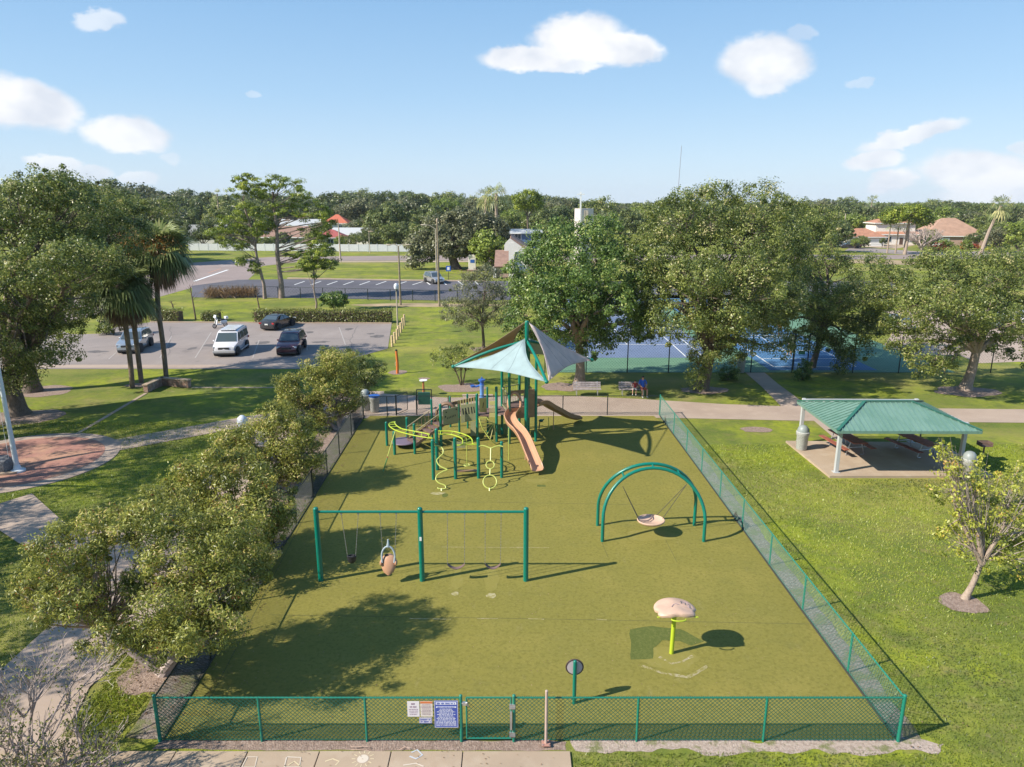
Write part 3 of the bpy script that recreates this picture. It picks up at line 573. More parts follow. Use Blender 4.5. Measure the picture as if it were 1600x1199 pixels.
fence('back_fence', 'dark chain link fence along the back walkway from the green cabinet to the benches', [(px(650), 41.4), (8.98, 41.4)], FH, M_black, M_black, [(px(650), 41.4, 1.2), (px(700), 41.4, 1), (px(760), 41.4, 1), (px(820), 41.4, 1), (px(880), 41.4, 1), (px(950), 41.4, 1)], s=.1, w=.003, group='fence sections round the playground')
# gates
def gate(name, label, a, c, mp, mm, hardware=True, s=.104, w=.0075):
    t = thing(name, label, 'gate', (a[0], a[1], 0)); a = Vector((*a, 0)); c = Vector((*c, 0)); b = MB()
    z0, z1 = .09, FH - .02; q = [a + Vector((0, 0, z0)), c + Vector((0, 0, z0)), c + Vector((0, 0, z1)), a + Vector((0, 0, z1))]
    for i in range(4): b.cyl(q[i], q[(i + 1) % 4], .021, n=8)
    b.build('gate_frame', mp, t, smooth=True); b = MB(); chain_link(b, a, c, z0, z1, s, w); b.build('chain_link_mesh', mm, t)
    if hardware:
        for z in (.22, 1.0):
            b = MB(); b.cyl(c + Vector((-.03, -.03, z)), c + Vector((.1, -.03, z)), .03, n=8); b.box(c + Vector((.03, -.03, z)), (.14, .05, .12)); b.build('hinge', M_steel, t)
        b = MB(); b.box(c + Vector((.0, -.04, .62)), (.05, .05, .5)); b.build('spring_closer', M_steel, t)
        b = MB(); b.tube([a + Vector((-.1, -.02, 1.08)), a + Vector((.02, -.05, 1.12)), a + Vector((.05, -.04, 1.02))], .018, 6); b.box(a + Vector((-.04, -.03, 1.08)), (.1, .05, .08)); b.build('latch', M_steel, t)
    return t
gate('front_gate', 'closed green chain link gate with steel latch beside the blue rules sign', (gx0 + .13, 14.38), (gx1 - .07, 14.38), M_fence, M_fencem)
gate('back_gate', 'open dark chain link gate swung towards the walkway by the litter bin', (px(618) + .03, 41.35), (px(632), 42.35), M_black, M_black, False, .1, .003)
# signs on the front fence ---------------------------------------------------
M_signw = mat('sign_white', (.70, .66, .68), .5); M_signc = mat('sign_cream', (.66, .60, .54), .5); M_signb = mat('sign_blue', (.05, .085, .36), .4); M_signt = mat('sign_text', (.22, .10, .18), .6)
M_or = mat('sign_orange', (.62, .18, .06), .5); M_pblue = mat('sign_text_blue', (.06, .09, .38), .5); M_white2 = mat('sign_text_white', (.72, .74, .82), .5)
def sgx(u): return P(u, 1120, .8).x * (14.34 / P(u, 1120, .8).y)
def board(name, label, u0, v0, u1, v1, m, rim=None):
    y = 14.335; z1 = hgt(y, v0); z0 = hgt(y, v1); x0 = xat(u0, y, z1); x1 = xat(u1, y, (z0 + z1) / 2)
    t = thing(name, label, 'sign', ((x0 + x1) / 2, y, z0)); b = MB(); b.box(((x0 + x1) / 2, y, (z0 + z1) / 2), (x1 - x0, .006, z1 - z0)); b.build('sign_board', m, t, bevel=.002)
    if rim:
        b = MB(); g = .012
        for (cx, cz, w, h) in (((x0 + x1) / 2, z1 - g, x1 - x0 - g, .008), ((x0 + x1) / 2, z0 + g, x1 - x0 - g, .008), (x0 + g, (z0 + z1) / 2, .008, z1 - z0 - 2.7 * g), (x1 - g, (z0 + z1) / 2, .008, z1 - z0 - 2.7 * g)): b.box((cx, y - .0045, cz), (w, .003, h))
        b.build('border_line', rim, t)
    return t, x0, x1, z0, z1, y - .005
def words(t, x0, x1, z, h, m, y, fill=.9, center=True, name='print_line'):
    """a line of print too small to read: word-long strokes made of letter-wide ones"""
    b = MB(); W = (x1 - x0) * fill; xs0 = (x0 + x1) / 2 - W / 2 if center else x0; x = xs0
    while x < xs0 + W:
        for k in range(random.randint(2, 7)):
            if x + h * .5 > xs0 + W: break
            b.box((x + h * .25, y, z + random.uniform(-.04, .04) * h), (h * .42, .0015, h * random.choice((.75, .9, 1.0)))); x += h * .58
        x += h * .5
    if b.v: b.build(name, m, t)['kind'] = 'stuff'
t, x0, x1, z0, z1, y = board('notice_sign', 'pale pinkish notice sheet on the fence, first of the four signs', 636, 1096, 655.5, 1120, M_signw)
h = z1 - z0; words(t, x0, x1, z1 - .17 * h, .05, M_signt, y, .34); words(t, x0, x1, z1 - .36 * h, .035, M_signt, y, .6)
for i in range(4): words(t, x0, x1, z1 - (.52 + .11 * i) * h, .018, M_signt, y, random.uniform(.6, .85))
t, x0, x1, z0, z1, y = board('notice_sign', 'cream notice with a red orange band on top, beside the blue rules sign', 656.5, 1096, 676, 1120, M_signc)
h = z1 - z0; b = MB(); b.box(((x0 + x1) / 2, y, z1 - .07 * h), (x1 - x0 - .004, .003, .13 * h)); b.build('orange_band', M_or, t)
for i in range(8): words(t, x0, x1, z1 - (.22 + .09 * i) * h, .014, M_signt, y, random.uniform(.7, .9))
t, x0, x1, z0, z1, y = board('notice_sign', 'small white plate with blue print under the cream notice', 655, 1121.5, 675, 1130.5, M_signw, M_pblue)
h = z1 - z0; words(t, x0, x1, z1 - .34 * h, .042, M_pblue, y, .82); words(t, x0, x1, z1 - .68 * h, .042, M_pblue, y, .78)
t, x0, x1, z0, z1, y = board('rules_sign', 'large blue rules sign with white print next to the gate', 678, 1095, 716, 1137, M_signb, M_white2)
h = z1 - z0; b = MB(); b.box(((x0 + x1) / 2, y, z1 - .10 * h), (x1 - x0 - .08, .003, .09 * h)); b.build('title_band', M_white2, t); words(t, x0 + .04, x1 - .04, z1 - .10 * h, .045, M_pblue, y - .003, .9)
b = MB(); b.box(((x0 + x1) / 2, y, z1 - .235 * h), (x1 - x0 - .09, .003, .045 * h)); b.build('title_band', M_white2, t); words(t, x0 + .04, x1 - .04, z1 - .235 * h, .02, M_pblue, y - .003, .85)
for i in range(13): words(t, x0, x1, z1 - (.31 + .05 * i) * h, .024, M_white2, y, random.uniform(.5, .85) if i < 9 else .86)
# steel bollard post on the walkway, mirror disc
q = P(853, 1165); t = thing('steel_post', 'bare pinkish steel post bolted to the walkway in front of the fence', 'post', (q.x, q.y, .05))
mp_ = mat('pinkish_steel', (.46, .34, .29), .5, var=.1)
b = MB(); b.cyl((q.x, q.y, .06), (q.x, q.y, 1.5), .034, n=12); b.ell((q.x, q.y, 1.5), (.036, .036, .025), 12, 5); b.build('pole', mp_, t, smooth=True)
b = MB(); b.box((q.x, q.y, .062), (.2, .2, .02)); b.build('base_plate', mat('rusty_plate', (.42, .22, .17), .7), t)
for sx in (-1, 1):
    for sy in (-1, 1): b = MB(); b.cyl((q.x + sx * .075, q.y + sy * .075, .07), (q.x + sx * .075, q.y + sy * .075, .095), .014, n=6); b.build('bolt', M_steel, t)
q = P(897, 1100); zt = hgt(q.y, 1034); t = thing('play_mirror', 'round pale disc panel with a dark rim on a green post inside the fence', 'play panel', (q.x, q.y, 0))
b = MB(); b.cyl((q.x, q.y, 0), (q.x, q.y, zt), .05, n=14); b.ell((q.x, q.y, zt), (.05, .05, .04), 12, 6); b.build('post', M_green, t, smooth=True)
zc = hgt(q.y, 1047) + .02; R = Matrix.Rotation(math.radians(86), 3, 'X'); cc = Vector((q.x, q.y + .075, zc))
b = MB(); b.cyl(cc, cc + Vector((0, .03, 0)), .205, n=30); b.build('disc', mat('pale_disc', (.56, .46, .48), .35), t, smooth=True)
b = MB(); b.tube([cc + Vector((.213 * math.cos(a / 15 * math.pi), .015, .213 * math.sin(a / 15 * math.pi))) for a in range(30)], .022, 8, closed=True); b.build('rim', mat('dark_brown_rim', (.07, .04, .035), .5), t, smooth=True)
# ================================================================== SWINGS
sy = 21.82; zb = 2.56; xs = [-6.52, -3.06, .47]
t = thing('swing_frame', 'long green swing set frame with three posts and one top beam', 'swing frame', (-6.5, sy, 0))
for x, tx in zip(xs, xs):
    b = MB(); b.cyl((x, sy, 0), (x, sy, zb + .1), .088, n=18); b.build('post', M_green, t, smooth=True)
    b = MB(); b.ell((x, sy, zb + .1), (.092, .092, .07), 16, 6); b.build('post_cap', M_green, t, smooth=True)
b = MB(); b.cyl((xs[0], sy, zb), (xs[2], sy, zb), .045, n=14); b.build('top_beam', M_green, t, smooth=True)
b = MB(); b.box((xs[1], sy - .093, 1.62), (.07, .006, .14)); b.build('sticker', M_white, t)
def swx(u): return xat(u, sy, zb)
def chainpair(t, xa, xb, xa2, xb2, zs, y2=None, m=M_chain, r=.012):
    y2 = sy if y2 is None else y2
    for (x0, x1) in ((xa, xa2), (xb, xb2)):
        b = MB(); b.box((x0, sy, zb - .07), (.05, .05, .07)); b.build('hanger', M_steel, t)
        # alternating links, so the chain reads as links and not as a rod
        b = MB(); p = Vector((x0, sy, zb - .1)); q = Vector((x1, y2, zs)); n = max(8, int((q - p).length / .055))
        for i in range(n): 
            a, c = p.lerp(q, i / n), p.lerp(q, (i + 1.15) / n)
            b.bar(a, c, r * (1.9 if i % 2 else .7), r * (.7 if i % 2 else 1.9), up=(0, 1, 0))
        b.build('chain', m, t)
def belt(u0, u1, us0, us1, vs, label):
    z = hgt(sy, vs); xa, xb = swx(u0), swx(u1); x0, x1 = xat(us0, sy, z), xat(us1, sy, z)
    t = thing('belt_swing', label, 'swing', ((xa + xb) / 2, sy, z - .1), 0, 'swings hanging from the green swing frame'); chainpair(t, xa, xb, x0, x1, z)
    n = 11; b = MB(); vs_ = []
    for i in range(n):
        s = i / (n - 1); x = x0 + (x1 - x0) * s; zz = z - .16 * math.sin(s * math.pi) ** .8
        for yy, dz in ((-.075, 0), (.075, 0), (.075, -.018), (-.075, -.018)): vs_.append((x, sy + yy, zz + dz))
    fs = [(i * 4 + k, i * 4 + (k + 1) % 4, (i + 1) * 4 + (k + 1) % 4, (i + 1) * 4 + k) for i in range(n - 1) for k in range(4)] + [(0, 1, 2, 3), (n * 4 - 1, n * 4 - 2, n * 4 - 3, n * 4 - 4)]
    b.add(vs_, fs); b.build('seat', mat('belt_rubber', (.16, .10, .09), .6), t, smooth=True)
belt(699, 726, 699, 726, 881, 'brown belt swing seat hanging beside the middle green post')
belt(758, 783, 758, 782, 881, 'brown belt swing seat hanging nearer the end post with no tree shade')
# bucket swing
z = hgt(sy, 872); cxb = xat(549.5, sy, z); t = thing('bucket_swing', 'small black toddler bucket swing in the tree shade', 'swing', (cxb, sy, z - .15), 0, 'swings hanging from the green swing frame')
chainpair(t, swx(533), swx(559.5), cxb - .14, cxb + .14, z + .1)
b = MB(); b.lathe([(.0, -.17), (.09, -.165), (.135, -.1), (.155, .04), (.16, .07), (.14, .07), (.13, .03), (.1, -.08), (0, -.1)], (cxb, sy, z), 16, 1, .85); b.build('seat', M_rubber, t, smooth=True)
b = MB(); b.tube([(cxb - .15, sy, z + .06), (cxb - .08, sy - .12, z + .1), (cxb + .08, sy - .12, z + .1), (cxb + .15, sy, z + .06)], .022, 8); b.box((cxb, sy - .06, z + .0), (.05, .12, .14)); b.build('bar', M_rubber, t, smooth=True)
# harness swing
z = hgt(sy, 878); cxh = xat(608, sy, z); t = thing('harness_swing', 'large tan moulded swing seat with a grey arched harness', 'swing', (cxh, sy, z - .3), 0, 'swings hanging from the green swing frame')
chainpair(t, swx(593.5), swx(619), cxh - .2, cxh + .2, z + .12, sy)
b = MB()
prof = [(-.36, .06, .05), (-.28, .17, .07), (-.14, .235, .09), (.02, .26, .10), (.14, .25, .10), (.24, .2, .08), (.30, .1, .05)]
vs_ = []; n = 16
for (zz, rx, ry) in prof:
    for k in range(n):
        a = 2 * math.pi * k / n; vs_.append((cxh + rx * math.cos(a), sy - .08 + ry * math.sin(a) * 1.2 + (zz) * .35, z + zz * .95 - .02))
m_ = len(prof); b.add(vs_, [(i * n + k, i * n + (k + 1) % n, (i + 1) * n + (k + 1) % n, (i + 1) * n + k) for i in range(m_ - 1) for k in range(n)] + [tuple(range(n))[::-1], tuple((m_ - 1) * n + k for k in range(n))])
b.build('seat', M_tan, t, smooth=True)
for sx in (-1, 1):
    b = MB(); b.ell((cxh + sx * .25, sy - .1, z + .02), (.05, .13, .1), 10, 6); b.build('side_wing', M_tan, t, smooth=True)
b = MB(); b.ell((cxh - .07, sy - .02, z + .26), (.085, .05, .035), 10, 6); b.build('head_slot', M_dark, t, smooth=True)
mh = mat('grey_harness', (.36, .42, .46), .4)
b = MB(); b.tube([(cxh + .22 * math.cos(a) * (1 if a < 1.57 else 1), sy - .1 + .04 * math.sin(a), z + .26 + .34 * math.sin(a)) for a in [math.pi * k / 14 for k in range(15)]], .032, 8)
b.tube([(cxh - .01, sy - .06, z + .58), (cxh, sy - .03, z + .7), (cxh + .0, sy - .02, z + .84)], [.06, .04, .025], 8)
b.tube([(cxh - .22, sy - .1, z + .27), (cxh - .2, sy - .16, z + .05)], .03, 8); b.tube([(cxh + .22, sy - .1, z + .27), (cxh + .2, sy - .16, z + .05)], .03, 8); b.build('harness', mh, t, smooth=True)
# arch with saucer
t = thing('arch_frame', 'green double arch swing frame of two curved tubes standing on the turf', 'swing frame', (5.4, 25.4, 0))
cx, rx = 5.37, 1.93
def arch(y0, y1, top, dx=0, r=.065, m=M_green, sh=0):
    pts = []; hs = .9
    pts.append((cx - rx + dx, y0, 0)); pts.append((cx - rx + dx, y0, hs * .6))
    for k in range(25):
        a = math.pi * (1 - k / 24); f = math.sin(a); pts.append((cx + dx + rx * math.cos(a) + sh * f, y0 + (y1 - y0) * f, hs + (top - hs) * f))
    pts.append((cx + rx + dx, y0, hs * .6)); pts.append((cx + rx + dx, y0, 0))
    b = MB(); b.tube(pts, r, 12); b.build('arch_tube', m, t, smooth=True)
arch(24.72, 25.28, 2.78, .0); arch(26.1, 25.62, 2.82, -.02)
for a in (-.55, -.0, .62):
    g = math.pi / 2 + a; f = math.sin(g); x = cx + rx * math.cos(g); zz = .9 + 1.88 * f
    b = MB(); b.cyl((x, 24.72 + .56 * f, zz), (x, 26.1 - .48 * f, zz + .03), .035, n=8); b.build('cross_brace', M_green, t, smooth=True)
sx0, sy0, zs = 4.62, 25.25, .62
q = Vector((xat(1017, 25.25, .62), 25.25, .62)); t = thing('saucer_swing', 'shallow pinkish tan saucer swing hung on ropes inside the green arch', 'swing', q)
n = 28; b = MB(); b.lathe([(0, -.10), (.3, -.09), (.46, -.05), (.52, 0), (.53, .03), (.50, .05), (.46, .02), (.3, -.035), (0, -.045)], q, n, 1, .92); b.build('seat', M_tanl, t, smooth=True)
b = MB(); b.tube([(q.x + .51 * math.cos(k / 14 * math.pi), q.y + .47 * math.sin(k / 14 * math.pi), q.z + .045) for k in range(28)], .025, 8, closed=True); b.build('rim', M_tanl, t, smooth=True)
for (ux, vx, pts) in ((973, 760, ((-.45, .22), (-.47, -.15))), (1073, 757, ((.28, .38), (.47, .1)))):
    yy = 25.4; zz = hgt(yy, vx); X = xat(ux, yy, zz)
    for (ax, ay) in pts: b = MB(); b.cyl((X, yy, zz), (q.x + ax, q.y + ay, q.z + .05), .012, n=6); b.build('rope', mat('dark_rope', (.07, .065, .05), .8), t)
b = MB(); b.tube([(q.x - .42, q.y - .1, q.z + .05), (q.x - .1, q.y - .02, q.z + .02), (q.x + .08, q.y + .2, q.z + .03), (q.x + .12, q.y + .42, q.z + .06)], .02, 6); b.build('strap', mat('taupe_strap', (.28, .2, .17), .7), t, smooth=True)
# panel on lime post
q = P(1049, 1022); zt = 1.42; t = thing('drum_table', 'pale tan curved play table with grab loops on one bright lime post', 'play table', (q.x, q.y, 0))
b = MB(); b.cyl((q.x, q.y, 0), (q.x + .02, q.y, zt - .06), .062, n=16); b.build('post', M_lime, t, smooth=True)
q = Vector((q.x + .03, q.y + .05, zt)); b = MB(); N1 = 48; rings = []
def outl(a):
    c, s_ = math.cos(a), math.sin(a); r = 1 + .03 * math.cos(3 * a + .9); k = (abs(c) ** 2.6 + abs(s_) ** 2.6) ** (-1 / 2.6)
    for a0, dep in ((math.radians(200), .16), (math.radians(-20), .16), (math.radians(-90), .07)):
        dd = (a - a0 + math.pi) % (2 * math.pi) - math.pi; r -= dep * math.exp(-(dd / .2) ** 2)
    return .60 * k * r * c, .44 * k * r * s_
vs_ = [(q.x, q.y, q.z + .15)]
for (f, dz) in ((.5, .09), (.8, .075), (.95, .045), (1.0, 0), (.97, -.06), (.8, -.08)):
    for k in range(N1):
        x, y_ = outl(2 * math.pi * k / N1); vs_.append((q.x + x * f, q.y + y_ * f, q.z + dz + .05 * math.cos(x * 3) - .02 * (x / .6) ** 2))
vs_.append((q.x, q.y, q.z - .12)); fs = [(0, 1 + k, 1 + (k + 1) % N1) for k in range(N1)]
for i in range(5): fs += [(1 + i * N1 + k, 1 + (i + 1) * N1 + k, 1 + (i + 1) * N1 + (k + 1) % N1, 1 + i * N1 + (k + 1) % N1) for k in range(N1)]
fs += [(len(vs_) - 1, 1 + 5 * N1 + (k + 1) % N1, 1 + 5 * N1 + k) for k in range(N1)]
b.add(vs_, fs); b.build('table_top', M_tanl, t, smooth=True)
for (ax, ay, w_, ang) in ((-.5, -.2, .12, 1.1), (.53, -.2, .12, -1.1), (.02, -.42, .2, 0)):
    b = MB(); R2 = Matrix.Rotation(ang, 3, 'Z')
    b.tube([q + Vector((ax, ay, -.07)) + R2 @ Vector((w_ * math.cos(g), -.09 * math.sin(g), 0)) for g in [math.pi * k / 10 for k in range(11)]], .02, 8); b.build('grab_loop', M_lime, t, smooth=True)
for pts in (((-.12, -.12), (-.05, -.02), (.02, .02), (.1, .0)), ((.16, .1), (.2, .2), (.27, .16), (.25, .06)), ((.3, .17), (.38, .08), (.34, -.04), (.38, -.12))):
    b = MB(); b.tube([(q.x + x, q.y + y_, q.z + .145 - .09 * (x / .6) ** 2 - .05 * (y_ / .44) ** 2) for x, y_ in pts], .009, 5); b.build('groove', mat('groove_mauve', (.30, .22, .25), .7), t, smooth=True)
# ================================================================== SHADE SAILS
MS = Vector((.75, 35.6, 0)); mt = hgt(35.6, 500); t = thing('shade_sail_canopy', 'pinwheel of aqua and taupe shade sails on one tall green mast over the slide tower', 'shade sail', MS)
TW, TS, TE, TN = Vector((P(708, 573, 4.3).x, P(708, 573, 4.3).y, 4.3)), Vector((1.62, 32.15, 4.42)), Vector((P(925, 563, 4.15).x, P(925, 563, 4.15).y, 4.15)), Vector((.1, 39.1, 4.35))
b = MB(); b.cyl(MS, MS + Vector((0, 0, mt - .1)), .1, n=16); b.ell(MS + Vector((0, 0, mt - .1)), (.1, .1, .07), 14, 6); b.build('mast', M_green, t, smooth=True)
for tip in (TW, TS, TE, TN):
    b = MB(); h0 = MS + Vector((0, 0, mt - 1.05)); d = (tip - h0); pts = [h0, h0 + d * .5 + Vector((0, 0, .12)), tip + Vector((0, 0, .04))]
    b.tube([h0.lerp(tip, k / 8) + Vector((0, 0, .14 * math.sin(k / 8 * math.pi) - .03)) for k in range(9)], .075, 12); b.build('arm', M_green, t, smooth=True)
    b = MB(); b.ell(tip + Vector((0, 0, .0)), (.1, .1, .1), 10, 6); b.build('arm_end', M_green, t, smooth=True)
def sail(A, B_, C_, m, e=.11, sag=.05):
    """three-cornered membrane with edges curved inwards"""
    n = 14; vs_ = []; idx = {}; cen = (A + B_ + C_) / 3
    def sp_(a, b_, c):
        p = A * a + B_ * b_ + C_ * c
        edge = (a * b_ * 4 * (1 - min(1, c * 3)) + b_ * c * 4 * (1 - min(1, a * 3)) + a * c * 4 * (1 - min(1, b_ * 3)))
        return p + (cen - p) * e * max(0, edge) * 2.2 + Vector((0, 0, -sag * 27 * a * b_ * c * .4))
    for i in range(n + 1):
        for j in range(n + 1 - i): idx[i, j] = len(vs_); vs_.append(sp_(i / n, j / n, 1 - i / n - j / n))
    fs = []
    for i in range(n):
        for j in range(n - i):
            fs.append((idx[i, j], idx[i + 1, j], idx[i, j + 1]))
            if j < n - i - 1: fs.append((idx[i + 1, j], idx[i + 1, j + 1], idx[i, j + 1]))
    b = MB(); b.add(vs_, fs); o = b.build('sail', m, t, smooth=True); s = o.modifiers.new('thick', 'SOLIDIFY'); s.thickness = .008
    b = MB(); ed = [vs_[idx[i, 0]] for i in range(n + 1)] + [vs_[idx[n - i, i]] for i in range(1, n + 1)] + [vs_[idx[0, n - i]] for i in range(1, n)]
    b.tube(ed, .014, 5, closed=True); b.build('edge_cable', M_white if m != M_tansail else M_tansail, o, world=False) if False else b.build('edge_cable', m, t)
    # stitched seams
    for f in (.4, .62):
        b = MB(); pts = [sp_(k / 14, (1 - k / 14) * f, (1 - k / 14) * (1 - f)) + Vector((0, 0, .006)) for k in range(14)]; b.tube(pts, .005, 4); b.build('seam', mat('sail_seam', (.2, .24, .24), .8), t)
top = MS + Vector((0, 0, mt - .12)); low = MS + Vector((0, 0, mt - .95))
sail(low + Vector((-.1, -.12, 0)), TW, TS, M_aqua); sail(top + Vector((.1, 0, 0)), TS + Vector((.1, .02, .05)), TE, M_greysail); sail(low + Vector((.1, .1, 0)), TE, TN, M_aqua); sail(top + Vector((-.1, 0, .0)), TN, TW + Vector((.1, .3, .08)), M_tansail)
# ================================================================== PLAY STRUCTURE
ps = thing('play_structure', 'green posted play structure with decks, climbers and ladders joined to the slide tower', 'play structure', (-2.5, 36, 0))
def post(x, y, z1, r=.062, m=M_green, z0=0, par=ps):
    b = MB(); b.cyl((x, y, z0), (x, y, z1), r, n=14); b.ell((x, y, z1), (r * 1.05, r * 1.05, r), 12, 6); return b.build('post', m, par, smooth=True)
def poolat(u, v, z): return P(u, v, z)
D1, D2 = 1.15, 1.75                      # lower and upper deck heights
PP = {}
for k, (u, vb, vt) in dict(p1=(689.5, 697, 633), p2=(718, 680, 627), p3=(704, 668, 621), p4=(731, 670, 617), p5=(746, 690, 617), p6=(762, 676, 606), p7=(776, 691, 606), p8=(675.8, 690, 625)).items():
    q = P(u, vb); z = hgt(q.y, vt); PP[k] = (q.x, q.y, z); post(q.x, q.y, z, .075 if k in ('p1', 'p7', 'p5') else .055)
for (u, vb, vt, r) in ((605, 697, 661, .07), (617, 711, 676, .075), (637, 692, 654, .07), (648.5, 710, 664, .07), (677.5, 750, 689, .08), (683.5, 735, 672, .085), (712, 749, 686, .08), (748, 748, 686, .08), (784, 747, 692, .075)):
    q = P(u, vb); post(q.x, q.y, hgt(q.y, vt), r)
# tower posts
TP = [(-.14, 36.07), (1.28, 36.45), (.92, 38.0), (.42, 38.5), (-.55, 37.7)]
for i, (x, y) in enumerate(TP): post(x, y, 4.6 if i < 4 else 3.6, .075)
b = MB(); b.prism(TP, D2 - .07, D2); b.build('deck', M_deck, ps)
for (a, c, zz) in (('p1', 'p2', D1), ('p2', 'p5', D1 + .2), ('p5', 'p7', D1 + .35)):
    A, C_ = PP[a], PP[c]; y1 = max(A[1], C_[1]) + .2
    b = MB(); b.prism([(A[0], A[1]), (C_[0], min(C_[1], A[1] + .6)), (C_[0] + .05, A[1] + 1.3), (A[0], A[1] + 1.3)], zz - .07, zz); b.build('deck', M_deck, ps)
b = MB(); b.prism([(PP['p7'][0], PP['p7'][1]), TP[0], TP[4], (PP['p7'][0], PP['p7'][1] + 1.2)], D2 - .17, D2 - .1); b.build('deck', M_deck, ps)
def panel(u0, vt0, vb0, u1, vt1, vb1, y0, y1, m, slots=None, th=.03, name='panel'):
    """upright panel between two verticals, given where its corners are seen and the depth of each side"""
    A = Vector((xat(u0, y0, hgt(y0, vt0)), y0, hgt(y0, vt0))); B_ = Vector((xat(u1, y1, hgt(y1, vt1)), y1, hgt(y1, vt1)))
    C_ = Vector((B_.x, B_.y, hgt(y1, vb1))); D_ = Vector((A.x, A.y, hgt(y0, vb0))); n = (B_ - A).cross(Vector((0, 0, 1))).normalized() * th / 2
    b = MB(); vs_ = [A - n, B_ - n, C_ - n, D_ - n, A + n, B_ + n, C_ + n, D_ + n]
    b.add(vs_, [(0, 1, 2, 3), (7, 6, 5, 4), (0, 4, 5, 1), (1, 5, 6, 2), (2, 6, 7, 3), (3, 7, 4, 0)]); o = b.build(name, m, ps)
    if slots:
        for (fx, fz, w_, h_) in slots:
            c0 = A.lerp(B_, fx); c1 = D_.lerp(C_, fx); c = c1.lerp(c0, fz); d = (B_ - A).normalized(); b = MB(); b.bar(c + n * 1.15 - d * w_ / 2, c + n * 1.15 + d * w_ / 2, .006, h_, up=(0, 0, 1)); b.build('slot', M_dark, ps)
            b = MB(); 
    return o
ysl = lambda k: PP[k][1]
panel(692, 641, 664, 716, 635, 661, ysl('p1') - .02, ysl('p1') + .55, M_olive, [(.14, .52, .07, .1), (.2, .8, .07, .07)] + [(.28 + .1 * i, .40 + .02 * i, .035, .1) for i in range(6)] + [(.85, .85, .07, .07)])
panel(720, 633, 661, 744, 630, 656, ysl('p1') + .7, ysl('p5'), M_olive, [(.14, .62, .07, .34), (.32, .62, .07, .36), (.5, .62, .06, .38), (.7, .62, .06, .38), (.86, .62, .05, .34)])
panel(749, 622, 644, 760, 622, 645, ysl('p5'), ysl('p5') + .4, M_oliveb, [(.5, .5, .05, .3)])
mY = M_oliveb
for f in range(6):
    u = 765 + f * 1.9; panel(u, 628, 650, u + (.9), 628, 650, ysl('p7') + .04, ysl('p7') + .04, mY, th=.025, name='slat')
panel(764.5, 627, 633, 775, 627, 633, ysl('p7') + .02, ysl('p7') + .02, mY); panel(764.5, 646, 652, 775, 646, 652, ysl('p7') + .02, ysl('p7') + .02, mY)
panel(735, 659, 681, 745, 658, 681, ysl('p5') + .35, ysl('p5') + .3, M_olive); panel(706, 690, 700, 727, 691, 700, 34.9, 34.9, M_olive)
panel(704, 629, 634, 744, 620, 626, ysl('p1') + 1.35, ysl('p1') + 1.9, M_brown); 
for f in range(9):
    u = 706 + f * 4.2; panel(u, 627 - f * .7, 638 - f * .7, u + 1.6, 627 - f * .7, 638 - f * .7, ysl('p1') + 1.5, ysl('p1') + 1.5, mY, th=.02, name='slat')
# tan half-tunnel between ramp and first deck
b = MB(); A = P(679, 636, 1.9); vs_ = []
for i in range(2):
    for k in range(11):
        g = math.pi * k / 10; vs_.append((-4.15 + .62 * (1 - math.cos(g)) + 0 * i, 36.7 + i * .35, 1.35 + .75 * math.sin(g)))
b.add(vs_, [(k, k + 1, 12 + k, 11 + k) for k in range(10)]); o = b.build('arch_panel', M_brown, ps, smooth=True); s = o.modifiers.new('thick', 'SOLIDIFY'); s.thickness = .12
# stairs with railings from the round deck up to the first deck
s0, s1 = Vector((-5.25, 35.3, .35)), Vector((-3.85, 36.35, D1))
for i in range(6):
    p = s0.lerp(s1, (i + .5) / 6); b = MB(); b.box(p, (.34, .85, .05), rz=math.atan2(1.05, 1.4)); b.build('step', M_deck, ps)
nn = Vector((-.6, .8, 0)) * .45
for sg in (-1, 1):
    b = MB(); b.bar(s0 + nn * sg, s1 + nn * sg, .04, .16); b.build('stringer', M_brown, ps)
    b = MB(); b.tube([s0 + nn * sg + Vector((0, 0, .75)), s1 + nn * sg + Vector((0, 0, .75))], .022, 8); b.build('handrail', mat('tan_rail', (.42, .34, .2), .5), ps, smooth=True)
    for i in range(9): p = s0.lerp(s1, i / 8) + nn * sg; b = MB(); b.cyl(p, p + Vector((0, 0, .75)), .012, n=6); b.build('baluster', M_brown, ps)
q = P(631, 698); b = MB(); b.lathe([(.0, .26), (.62, .26), (.66, .3), (.62, .335), (0, .335)], q, 28); b.build('round_deck', mat('mauve_deck', (.17, .125, .165), .6), ps, smooth=True)
b = MB(); b.cyl(q, q + Vector((0, 0, .27)), .09, n=12); b.build('deck_leg', M_greend, ps, smooth=True)
# lime ladders overhead: rails given by where they are seen, at a height
def pipe(pts, z, r=.028, m=M_lime, name='ladder_rail'):
    q = [P(u, v, z if not isinstance(z, (list, tuple)) else z[i]) for i, (u, v) in enumerate(pts)]
    q2 = catmull(q, 4); b = MB(); b.tube(q2, r, 8); b.build(name, m, ps, smooth=True); return q2
def catmull(p, k):
    out = []; n = len(p)
    for i in range(n - 1):
        a, b_, c, d = p[max(i - 1, 0)], p[i], p[i + 1], p[min(i + 2, n - 1)]
        for j in range(k):
            t_ = j / k; out.append(.5 * ((2 * b_) + (c - a) * t_ + (2 * a - 5 * b_ + 4 * c - d) * t_ ** 2 + (3 * b_ - a - 3 * c + d) * t_ ** 3))
    out.append(p[-1]); return out
def rungs(a, c, n, r=.02, s=.06, e=.97):
    def at(q, f): f = f * (len(q) - 1); i = min(int(f), len(q) - 2); return q[i].lerp(q[i + 1], f - i)
    for i in range(n): f = s + (e - s) * i / (n - 1); b = MB(); b.cyl(at(a, f), at(c, f), r, n=6); b.build('rung', M_lime, ps, smooth=True)
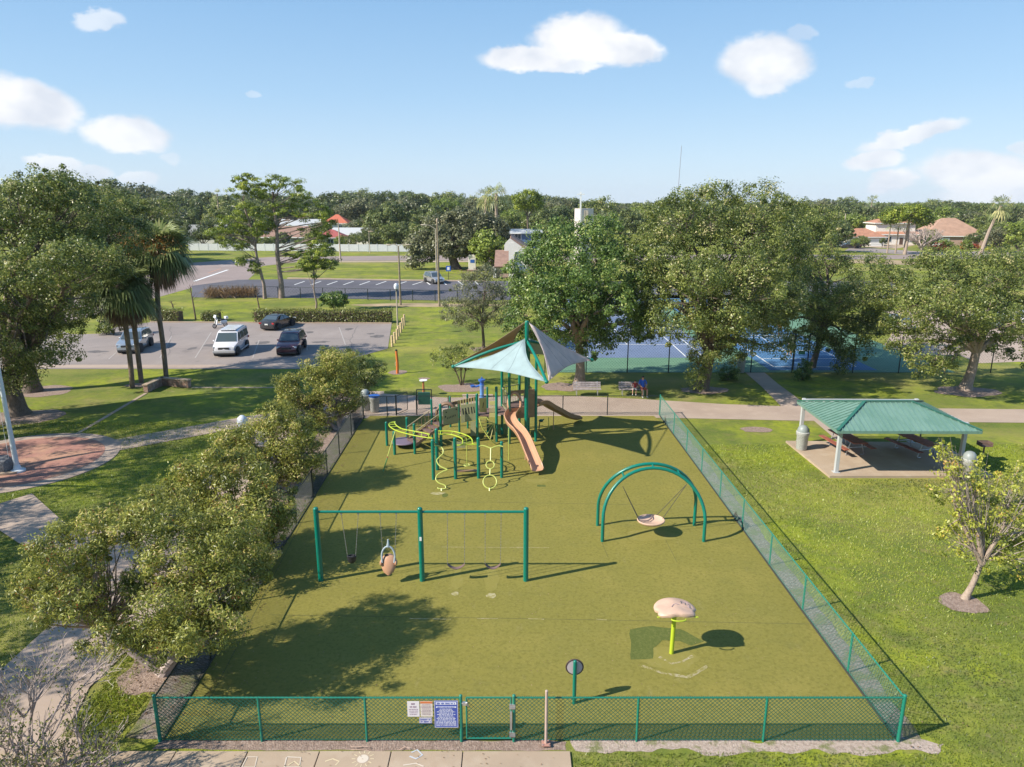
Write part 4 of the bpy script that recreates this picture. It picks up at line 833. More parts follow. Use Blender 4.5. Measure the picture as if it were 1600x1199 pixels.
r1 = pipe([(676, 685), (659, 683), (640, 679), (619, 673), (608.5, 666), (609, 661.5), (615, 659)], 1.75)
r2 = pipe([(671.5, 679), (660, 676.5), (644, 673.5), (629, 670.5), (620, 665.5), (617, 661), (617.5, 659)], 1.75); rungs(r1, r2, 9)
r1 = pipe([(681, 674), (705, 674), (721, 677.5), (733, 682.5), (738, 688), (739, 694), (748, 694.5)], [1.75, 1.75, 1.75, 1.72, 1.68, 1.62, 1.6])
r2 = pipe([(682, 679), (702.5, 679), (714, 682), (722, 686), (723, 692.5), (720, 695.5), (714, 696)], [1.75, 1.75, 1.75, 1.72, 1.68, 1.62, 1.6]); rungs(r1, r2, 8)
a = P(617.5, 674, 1.75); c = P(598.5, 738); m1 = a.lerp(c, .62)
b = MB(); b.tube([a, m1], .025, 8); b.build('climbing_pole', M_limep, ps, smooth=True); b = MB(); b.tube([m1, m1.lerp(c, .1)], .03, 8); b.build('pole_joint', mat('rust_red', (.3, .07, .04), .6), ps); b = MB(); b.tube([m1.lerp(c, .1), c], .03, 8); b.build('climbing_pole', mat('pale_green_pole', (.08, .22, .05), .5), ps, smooth=True)
a = P(729, 686, 1.7); c = Vector((a.x, a.y, hgt(a.y, 727))); b = MB(); b.tube([a, c], .02, 8); b.build('hanging_bar', M_limep, ps, smooth=True); b = MB(); b.tube([c + Vector((.15 * math.cos(k / 8 * math.pi), .15 * math.sin(k / 8 * math.pi), 0)) for k in range(16)], .022, 6, closed=True); b.build('foot_ring', M_limep, ps, smooth=True)
b = MB(); b.bar(c - Vector((.14, 0, 0)), c + Vector((.14, 0, 0)), .03, .03); b.build('foot_bar', M_limep, ps)
# leaning climbers in front
def lean(pts, name='climber', r=.026, m=M_limep):
    """points seen in the photograph on the plane leaning from the posts to the ground"""
    ytop, ztop, yb = 31.1, 1.62, 29.65; q = []
    for (u, v) in pts:
        # intersect the sight line with the leaning plane
        bb = (v - 599.5) / FPX; dy, dz = _c - bb * _s, -_s - bb * _c; aa = (u - 800) / FPX
        k = (ytop - yb) / ztop; t_ = (yb - k * 0 + k * CAMH) / (dy - k * dz); q.append(Vector((aa * t_, dy * t_, CAMH + dz * t_)))
    b = MB(); b.tube(catmull(q, 4), r, 8); b.build(name, m, ps, smooth=True); return q
lean([(675, 698), (680, 696.5), (687, 697.5), (692, 702), (692, 709), (686, 715), (682.5, 720), (686, 727), (693, 731.5), (699, 734), (692, 737), (684, 742), (681, 749), (686, 755), (694, 758), (696.5, 761), (695, 764), (686, 764), (684, 762)], r=.03)
lean([(690, 764), (690, 768)], r=.04)
lean([(748, 698), (753, 696.5), (760, 698), (767, 701)], r=.03); lean([(786, 698), (780, 697), (774, 698), (767, 701)], r=.03); lean([(767, 700), (766.5, 720)], r=.03)
lean([(766 + 6.4 * math.sin(g), 726.5 - 6.2 * math.cos(g)) for g in [2 * math.pi * k / 14 for k in range(15)]], r=.026); lean([(766, 733), (765.5, 742)], r=.026)
lean([(765.5 + 10.5 * math.sin(g), 753 - 10.5 * math.cos(g)) for g in [2 * math.pi * k / 16 for k in range(17)]], r=.028); lean([(765, 763), (765, 769)], r=.04)
q = P(712, 745); q2 = P(748, 744); b = MB(); b.bar(Vector((q.x, q.y, .28)), Vector((q2.x, q2.y, .28)), .22, .05); b.build('balance_plank', M_brown, ps)
# fan climber
A = PP['p5']; fa = [P(748.5, 654, 1.45), P(752, 665, 1.1), P(758, 676, .7), (P(766, 687, .35)), P(774, 694, .05)]; b = MB(); b.tube(catmull(fa, 3), .028, 8); b.build('climber', M_limep, ps, smooth=True)
fb = P(774.5, 662, 1.0); b = MB(); b.tube([P(748.5, 654, 1.45), P(761, 653, 1.45), P(763, 657, 1.35)], .022, 8); b.build('climber', M_limep, ps, smooth=True)
for f in range(7): p = catmull(fa, 3)[1 + f * 2 if 1 + f * 2 < 13 else 12]; b = MB(); b.tube([p, P(769, 660, 1.15).lerp(fb, f / 7)], .02, 6); b.build('spoke', M_limep if f % 2 else mY, ps, smooth=True)
# tower panels
def tp(i, j, z0, z1, m, inset=0, slats=0):
    A, C_ = Vector((*TP[i], 0)), Vector((*TP[j], 0)); d = (C_ - A).normalized(); A = A + d * .08; C_ = C_ - d * .08
    if slats:
        n = slats
        for k in range(n): p = A.lerp(C_, (k + .5) / n); b = MB(); b.bar(p + Vector((0, 0, z0)), p + Vector((0, 0, z1)), .035, .03); b.build('slat', m, ps)
        for z in (z0, z1): b = MB(); b.bar(A + Vector((0, 0, z)), C_ + Vector((0, 0, z)), .05, .05); b.build('panel_rail', m, ps)
    else: b = MB(); b.bar(A + Vector((0, 0, (z0 + z1) / 2)), C_ + Vector((0, 0, (z0 + z1) / 2)), .04, z1 - z0); b.build('panel', m, ps)
tp(0, 1, D2 - .35, D2 + .25, M_brown); tp(1, 2, D2 - .1, D2 + 1.0, M_olive, slats=8); tp(3, 4, D2, D2 + .95, M_olive, slats=7); tp(4, 0, D2, D2 + .95, M_olive, slats=6); tp(0, 1, 2.75, 2.95, M_brown)
b = MB(); b.bar((.62, 36.28, 2.25), (1.2, 36.43, 2.25), .05, .95); b.build('panel', M_brown, ps)
# slides
def slide(path, wid, wall, m, name, depth=.05):
    pts = catmull([Vector(p) for p in path], 5); n = len(pts); prof = [(-1.12, 1.0), (-1.02, 1.08), (-.93, .98), (-.86, .25), (-.5, 0), (0, -.04), (.5, 0), (.86, .25), (.93, .98), (1.02, 1.08), (1.12, 1.0), (1.0, .2), (.55, -.22), (0, -.26), (-.55, -.22), (-1.0, .2)]
    vs_ = []
    for i, p in enumerate(pts):
        t_ = (pts[min(i + 1, n - 1)] - pts[max(i - 1, 0)]).normalized(); s_ = t_.cross(Vector((0, 0, 1))).normalized(); u_ = s_.cross(t_)
        wl = wall if i < n - 4 else wall * (.4 + .6 * (n - 1 - i) / 4)
        for (x, z) in prof: vs_.append(p + s_ * x * wid / 2 + u_ * z * wl)
    k = len(prof); b = MB(); b.add(vs_, [(i * k + j, i * k + (j + 1) % k, (i + 1) * k + (j + 1) % k, (i + 1) * k + j) for i in range(n - 1) for j in range(k)] + [tuple(range(k)), tuple((n - 1) * k + j for j in range(k))[::-1]])
    return b.build(name, m, ps, smooth=True)
def sp(u, y, z): return (xat(u, y, z), y, z)
SL = [sp(806, 36.25, 1.82), sp(801, 35.8, 1.75), sp(797, 35.3, 1.6), sp(801, 34.75, 1.42), sp(811, 34.2, 1.24), sp(819, 33.6, 1.03), sp(824.5, 33.0, .82), sp(830, 32.4, .58), sp(835.5, 31.85, .36), sp(840, 31.45, .26)]
slide(SL, .56, .26, M_tan, 'slide')
b = MB(); c = Vector(sp(804, 36.1, 2.3)); b.tube([c + Vector((.33 * math.cos(g) * (1 - .12 * math.sin(g)), .06 * math.sin(g), .52 * math.sin(g))) for g in [-.5 + (math.pi + 1.0) * k / 18 for k in range(19)]], [.075] * 19, 10); b.build('slide_hood', M_tan, ps, smooth=True)
b = MB(); b.cyl(sp(821, 33.6, .9), sp(821, 33.6, 0), .03, n=8); b.build('slide_leg', M_tan, ps)
slide([(1.3, 37.3, 1.8), (1.7, 37.75, 1.75), (2.15, 38.3, 1.35), (2.7, 38.9, .9), (3.2, 39.4, .5), (3.65, 39.8, .28), (3.95, 40.05, .22)], .55, .24, mat('brown_slide', (.34, .20, .11), .45), 'slide')
b = MB(); b.cyl((2.35, 38.5, 1.1), (2.35, 38.5, 0), .025, n=8); b.build('slide_leg', M_tan, ps)
# small spring element under the tower
b = MB(); q = P(842, 672); b.tube([q + Vector((0, 0, 0)), q + Vector((.05, 0, .5)), q + Vector((.3, 0, .65))], .03, 8); b.ell(q + Vector((.12, 0, .55)), (.14, .1, .09), 10, 6); b.build('talk_tube', M_greend, ps, smooth=True)
b = MB(); b.cyl(P(795, 720), P(795, 720) + Vector((0, 0, 1.7)), .022, n=8); b.build('fire_pole', M_limep, ps)
b = MB(); q = P(857, 672); b.cyl(q, q + Vector((0, 0, .75)), .02, n=8); b.build('support_bar', M_limep, ps)
# ================================================================== CHALK ON THE WALK
M_ch = [mat('chalk_white', (.58, .50, .41), .95), mat('chalk_pink', (.5, .34, .26), .95), mat('chalk_yellow', (.6, .5, .32), .95), mat('chalk_blue', (.45, .47, .50), .95)]
ZC = .0535
def chalk(label, pts, w, m, closed=False, fill=False):
    q = [P(u, v, .05) for u, v in pts]
    if closed: q.append(q[0])
    if fill: o = sheet('chalk_mark', [(p.x, p.y) for p in q], ZC, m)
    else: o = sheet('chalk_mark', strip([Vector((p.x, p.y, 0)) for p in q], w), ZC, m)
    return o
c0 = P(567, 1186, .05); ring = [(c0.x + .13 * math.cos(a / 10 * math.pi), c0.y + .13 * math.sin(a / 10 * math.pi)) for a in range(20)]
sheet('chalk_sun', ring, ZC, M_ch[0])
for k in range(12):
    g = 2 * math.pi * k / 12; sheet('chalk_mark', strip([Vector((c0.x + .17 * math.cos(g), c0.y + .17 * math.sin(g), 0)), Vector((c0.x + .26 * math.cos(g), c0.y + .26 * math.sin(g), 0))], .02), ZC, M_ch[2])
chalk('', [(386, 1183), (402, 1183), (398, 1199), (378, 1199)], .025, M_ch[0], True); chalk('', [(448, 1183), (470, 1184), (468, 1199), (444, 1199)], .03, M_ch[0], True)
chalk('', [(547, 1166), (556, 1168), (566, 1166), (578, 1168)], .02, M_ch[1]); chalk('', [(548, 1172), (560, 1172), (576, 1173)], .02, M_ch[1]); chalk('', [(508, 1190), (520, 1186), (530, 1190), (524, 1196)], .03, M_ch[2])
chalk('', [(624, 1172), (632, 1167), (640, 1170)], .02, M_ch[1]); chalk('', [(643, 1176), (652, 1172), (660, 1180), (650, 1186), (640, 1182)], .04, M_ch[3]); chalk('', [(630, 1196), (650, 1193), (662, 1198)], .03, M_ch[0]); chalk('', [(450, 1196), (460, 1190), (470, 1198)], .03, M_ch[2])
# ================================================================== PAVILION
pv = thing('picnic_pavilion', 'open picnic pavilion with a green ribbed metal hip roof on four grey columns', 'pavilion', (18.6, 33.9, .11))
EZ = 2.42; A1, A2 = P(1309, 674, EZ), P(1535, 674.5, EZ); A4 = P(1246, 627.5, EZ); A3 = Vector((A2.x + .1, A4.y, EZ)); RZ = 3.25; R1, R2_ = P(1351, 628, RZ), P(1424, 628, RZ)
A4 = Vector((A1.x - .1, A1.y + (A4.y - A1.y), EZ)); A4 = P(1246, 627.5, EZ)
rm = MB(); rm.add([A1, A2, A3, A4, R1, R2_], [(0, 1, 5, 4), (1, 2, 5), (2, 3, 4, 5), (3, 0, 4)]); o = rm.build('roof', M_pav, pv); sm = o.modifiers.new('thick', 'SOLIDIFY'); sm.thickness = .06
def ribs(a, b_, c, d, n):
    """standing seams on the slope a-b (eave), d-c (ridge): lines run up the slope"""
    nrm = (b_ - a).cross(d - a).normalized()
    if nrm.z < 0: nrm = -nrm
    e = (b_ - a).normalized(); up = nrm.cross(e); 
    if up.z < 0: up = -up
    L = (b_ - a).length; ridge_h = (d - a).dot(up); xa, xb = (d - a).dot(e), (c - a).dot(e)
    for k in range(1, n):
        x = L * k / n; h = ridge_h * min(1, x / max(xa, 1e-3) if x < xa else 1, (L - x) / max(L - xb, 1e-3) if x > xb else 1)
        p = a + e * x + nrm * .022; q = p + up * h * .99; b = MB(); b.bar(p, q, .035, .035, up=nrm); b.build('roof_rib', M_pav, pv)
ribs(A1, A2, R2_, R1, 26); ribs(A4, A1, R1, R1, 17); ribs(A2, A3, R2_, R2_, 17); ribs(A3, A4, R1, R2_, 26)
for a, c in ((R1, R2_), (A1, R1), (A2, R2_), (A3, R2_), (A4, R1)):
    b = MB(); b.bar(a + Vector((0, 0, .05)), c + Vector((0, 0, .05)), .14, .035); b.build('ridge_cap', M_pavd, pv)
for a, c in ((A1, A2), (A2, A3), (A3, A4), (A4, A1)):
    b = MB(); b.bar(a + Vector((0, 0, -.05)), c + Vector((0, 0, -.05)), .04, .13); b.build('fascia', M_pav, pv)
CP = [P(1306, 738, .11), P(1497, 737, .11), P(1255, 690, .11), P(1429, 697, .11)]; CP[1] = Vector((CP[0].x + 6.0, CP[0].y + .25, .11)); CP[3] = Vector((CP[0].x + 5.95, CP[2].y - .1, .11)); CP[2].x = CP[0].x + .05
for q in CP:
    b = MB(); b.box((q.x, q.y, .11 + 1.2), (.17, .17, 2.4)); b.build('column', M_pavcol, pv, bevel=.01); b = MB(); b.box((q.x, q.y, .125), (.3, .3, .03)); b.build('base_plate', M_pavcol, pv)
for a, c in ((0, 1), (2, 3), (0, 2), (1, 3)): b = MB(); b.bar(CP[a] + Vector((0, 0, 2.28)), CP[c] + Vector((0, 0, 2.28)), .1, .18); b.build('beam', M_pavcol, pv)
for a, c in ((CP[0], R1), (CP[1], R2_), (CP[2], R1), (CP[3], R2_)): b = MB(); b.bar(a + Vector((0, 0, 2.28)), c - Vector((0, 0, .14)), .08, .12); b.build('rafter', M_pavcol, pv)
def picnic_table():
    t = thing('picnic_table', '', 'picnic table', (0, 0, 0)); t['group'] = 'picnic tables under the pavilion'
    for k in range(5): b = MB(); b.box((-.3 + .15 * k, 0, .75), (.142, 2.35, .042)); b.build('tabletop_plank', M_redwood, t, world=False)
    for sx in (-1, 1):
        for j in (0, 1): b = MB(); b.box((sx * (.66 + .14 * j), 0, .45), (.132, 2.35, .04)); b.build('seat_plank', M_redwood, t, world=False)
    for yy in (-.75, .75):
        b = MB(); b.tube([(-.8, yy, .42), (-.2, yy, .42), (.2, yy, .42), (.8, yy, .42)], .025, 8)
        for sx in (-1, 1): b.tube([(sx * .28, yy, .72), (sx * .42, yy, .3), (sx * .5, yy, .04), (sx * .42, yy, .02), (-sx * .0 + sx * .3, yy, .02)], .025, 8)
        b.build('steel_frame', M_steel, t, smooth=True, world=False)
    return t
pt = picnic_table(); q = P(1310, 705, .11); pt.location = (q.x + .45, q.y + .15, .11); pt.rotation_euler.z = math.radians(8); pt['label'] = 'redwood plank picnic table in the sun at the open end of the pavilion'
dup(pt, (P(1434, 706, .11).x - .25, P(1434, 706, .11).y - .1, .11), math.radians(14), 'dark picnic table in the shade of the pavilion, near the leafy sapling')
def litter_bin(label, q, lid=M_binl, body=M_bin, blue=False, z=.11, s=1):
    t = thing('litter_bin', label, 'litter bin', (q.x, q.y, z)); b = MB()
    b.lathe([(.24, 0), (.27, .05), (.29, .75), (.33, .80), (.34, .95), (.31, .97)], (q.x, q.y, z), 22); b.build('bin_body', body, t, smooth=True); b = MB()
    if blue: b.lathe([(.34, .96), (.35, 1.03), (.31, 1.05), (.2, 1.055), (0, 1.06)], (q.x, q.y, z), 20)
    else: b.lathe([(.29, .95), (.285, 1.05), (.25, 1.17), (.17, 1.27), (.07, 1.31), (0, 1.315)], (q.x, q.y, z), 20)
    b.build('lid', lid, t, smooth=True)
    if not blue:
        b = MB(); b.box((q.x + .26, q.y - .05, z + 1.06), (.04, .2, .12), rz=-.2); b.build('flap', M_dark, t)
    return t
litter_bin('round aggregate litter bin with a grey dome lid by the sunny picnic table', P(1252, 702, .11)); litter_bin('round aggregate litter bin with a domed lid by the column near the leafy sapling', P(1510, 747, .11))
litter_bin('aggregate litter bin with a flat blue lid inside the back gate corner', P(586, 644), M_blue, M_bin, True, .03); litter_bin('grey litter bin under a domed lid just outside the fence corner', P(572, 641), M_binl, M_bin, False, .03)
litter_bin('grey litter bin beside the tennis court gate', P(1157, 582), M_binl, M_bin, False, .0)
def grill(label, q):
    t = thing('park_grill', label, 'grill', (q.x, q.y, 0)); b = MB(); b.cyl((q.x, q.y, 0), (q.x, q.y, .85), .04, n=8); b.build('post', mat('rusty_steel', (.14, .09, .07), .8), t)
    b = MB(); b.box((q.x, q.y, .87), (.55, .42, .03)); 
    for (x, y, w, d) in ((-.27, 0, .02, .42), (.27, 0, .02, .42), (0, .2, .55, .02)): b.box((q.x + x, q.y + y, .97), (w, d, .2))
    b.build('firebox', mat('rusty_steel', (.14, .09, .07)), t); b = MB()
    for k in range(8): b.cyl((q.x - .24 + .068 * k, q.y - .2, 1.03), (q.x - .24 + .068 * k, q.y + .2, 1.03), .008, n=5)
    b.build('grate', mat('rusty_steel', (.14, .09, .07)), t)
grill('rusty park grill on a post on the lawn beyond the pavilion corner', P(1534, 722)); grill('rusty park grill on a post behind the pavilion', P(1437, 690))
# ================================================================== BENCHES, PERSON
def bench():
    t = thing('park_bench', '', 'bench', (0, 0, 0)); t['group'] = 'benches by the back walkway'
    for k in range(3): b = MB(); b.box((0, .22 + .04 * k, .55 + .13 * k), (1.85, .035, .115), rx=-.2); b.build('back_slat', M_wood, t, world=False)
    for k in range(3): b = MB(); b.box((0, -.16 + .14 * k, .45), (1.85, .125, .035)); b.build('seat_slat', M_wood, t, world=False)
    for x in (-.7, .7): b = MB(); b.tube([(x, -.2, 0), (x, -.18, .42), (x, .2, .42), (x, .32, .9)], .025, 8); b.tube([(x, .2, .42), (x, .22, 0)], .025, 8); b.build('leg', M_steel, t, smooth=True, world=False)
    return t
b1 = bench(); q = P(917, 618); b1.location = (q.x, q.y, 0); b1['label'] = 'empty grey slatted bench in the sun before the smooth trunked oak'
q2 = P(986, 618); dup(b1, (q2.x + .1, q2.y, 0), 0, 'grey slatted bench holding the seated adult and child')
def person(label, joints, bones, cols, cat='person', loc=(0, 0, 0), rz=0, group=None, scale=1):
    """one continuous skinned figure; each face takes the clothing colour of its nearest bone"""
    me = bpy.data.meshes.new('body'); names = list(joints); me.from_pydata([joints[k][0] for k in names], [(names.index(a), names.index(c)) for a, c, _ in bones], [])
    o = bpy.data.objects.new('tmp', me); COL.objects.link(o); md = o.modifiers.new('skin', 'SKIN'); sv = me.skin_vertices[0].data
    for i, k in enumerate(names): r = joints[k][1]; sv[i].radius = (r, r) if not isinstance(r, tuple) else r
    sv[0].use_root = True; ss = o.modifiers.new('sub', 'SUBSURF'); ss.levels = 1; ss.render_levels = 1
    dg = bpy.context.evaluated_depsgraph_get(); dg.update(); ev = o.evaluated_get(dg); m2 = bpy.data.meshes.new_from_object(ev); bpy.data.objects.remove(o)
    m2.name = 'body'; m2.materials.clear(); ml = list(dict.fromkeys(c for _, _, c in bones))
    for c in ml: m2.materials.append(cols[c])
    for p in m2.polygons:
        c = p.center; best = None
        for a, b_, k in bones:
            A, B2 = Vector(joints[a][0]), Vector(joints[b_][0]); d = B2 - A; t_ = max(0, min(1, (c - A).dot(d) / max(d.length_squared, 1e-9))); e = (c - (A + d * t_)).length
            if best is None or e < best[0]: best = (e, ml.index(k))
        p.material_index = best[1]; p.use_smooth = True
    ob = bpy.data.objects.new('person', m2); COL.objects.link(ob); ob.location = loc; ob.rotation_euler.z = rz; ob.scale = (scale,) * 3
    return tag(ob, label, cat, group)
SK = mat('skin', (.46, .26, .17), .6); HAIRD = mat('dark_hair', (.03, .02, .015), .8); CB = mat('blue_shirt', (.03, .12, .50), .8); CKH = mat('red_shorts', (.35, .09, .06), .8); CRD = mat('dark_red_shirt', (.28, .035, .035), .8); CW = mat('white_cloth', (.62, .60, .58), .8); CBL = mat('black_cloth', (.03, .03, .035), .8); CPK = mat('pink_shirt', (.60, .38, .34), .8); COR = mat('orange_shirt', (.5, .14, .05), .8)
def seated():
    J = dict(pelvis=((0, 0, .52), (.15, .12)), waist=((0, .03, .7), (.14, .10)), chest=((0, .06, .93), (.17, .12)), neck=((0, .02, 1.10), .055), head=((0, -.02, 1.22), .09), crown=((0, -.01, 1.33), .07))
    B = [('pelvis', 'waist', 'shirt'), ('waist', 'chest', 'shirt'), ('chest', 'neck', 'shirt'), ('neck', 'head', 'skin'), ('head', 'crown', 'hair')]
    for s, n in ((-1, 'l'), (1, 'r')):
        J.update({n + 'hip': ((s * .1, -.04, .5), .09), n + 'knee': ((s * .16, -.46, .52), .062), n + 'ankle': ((s * .15, -.50, .09), .04), n + 'toe': ((s * .16, -.66, .05), .035), n + 'sh': ((s * .19, .05, 1.02), .06), n + 'elb': ((s * .25, -.08, .78), .042), n + 'wr': ((s * .14, -.3, .66), .03), n + 'hand': ((s * .11, -.38, .63), .032)})
        B += [('pelvis', n + 'hip', 'legs'), (n + 'hip', n + 'knee', 'legs'), (n + 'knee', n + 'ankle', 'skin'), (n + 'ankle', n + 'toe', 'shoe'), ('chest', n + 'sh', 'shirt'), (n + 'sh', n + 'elb', 'shirt'), (n + 'elb', n + 'wr', 'skin'), (n + 'wr', n + 'hand', 'skin')]
    return J, B
def standing(arm=0):
    J = dict(pelvis=((0, 0, .95), (.15, .11)), waist=((0, 0, 1.12), (.135, .10)), chest=((0, .0, 1.36), (.17, .115)), neck=((0, 0, 1.52), .052), head=((0, -.02, 1.64), .09), crown=((0, -.01, 1.74), .07))
    B = [('pelvis', 'waist', 'shirt'), ('waist', 'chest', 'shirt'), ('chest', 'neck', 'shirt'), ('neck', 'head', 'skin'), ('head', 'crown', 'hair')]
    for s, n in ((-1, 'l'), (1, 'r')):
        J.update({n + 'hip': ((s * .1, 0, .88), .095), n + 'knee': ((s * .14, -.05 * s, .5), .06), n + 'ankle': ((s * .17, .02 * s, .09), .04), n + 'toe': ((s * .18, -.14, .04), .035), n + 'sh': ((s * .2, 0, 1.44), .055), n + 'elb': ((s * .3, -.04, 1.2), .042), n + 'wr': ((s * (.33), -.22 - .1 * arm * s, 1.08 + .25 * arm * (s > 0)), .03), n + 'hand': ((s * .33, -.30, 1.06 + .3 * arm * (s > 0)), .032)})
        B += [('pelvis', n + 'hip', 'legs'), (n + 'hip', n + 'knee', 'legs'), (n + 'knee', n + 'ankle', 'skin'), (n + 'ankle', n + 'toe', 'shoe'), ('chest', n + 'sh', 'shirt'), (n + 'sh', n + 'elb', 'shirt'), (n + 'elb', n + 'wr', 'skin'), (n + 'wr', n + 'hand', 'skin')]
    return J, B
J, B_ = seated(); q = P(1003, 618); person('seated adult in a bright blue shirt and red shorts on the bench', J, B_, dict(shirt=CB, skin=SK, hair=HAIRD, legs=CKH, shoe=CW), loc=(q.x, q.y - .06, -.02), rz=.15, scale=1.05)
person('small child in a dark red top sitting next to the adult in blue', J, B_, dict(shirt=CRD, skin=SK, hair=HAIRD, legs=CW, shoe=CW), loc=(q.x - .5, q.y - .06, .12), rz=-.25, scale=.72)
J, B_ = standing(); q = P(1233, 558); q2 = P(1239, 557)
def racket(x, y, z): 
    pass
person('tennis player in a pale pink shirt and black shorts seen from behind', J, B_, dict(shirt=CPK, skin=SK, hair=HAIRD, legs=CBL, shoe=CW), loc=(q.x, q.y, .026), rz=2.6)
J, B_ = standing(1); person('tennis player in pale clothes beside the one in a pink shirt', J, B_, dict(shirt=CW, skin=SK, hair=HAIRD, legs=CBL, shoe=CW), loc=(q2.x + .05, q2.y + .4, .026), rz=3.4)
q = P(1218, 529); person('distant tennis player in an orange shirt across the net', J, B_, dict(shirt=COR, skin=SK, hair=HAIRD, legs=CBL, shoe=CW), loc=(q.x, q.y, .026), rz=.3)
# tennis fence, net, gate
fence('tennis_fence', 'tall dark chain link tennis fence behind the oaks, ending at the court gate', [(2.5, 52.55), (21.3, 52.55)], 3.05, M_black, M_greend, [(2.5 + 3.13 * k, 52.55, 1) for k in range(7)], s=.22, w=.004, pr=.04, rr=.024, group='fences of the tennis courts')
fence('tennis_fence', 'tall dark chain link tennis fence beyond the picnic pavilion', [(22.4, 52.55), (36.5, 52.55)], 3.05, M_black, M_greend, [(22.4 + 3.5 * k, 52.55, 1) for k in range(5)], s=.22, w=.004, pr=.04, rr=.024, group='fences of the tennis courts')
fence('tennis_fence', 'tall chain link fence at the far ends of the tennis courts', [(2.5, 99), (36, 99)], 3.05, M_black, M_greend, [(2.5 + 5.6 * k, 99, 1) for k in range(7)], s=.5, w=.006, pr=.05, rr=.03, group='fences of the tennis courts')
t = thing('tennis_fence_gate', 'black framed tennis court gate with a green sign at the end of the path', 'gate', (21.3, 52.5, 0))
for x in (21.32, 22.38): b = MB(); b.cyl((x, 52.5, 0), (x, 52.5, 3.05), .05, n=8); b.build('post', M_black, t, smooth=True)
b = MB(); b.bar((21.3, 52.5, 2.1), (22.4, 52.5, 2.1), .06); b.build('transom', M_black, t); b = MB(); b.box((21.85, 52.45, 1.6), (.5, .02, .3)); b.build('sign_board', M_green, t)
for i, (y, x0, x1) in enumerate(((75.3, 4.8, 16.6), (62.8, 20.2, 27.6))):
    t = thing('tennis_net', ('dark tennis net across the dull blue court behind the big oak', 'dark tennis net between the players on the bright blue court')[i], 'net', ((x0 + x1) / 2, y, 0))
    for x in (x0, x1): b = MB(); b.cyl((x, y, 0), (x, y, 1.07), .04, n=8); b.build('post', M_black, t)
    b = MB(); b.bar((x0, y, 1.0), (x1, y, 1.0), .02, .06); b.build('net_band', M_white, t); b = MB(); chain_link(b, (x0, y), (x1, y), .03, .98, .16, .006); b.build('netting', M_black, t)
# ================================================================== SMALL PARK OBJECTS
t = thing('flagpole', 'white flagpole with a flared base on the brick plaza', 'flagpole', P(28, 738)); q = P(28, 738)
b = MB(); b.tube([q, q + Vector((-.03, 0, 3)), q + Vector((-.05, 0, 9.5))], [.12, .1, .07], 14); b.build('pole', mat('flag_white', (.62, .66, .70), .35), t, smooth=True); b = MB(); b.lathe([(.34, 0), (.34, .08), (.18, .14), (.14, .3), (.12, .34)], (q.x, q.y, .04), 20); b.build('base_collar', mat('flag_white', (.62, .66, .7)), t, smooth=True)
b = MB(); b.cyl(q + Vector((-.28, -.05, .3)), q + Vector((-.28, -.05, 9.3)), .008, n=5); b.build('halyard', M_white, t)
q = P(6, 738); t = thing('memorial_stone', 'rough dark grey memorial boulder on a pale slab beside the flagpole', 'memorial stone', q); b = MB(); b.prism(blob(q.x, q.y, 1.0, .6, .1), .03, .14); b.build('base_slab', M_conc, t)
b = MB(); b.ell((q.x, q.y, .4), (.75, .4, .42), 16, 10); vs_ = b.v; b.v = [tuple(Vector(v) + Vector((noise.noise(Vector(v) * 2.3), noise.noise(Vector(v) * 2.1 + Vector((5, 0, 0))), noise.noise(Vector(v) * 2.6))) * .18) for v in vs_]; b.build('boulder', layered('boulder_stone', [(.16, .16, .17), ((.32, .32, .33), 5, .5, .65, .8, (1, 1)), ((.07, .07, .08), 9, .5, .65, .7, (1, 1))], bump=.8, bscale=12), t, smooth=True)
W1, W2, W3 = P(228, 614), P(254, 602), P(297, 606); t = thing('low_wall', 'low angled block wall with a stained red brown face at the end of the edging strip', 'wall', W2)
for a, c in ((W1, W2), (W2, W3)):
    d = (c - a); L = d.length; n = max(2, int(L / .45)); d.normalize(); rz = math.atan2(d.y, d.x)
    for r in range(3):
        for k in range(n):
            f = (k + .5) / n; p = a + d * L * f; b = MB(); b.box((p.x, p.y, .1 + .17 * r), (L / n - .012, .3 + .008 * ((k + r) % 2), .16), rz=rz); b.build('block', layered('wall_block', [(.36, .22, .17), ((.22, .15, .12), 2.5, .45, .6, .8, (1, 1)), ((.45, .38, .32), 4, .5, .66, .7, (1, 1))], bump=.5) if 'wall_block' not in MATS else MATS['wall_block'], t)
    b = MB(); p = a + d * L / 2; b.box((p.x, p.y, .555), (L + .1, .38, .07), rz=rz); b.build('coping', M_conc, t)
# blue hydrant-like fountain
q = P(753, 622); t = thing('drinking_fountain', 'bright blue drinking fountain with a low side arm on a pale pad', 'drinking fountain', q); sheet('fountain_pad', [p[:2] for p in PX((722, 617), (770, 617), (772, 626), (724, 626))], .04, M_conc)
b = MB(); b.lathe([(.17, 0), (.16, .1), (.13, .2), (.13, .75), (.17, .85), (.17, .92)], q, 16); b.build('column', mat('pale_blue_paint', (.12, .26, .55), .4), t, smooth=True)
b = MB(); b.lathe([(.13, .9), (.13, 1.12), (.22, 1.16), (.23, 1.27), (.1, 1.30), (.0, 1.28)], q, 16); b.build('bowl', M_blue, t, smooth=True)
b = MB(); b.tube([q + Vector((0, 0, .9)), q + Vector((-.35, 0, .78)), q + Vector((-.6, 0, .78))], .07, 10); b.lathe([(.0, .72), (.12, .74), (.15, .86), (.12, .87), (0, .8)], q + Vector((-.62, 0, 0)), 12); b.lathe([(0, 1.3), (.05, 1.3), (.05, 1.4), (.0, 1.42)], q + Vector((.0, .1, 0)), 8); b.build('side_bowl', M_blue, t, smooth=True)
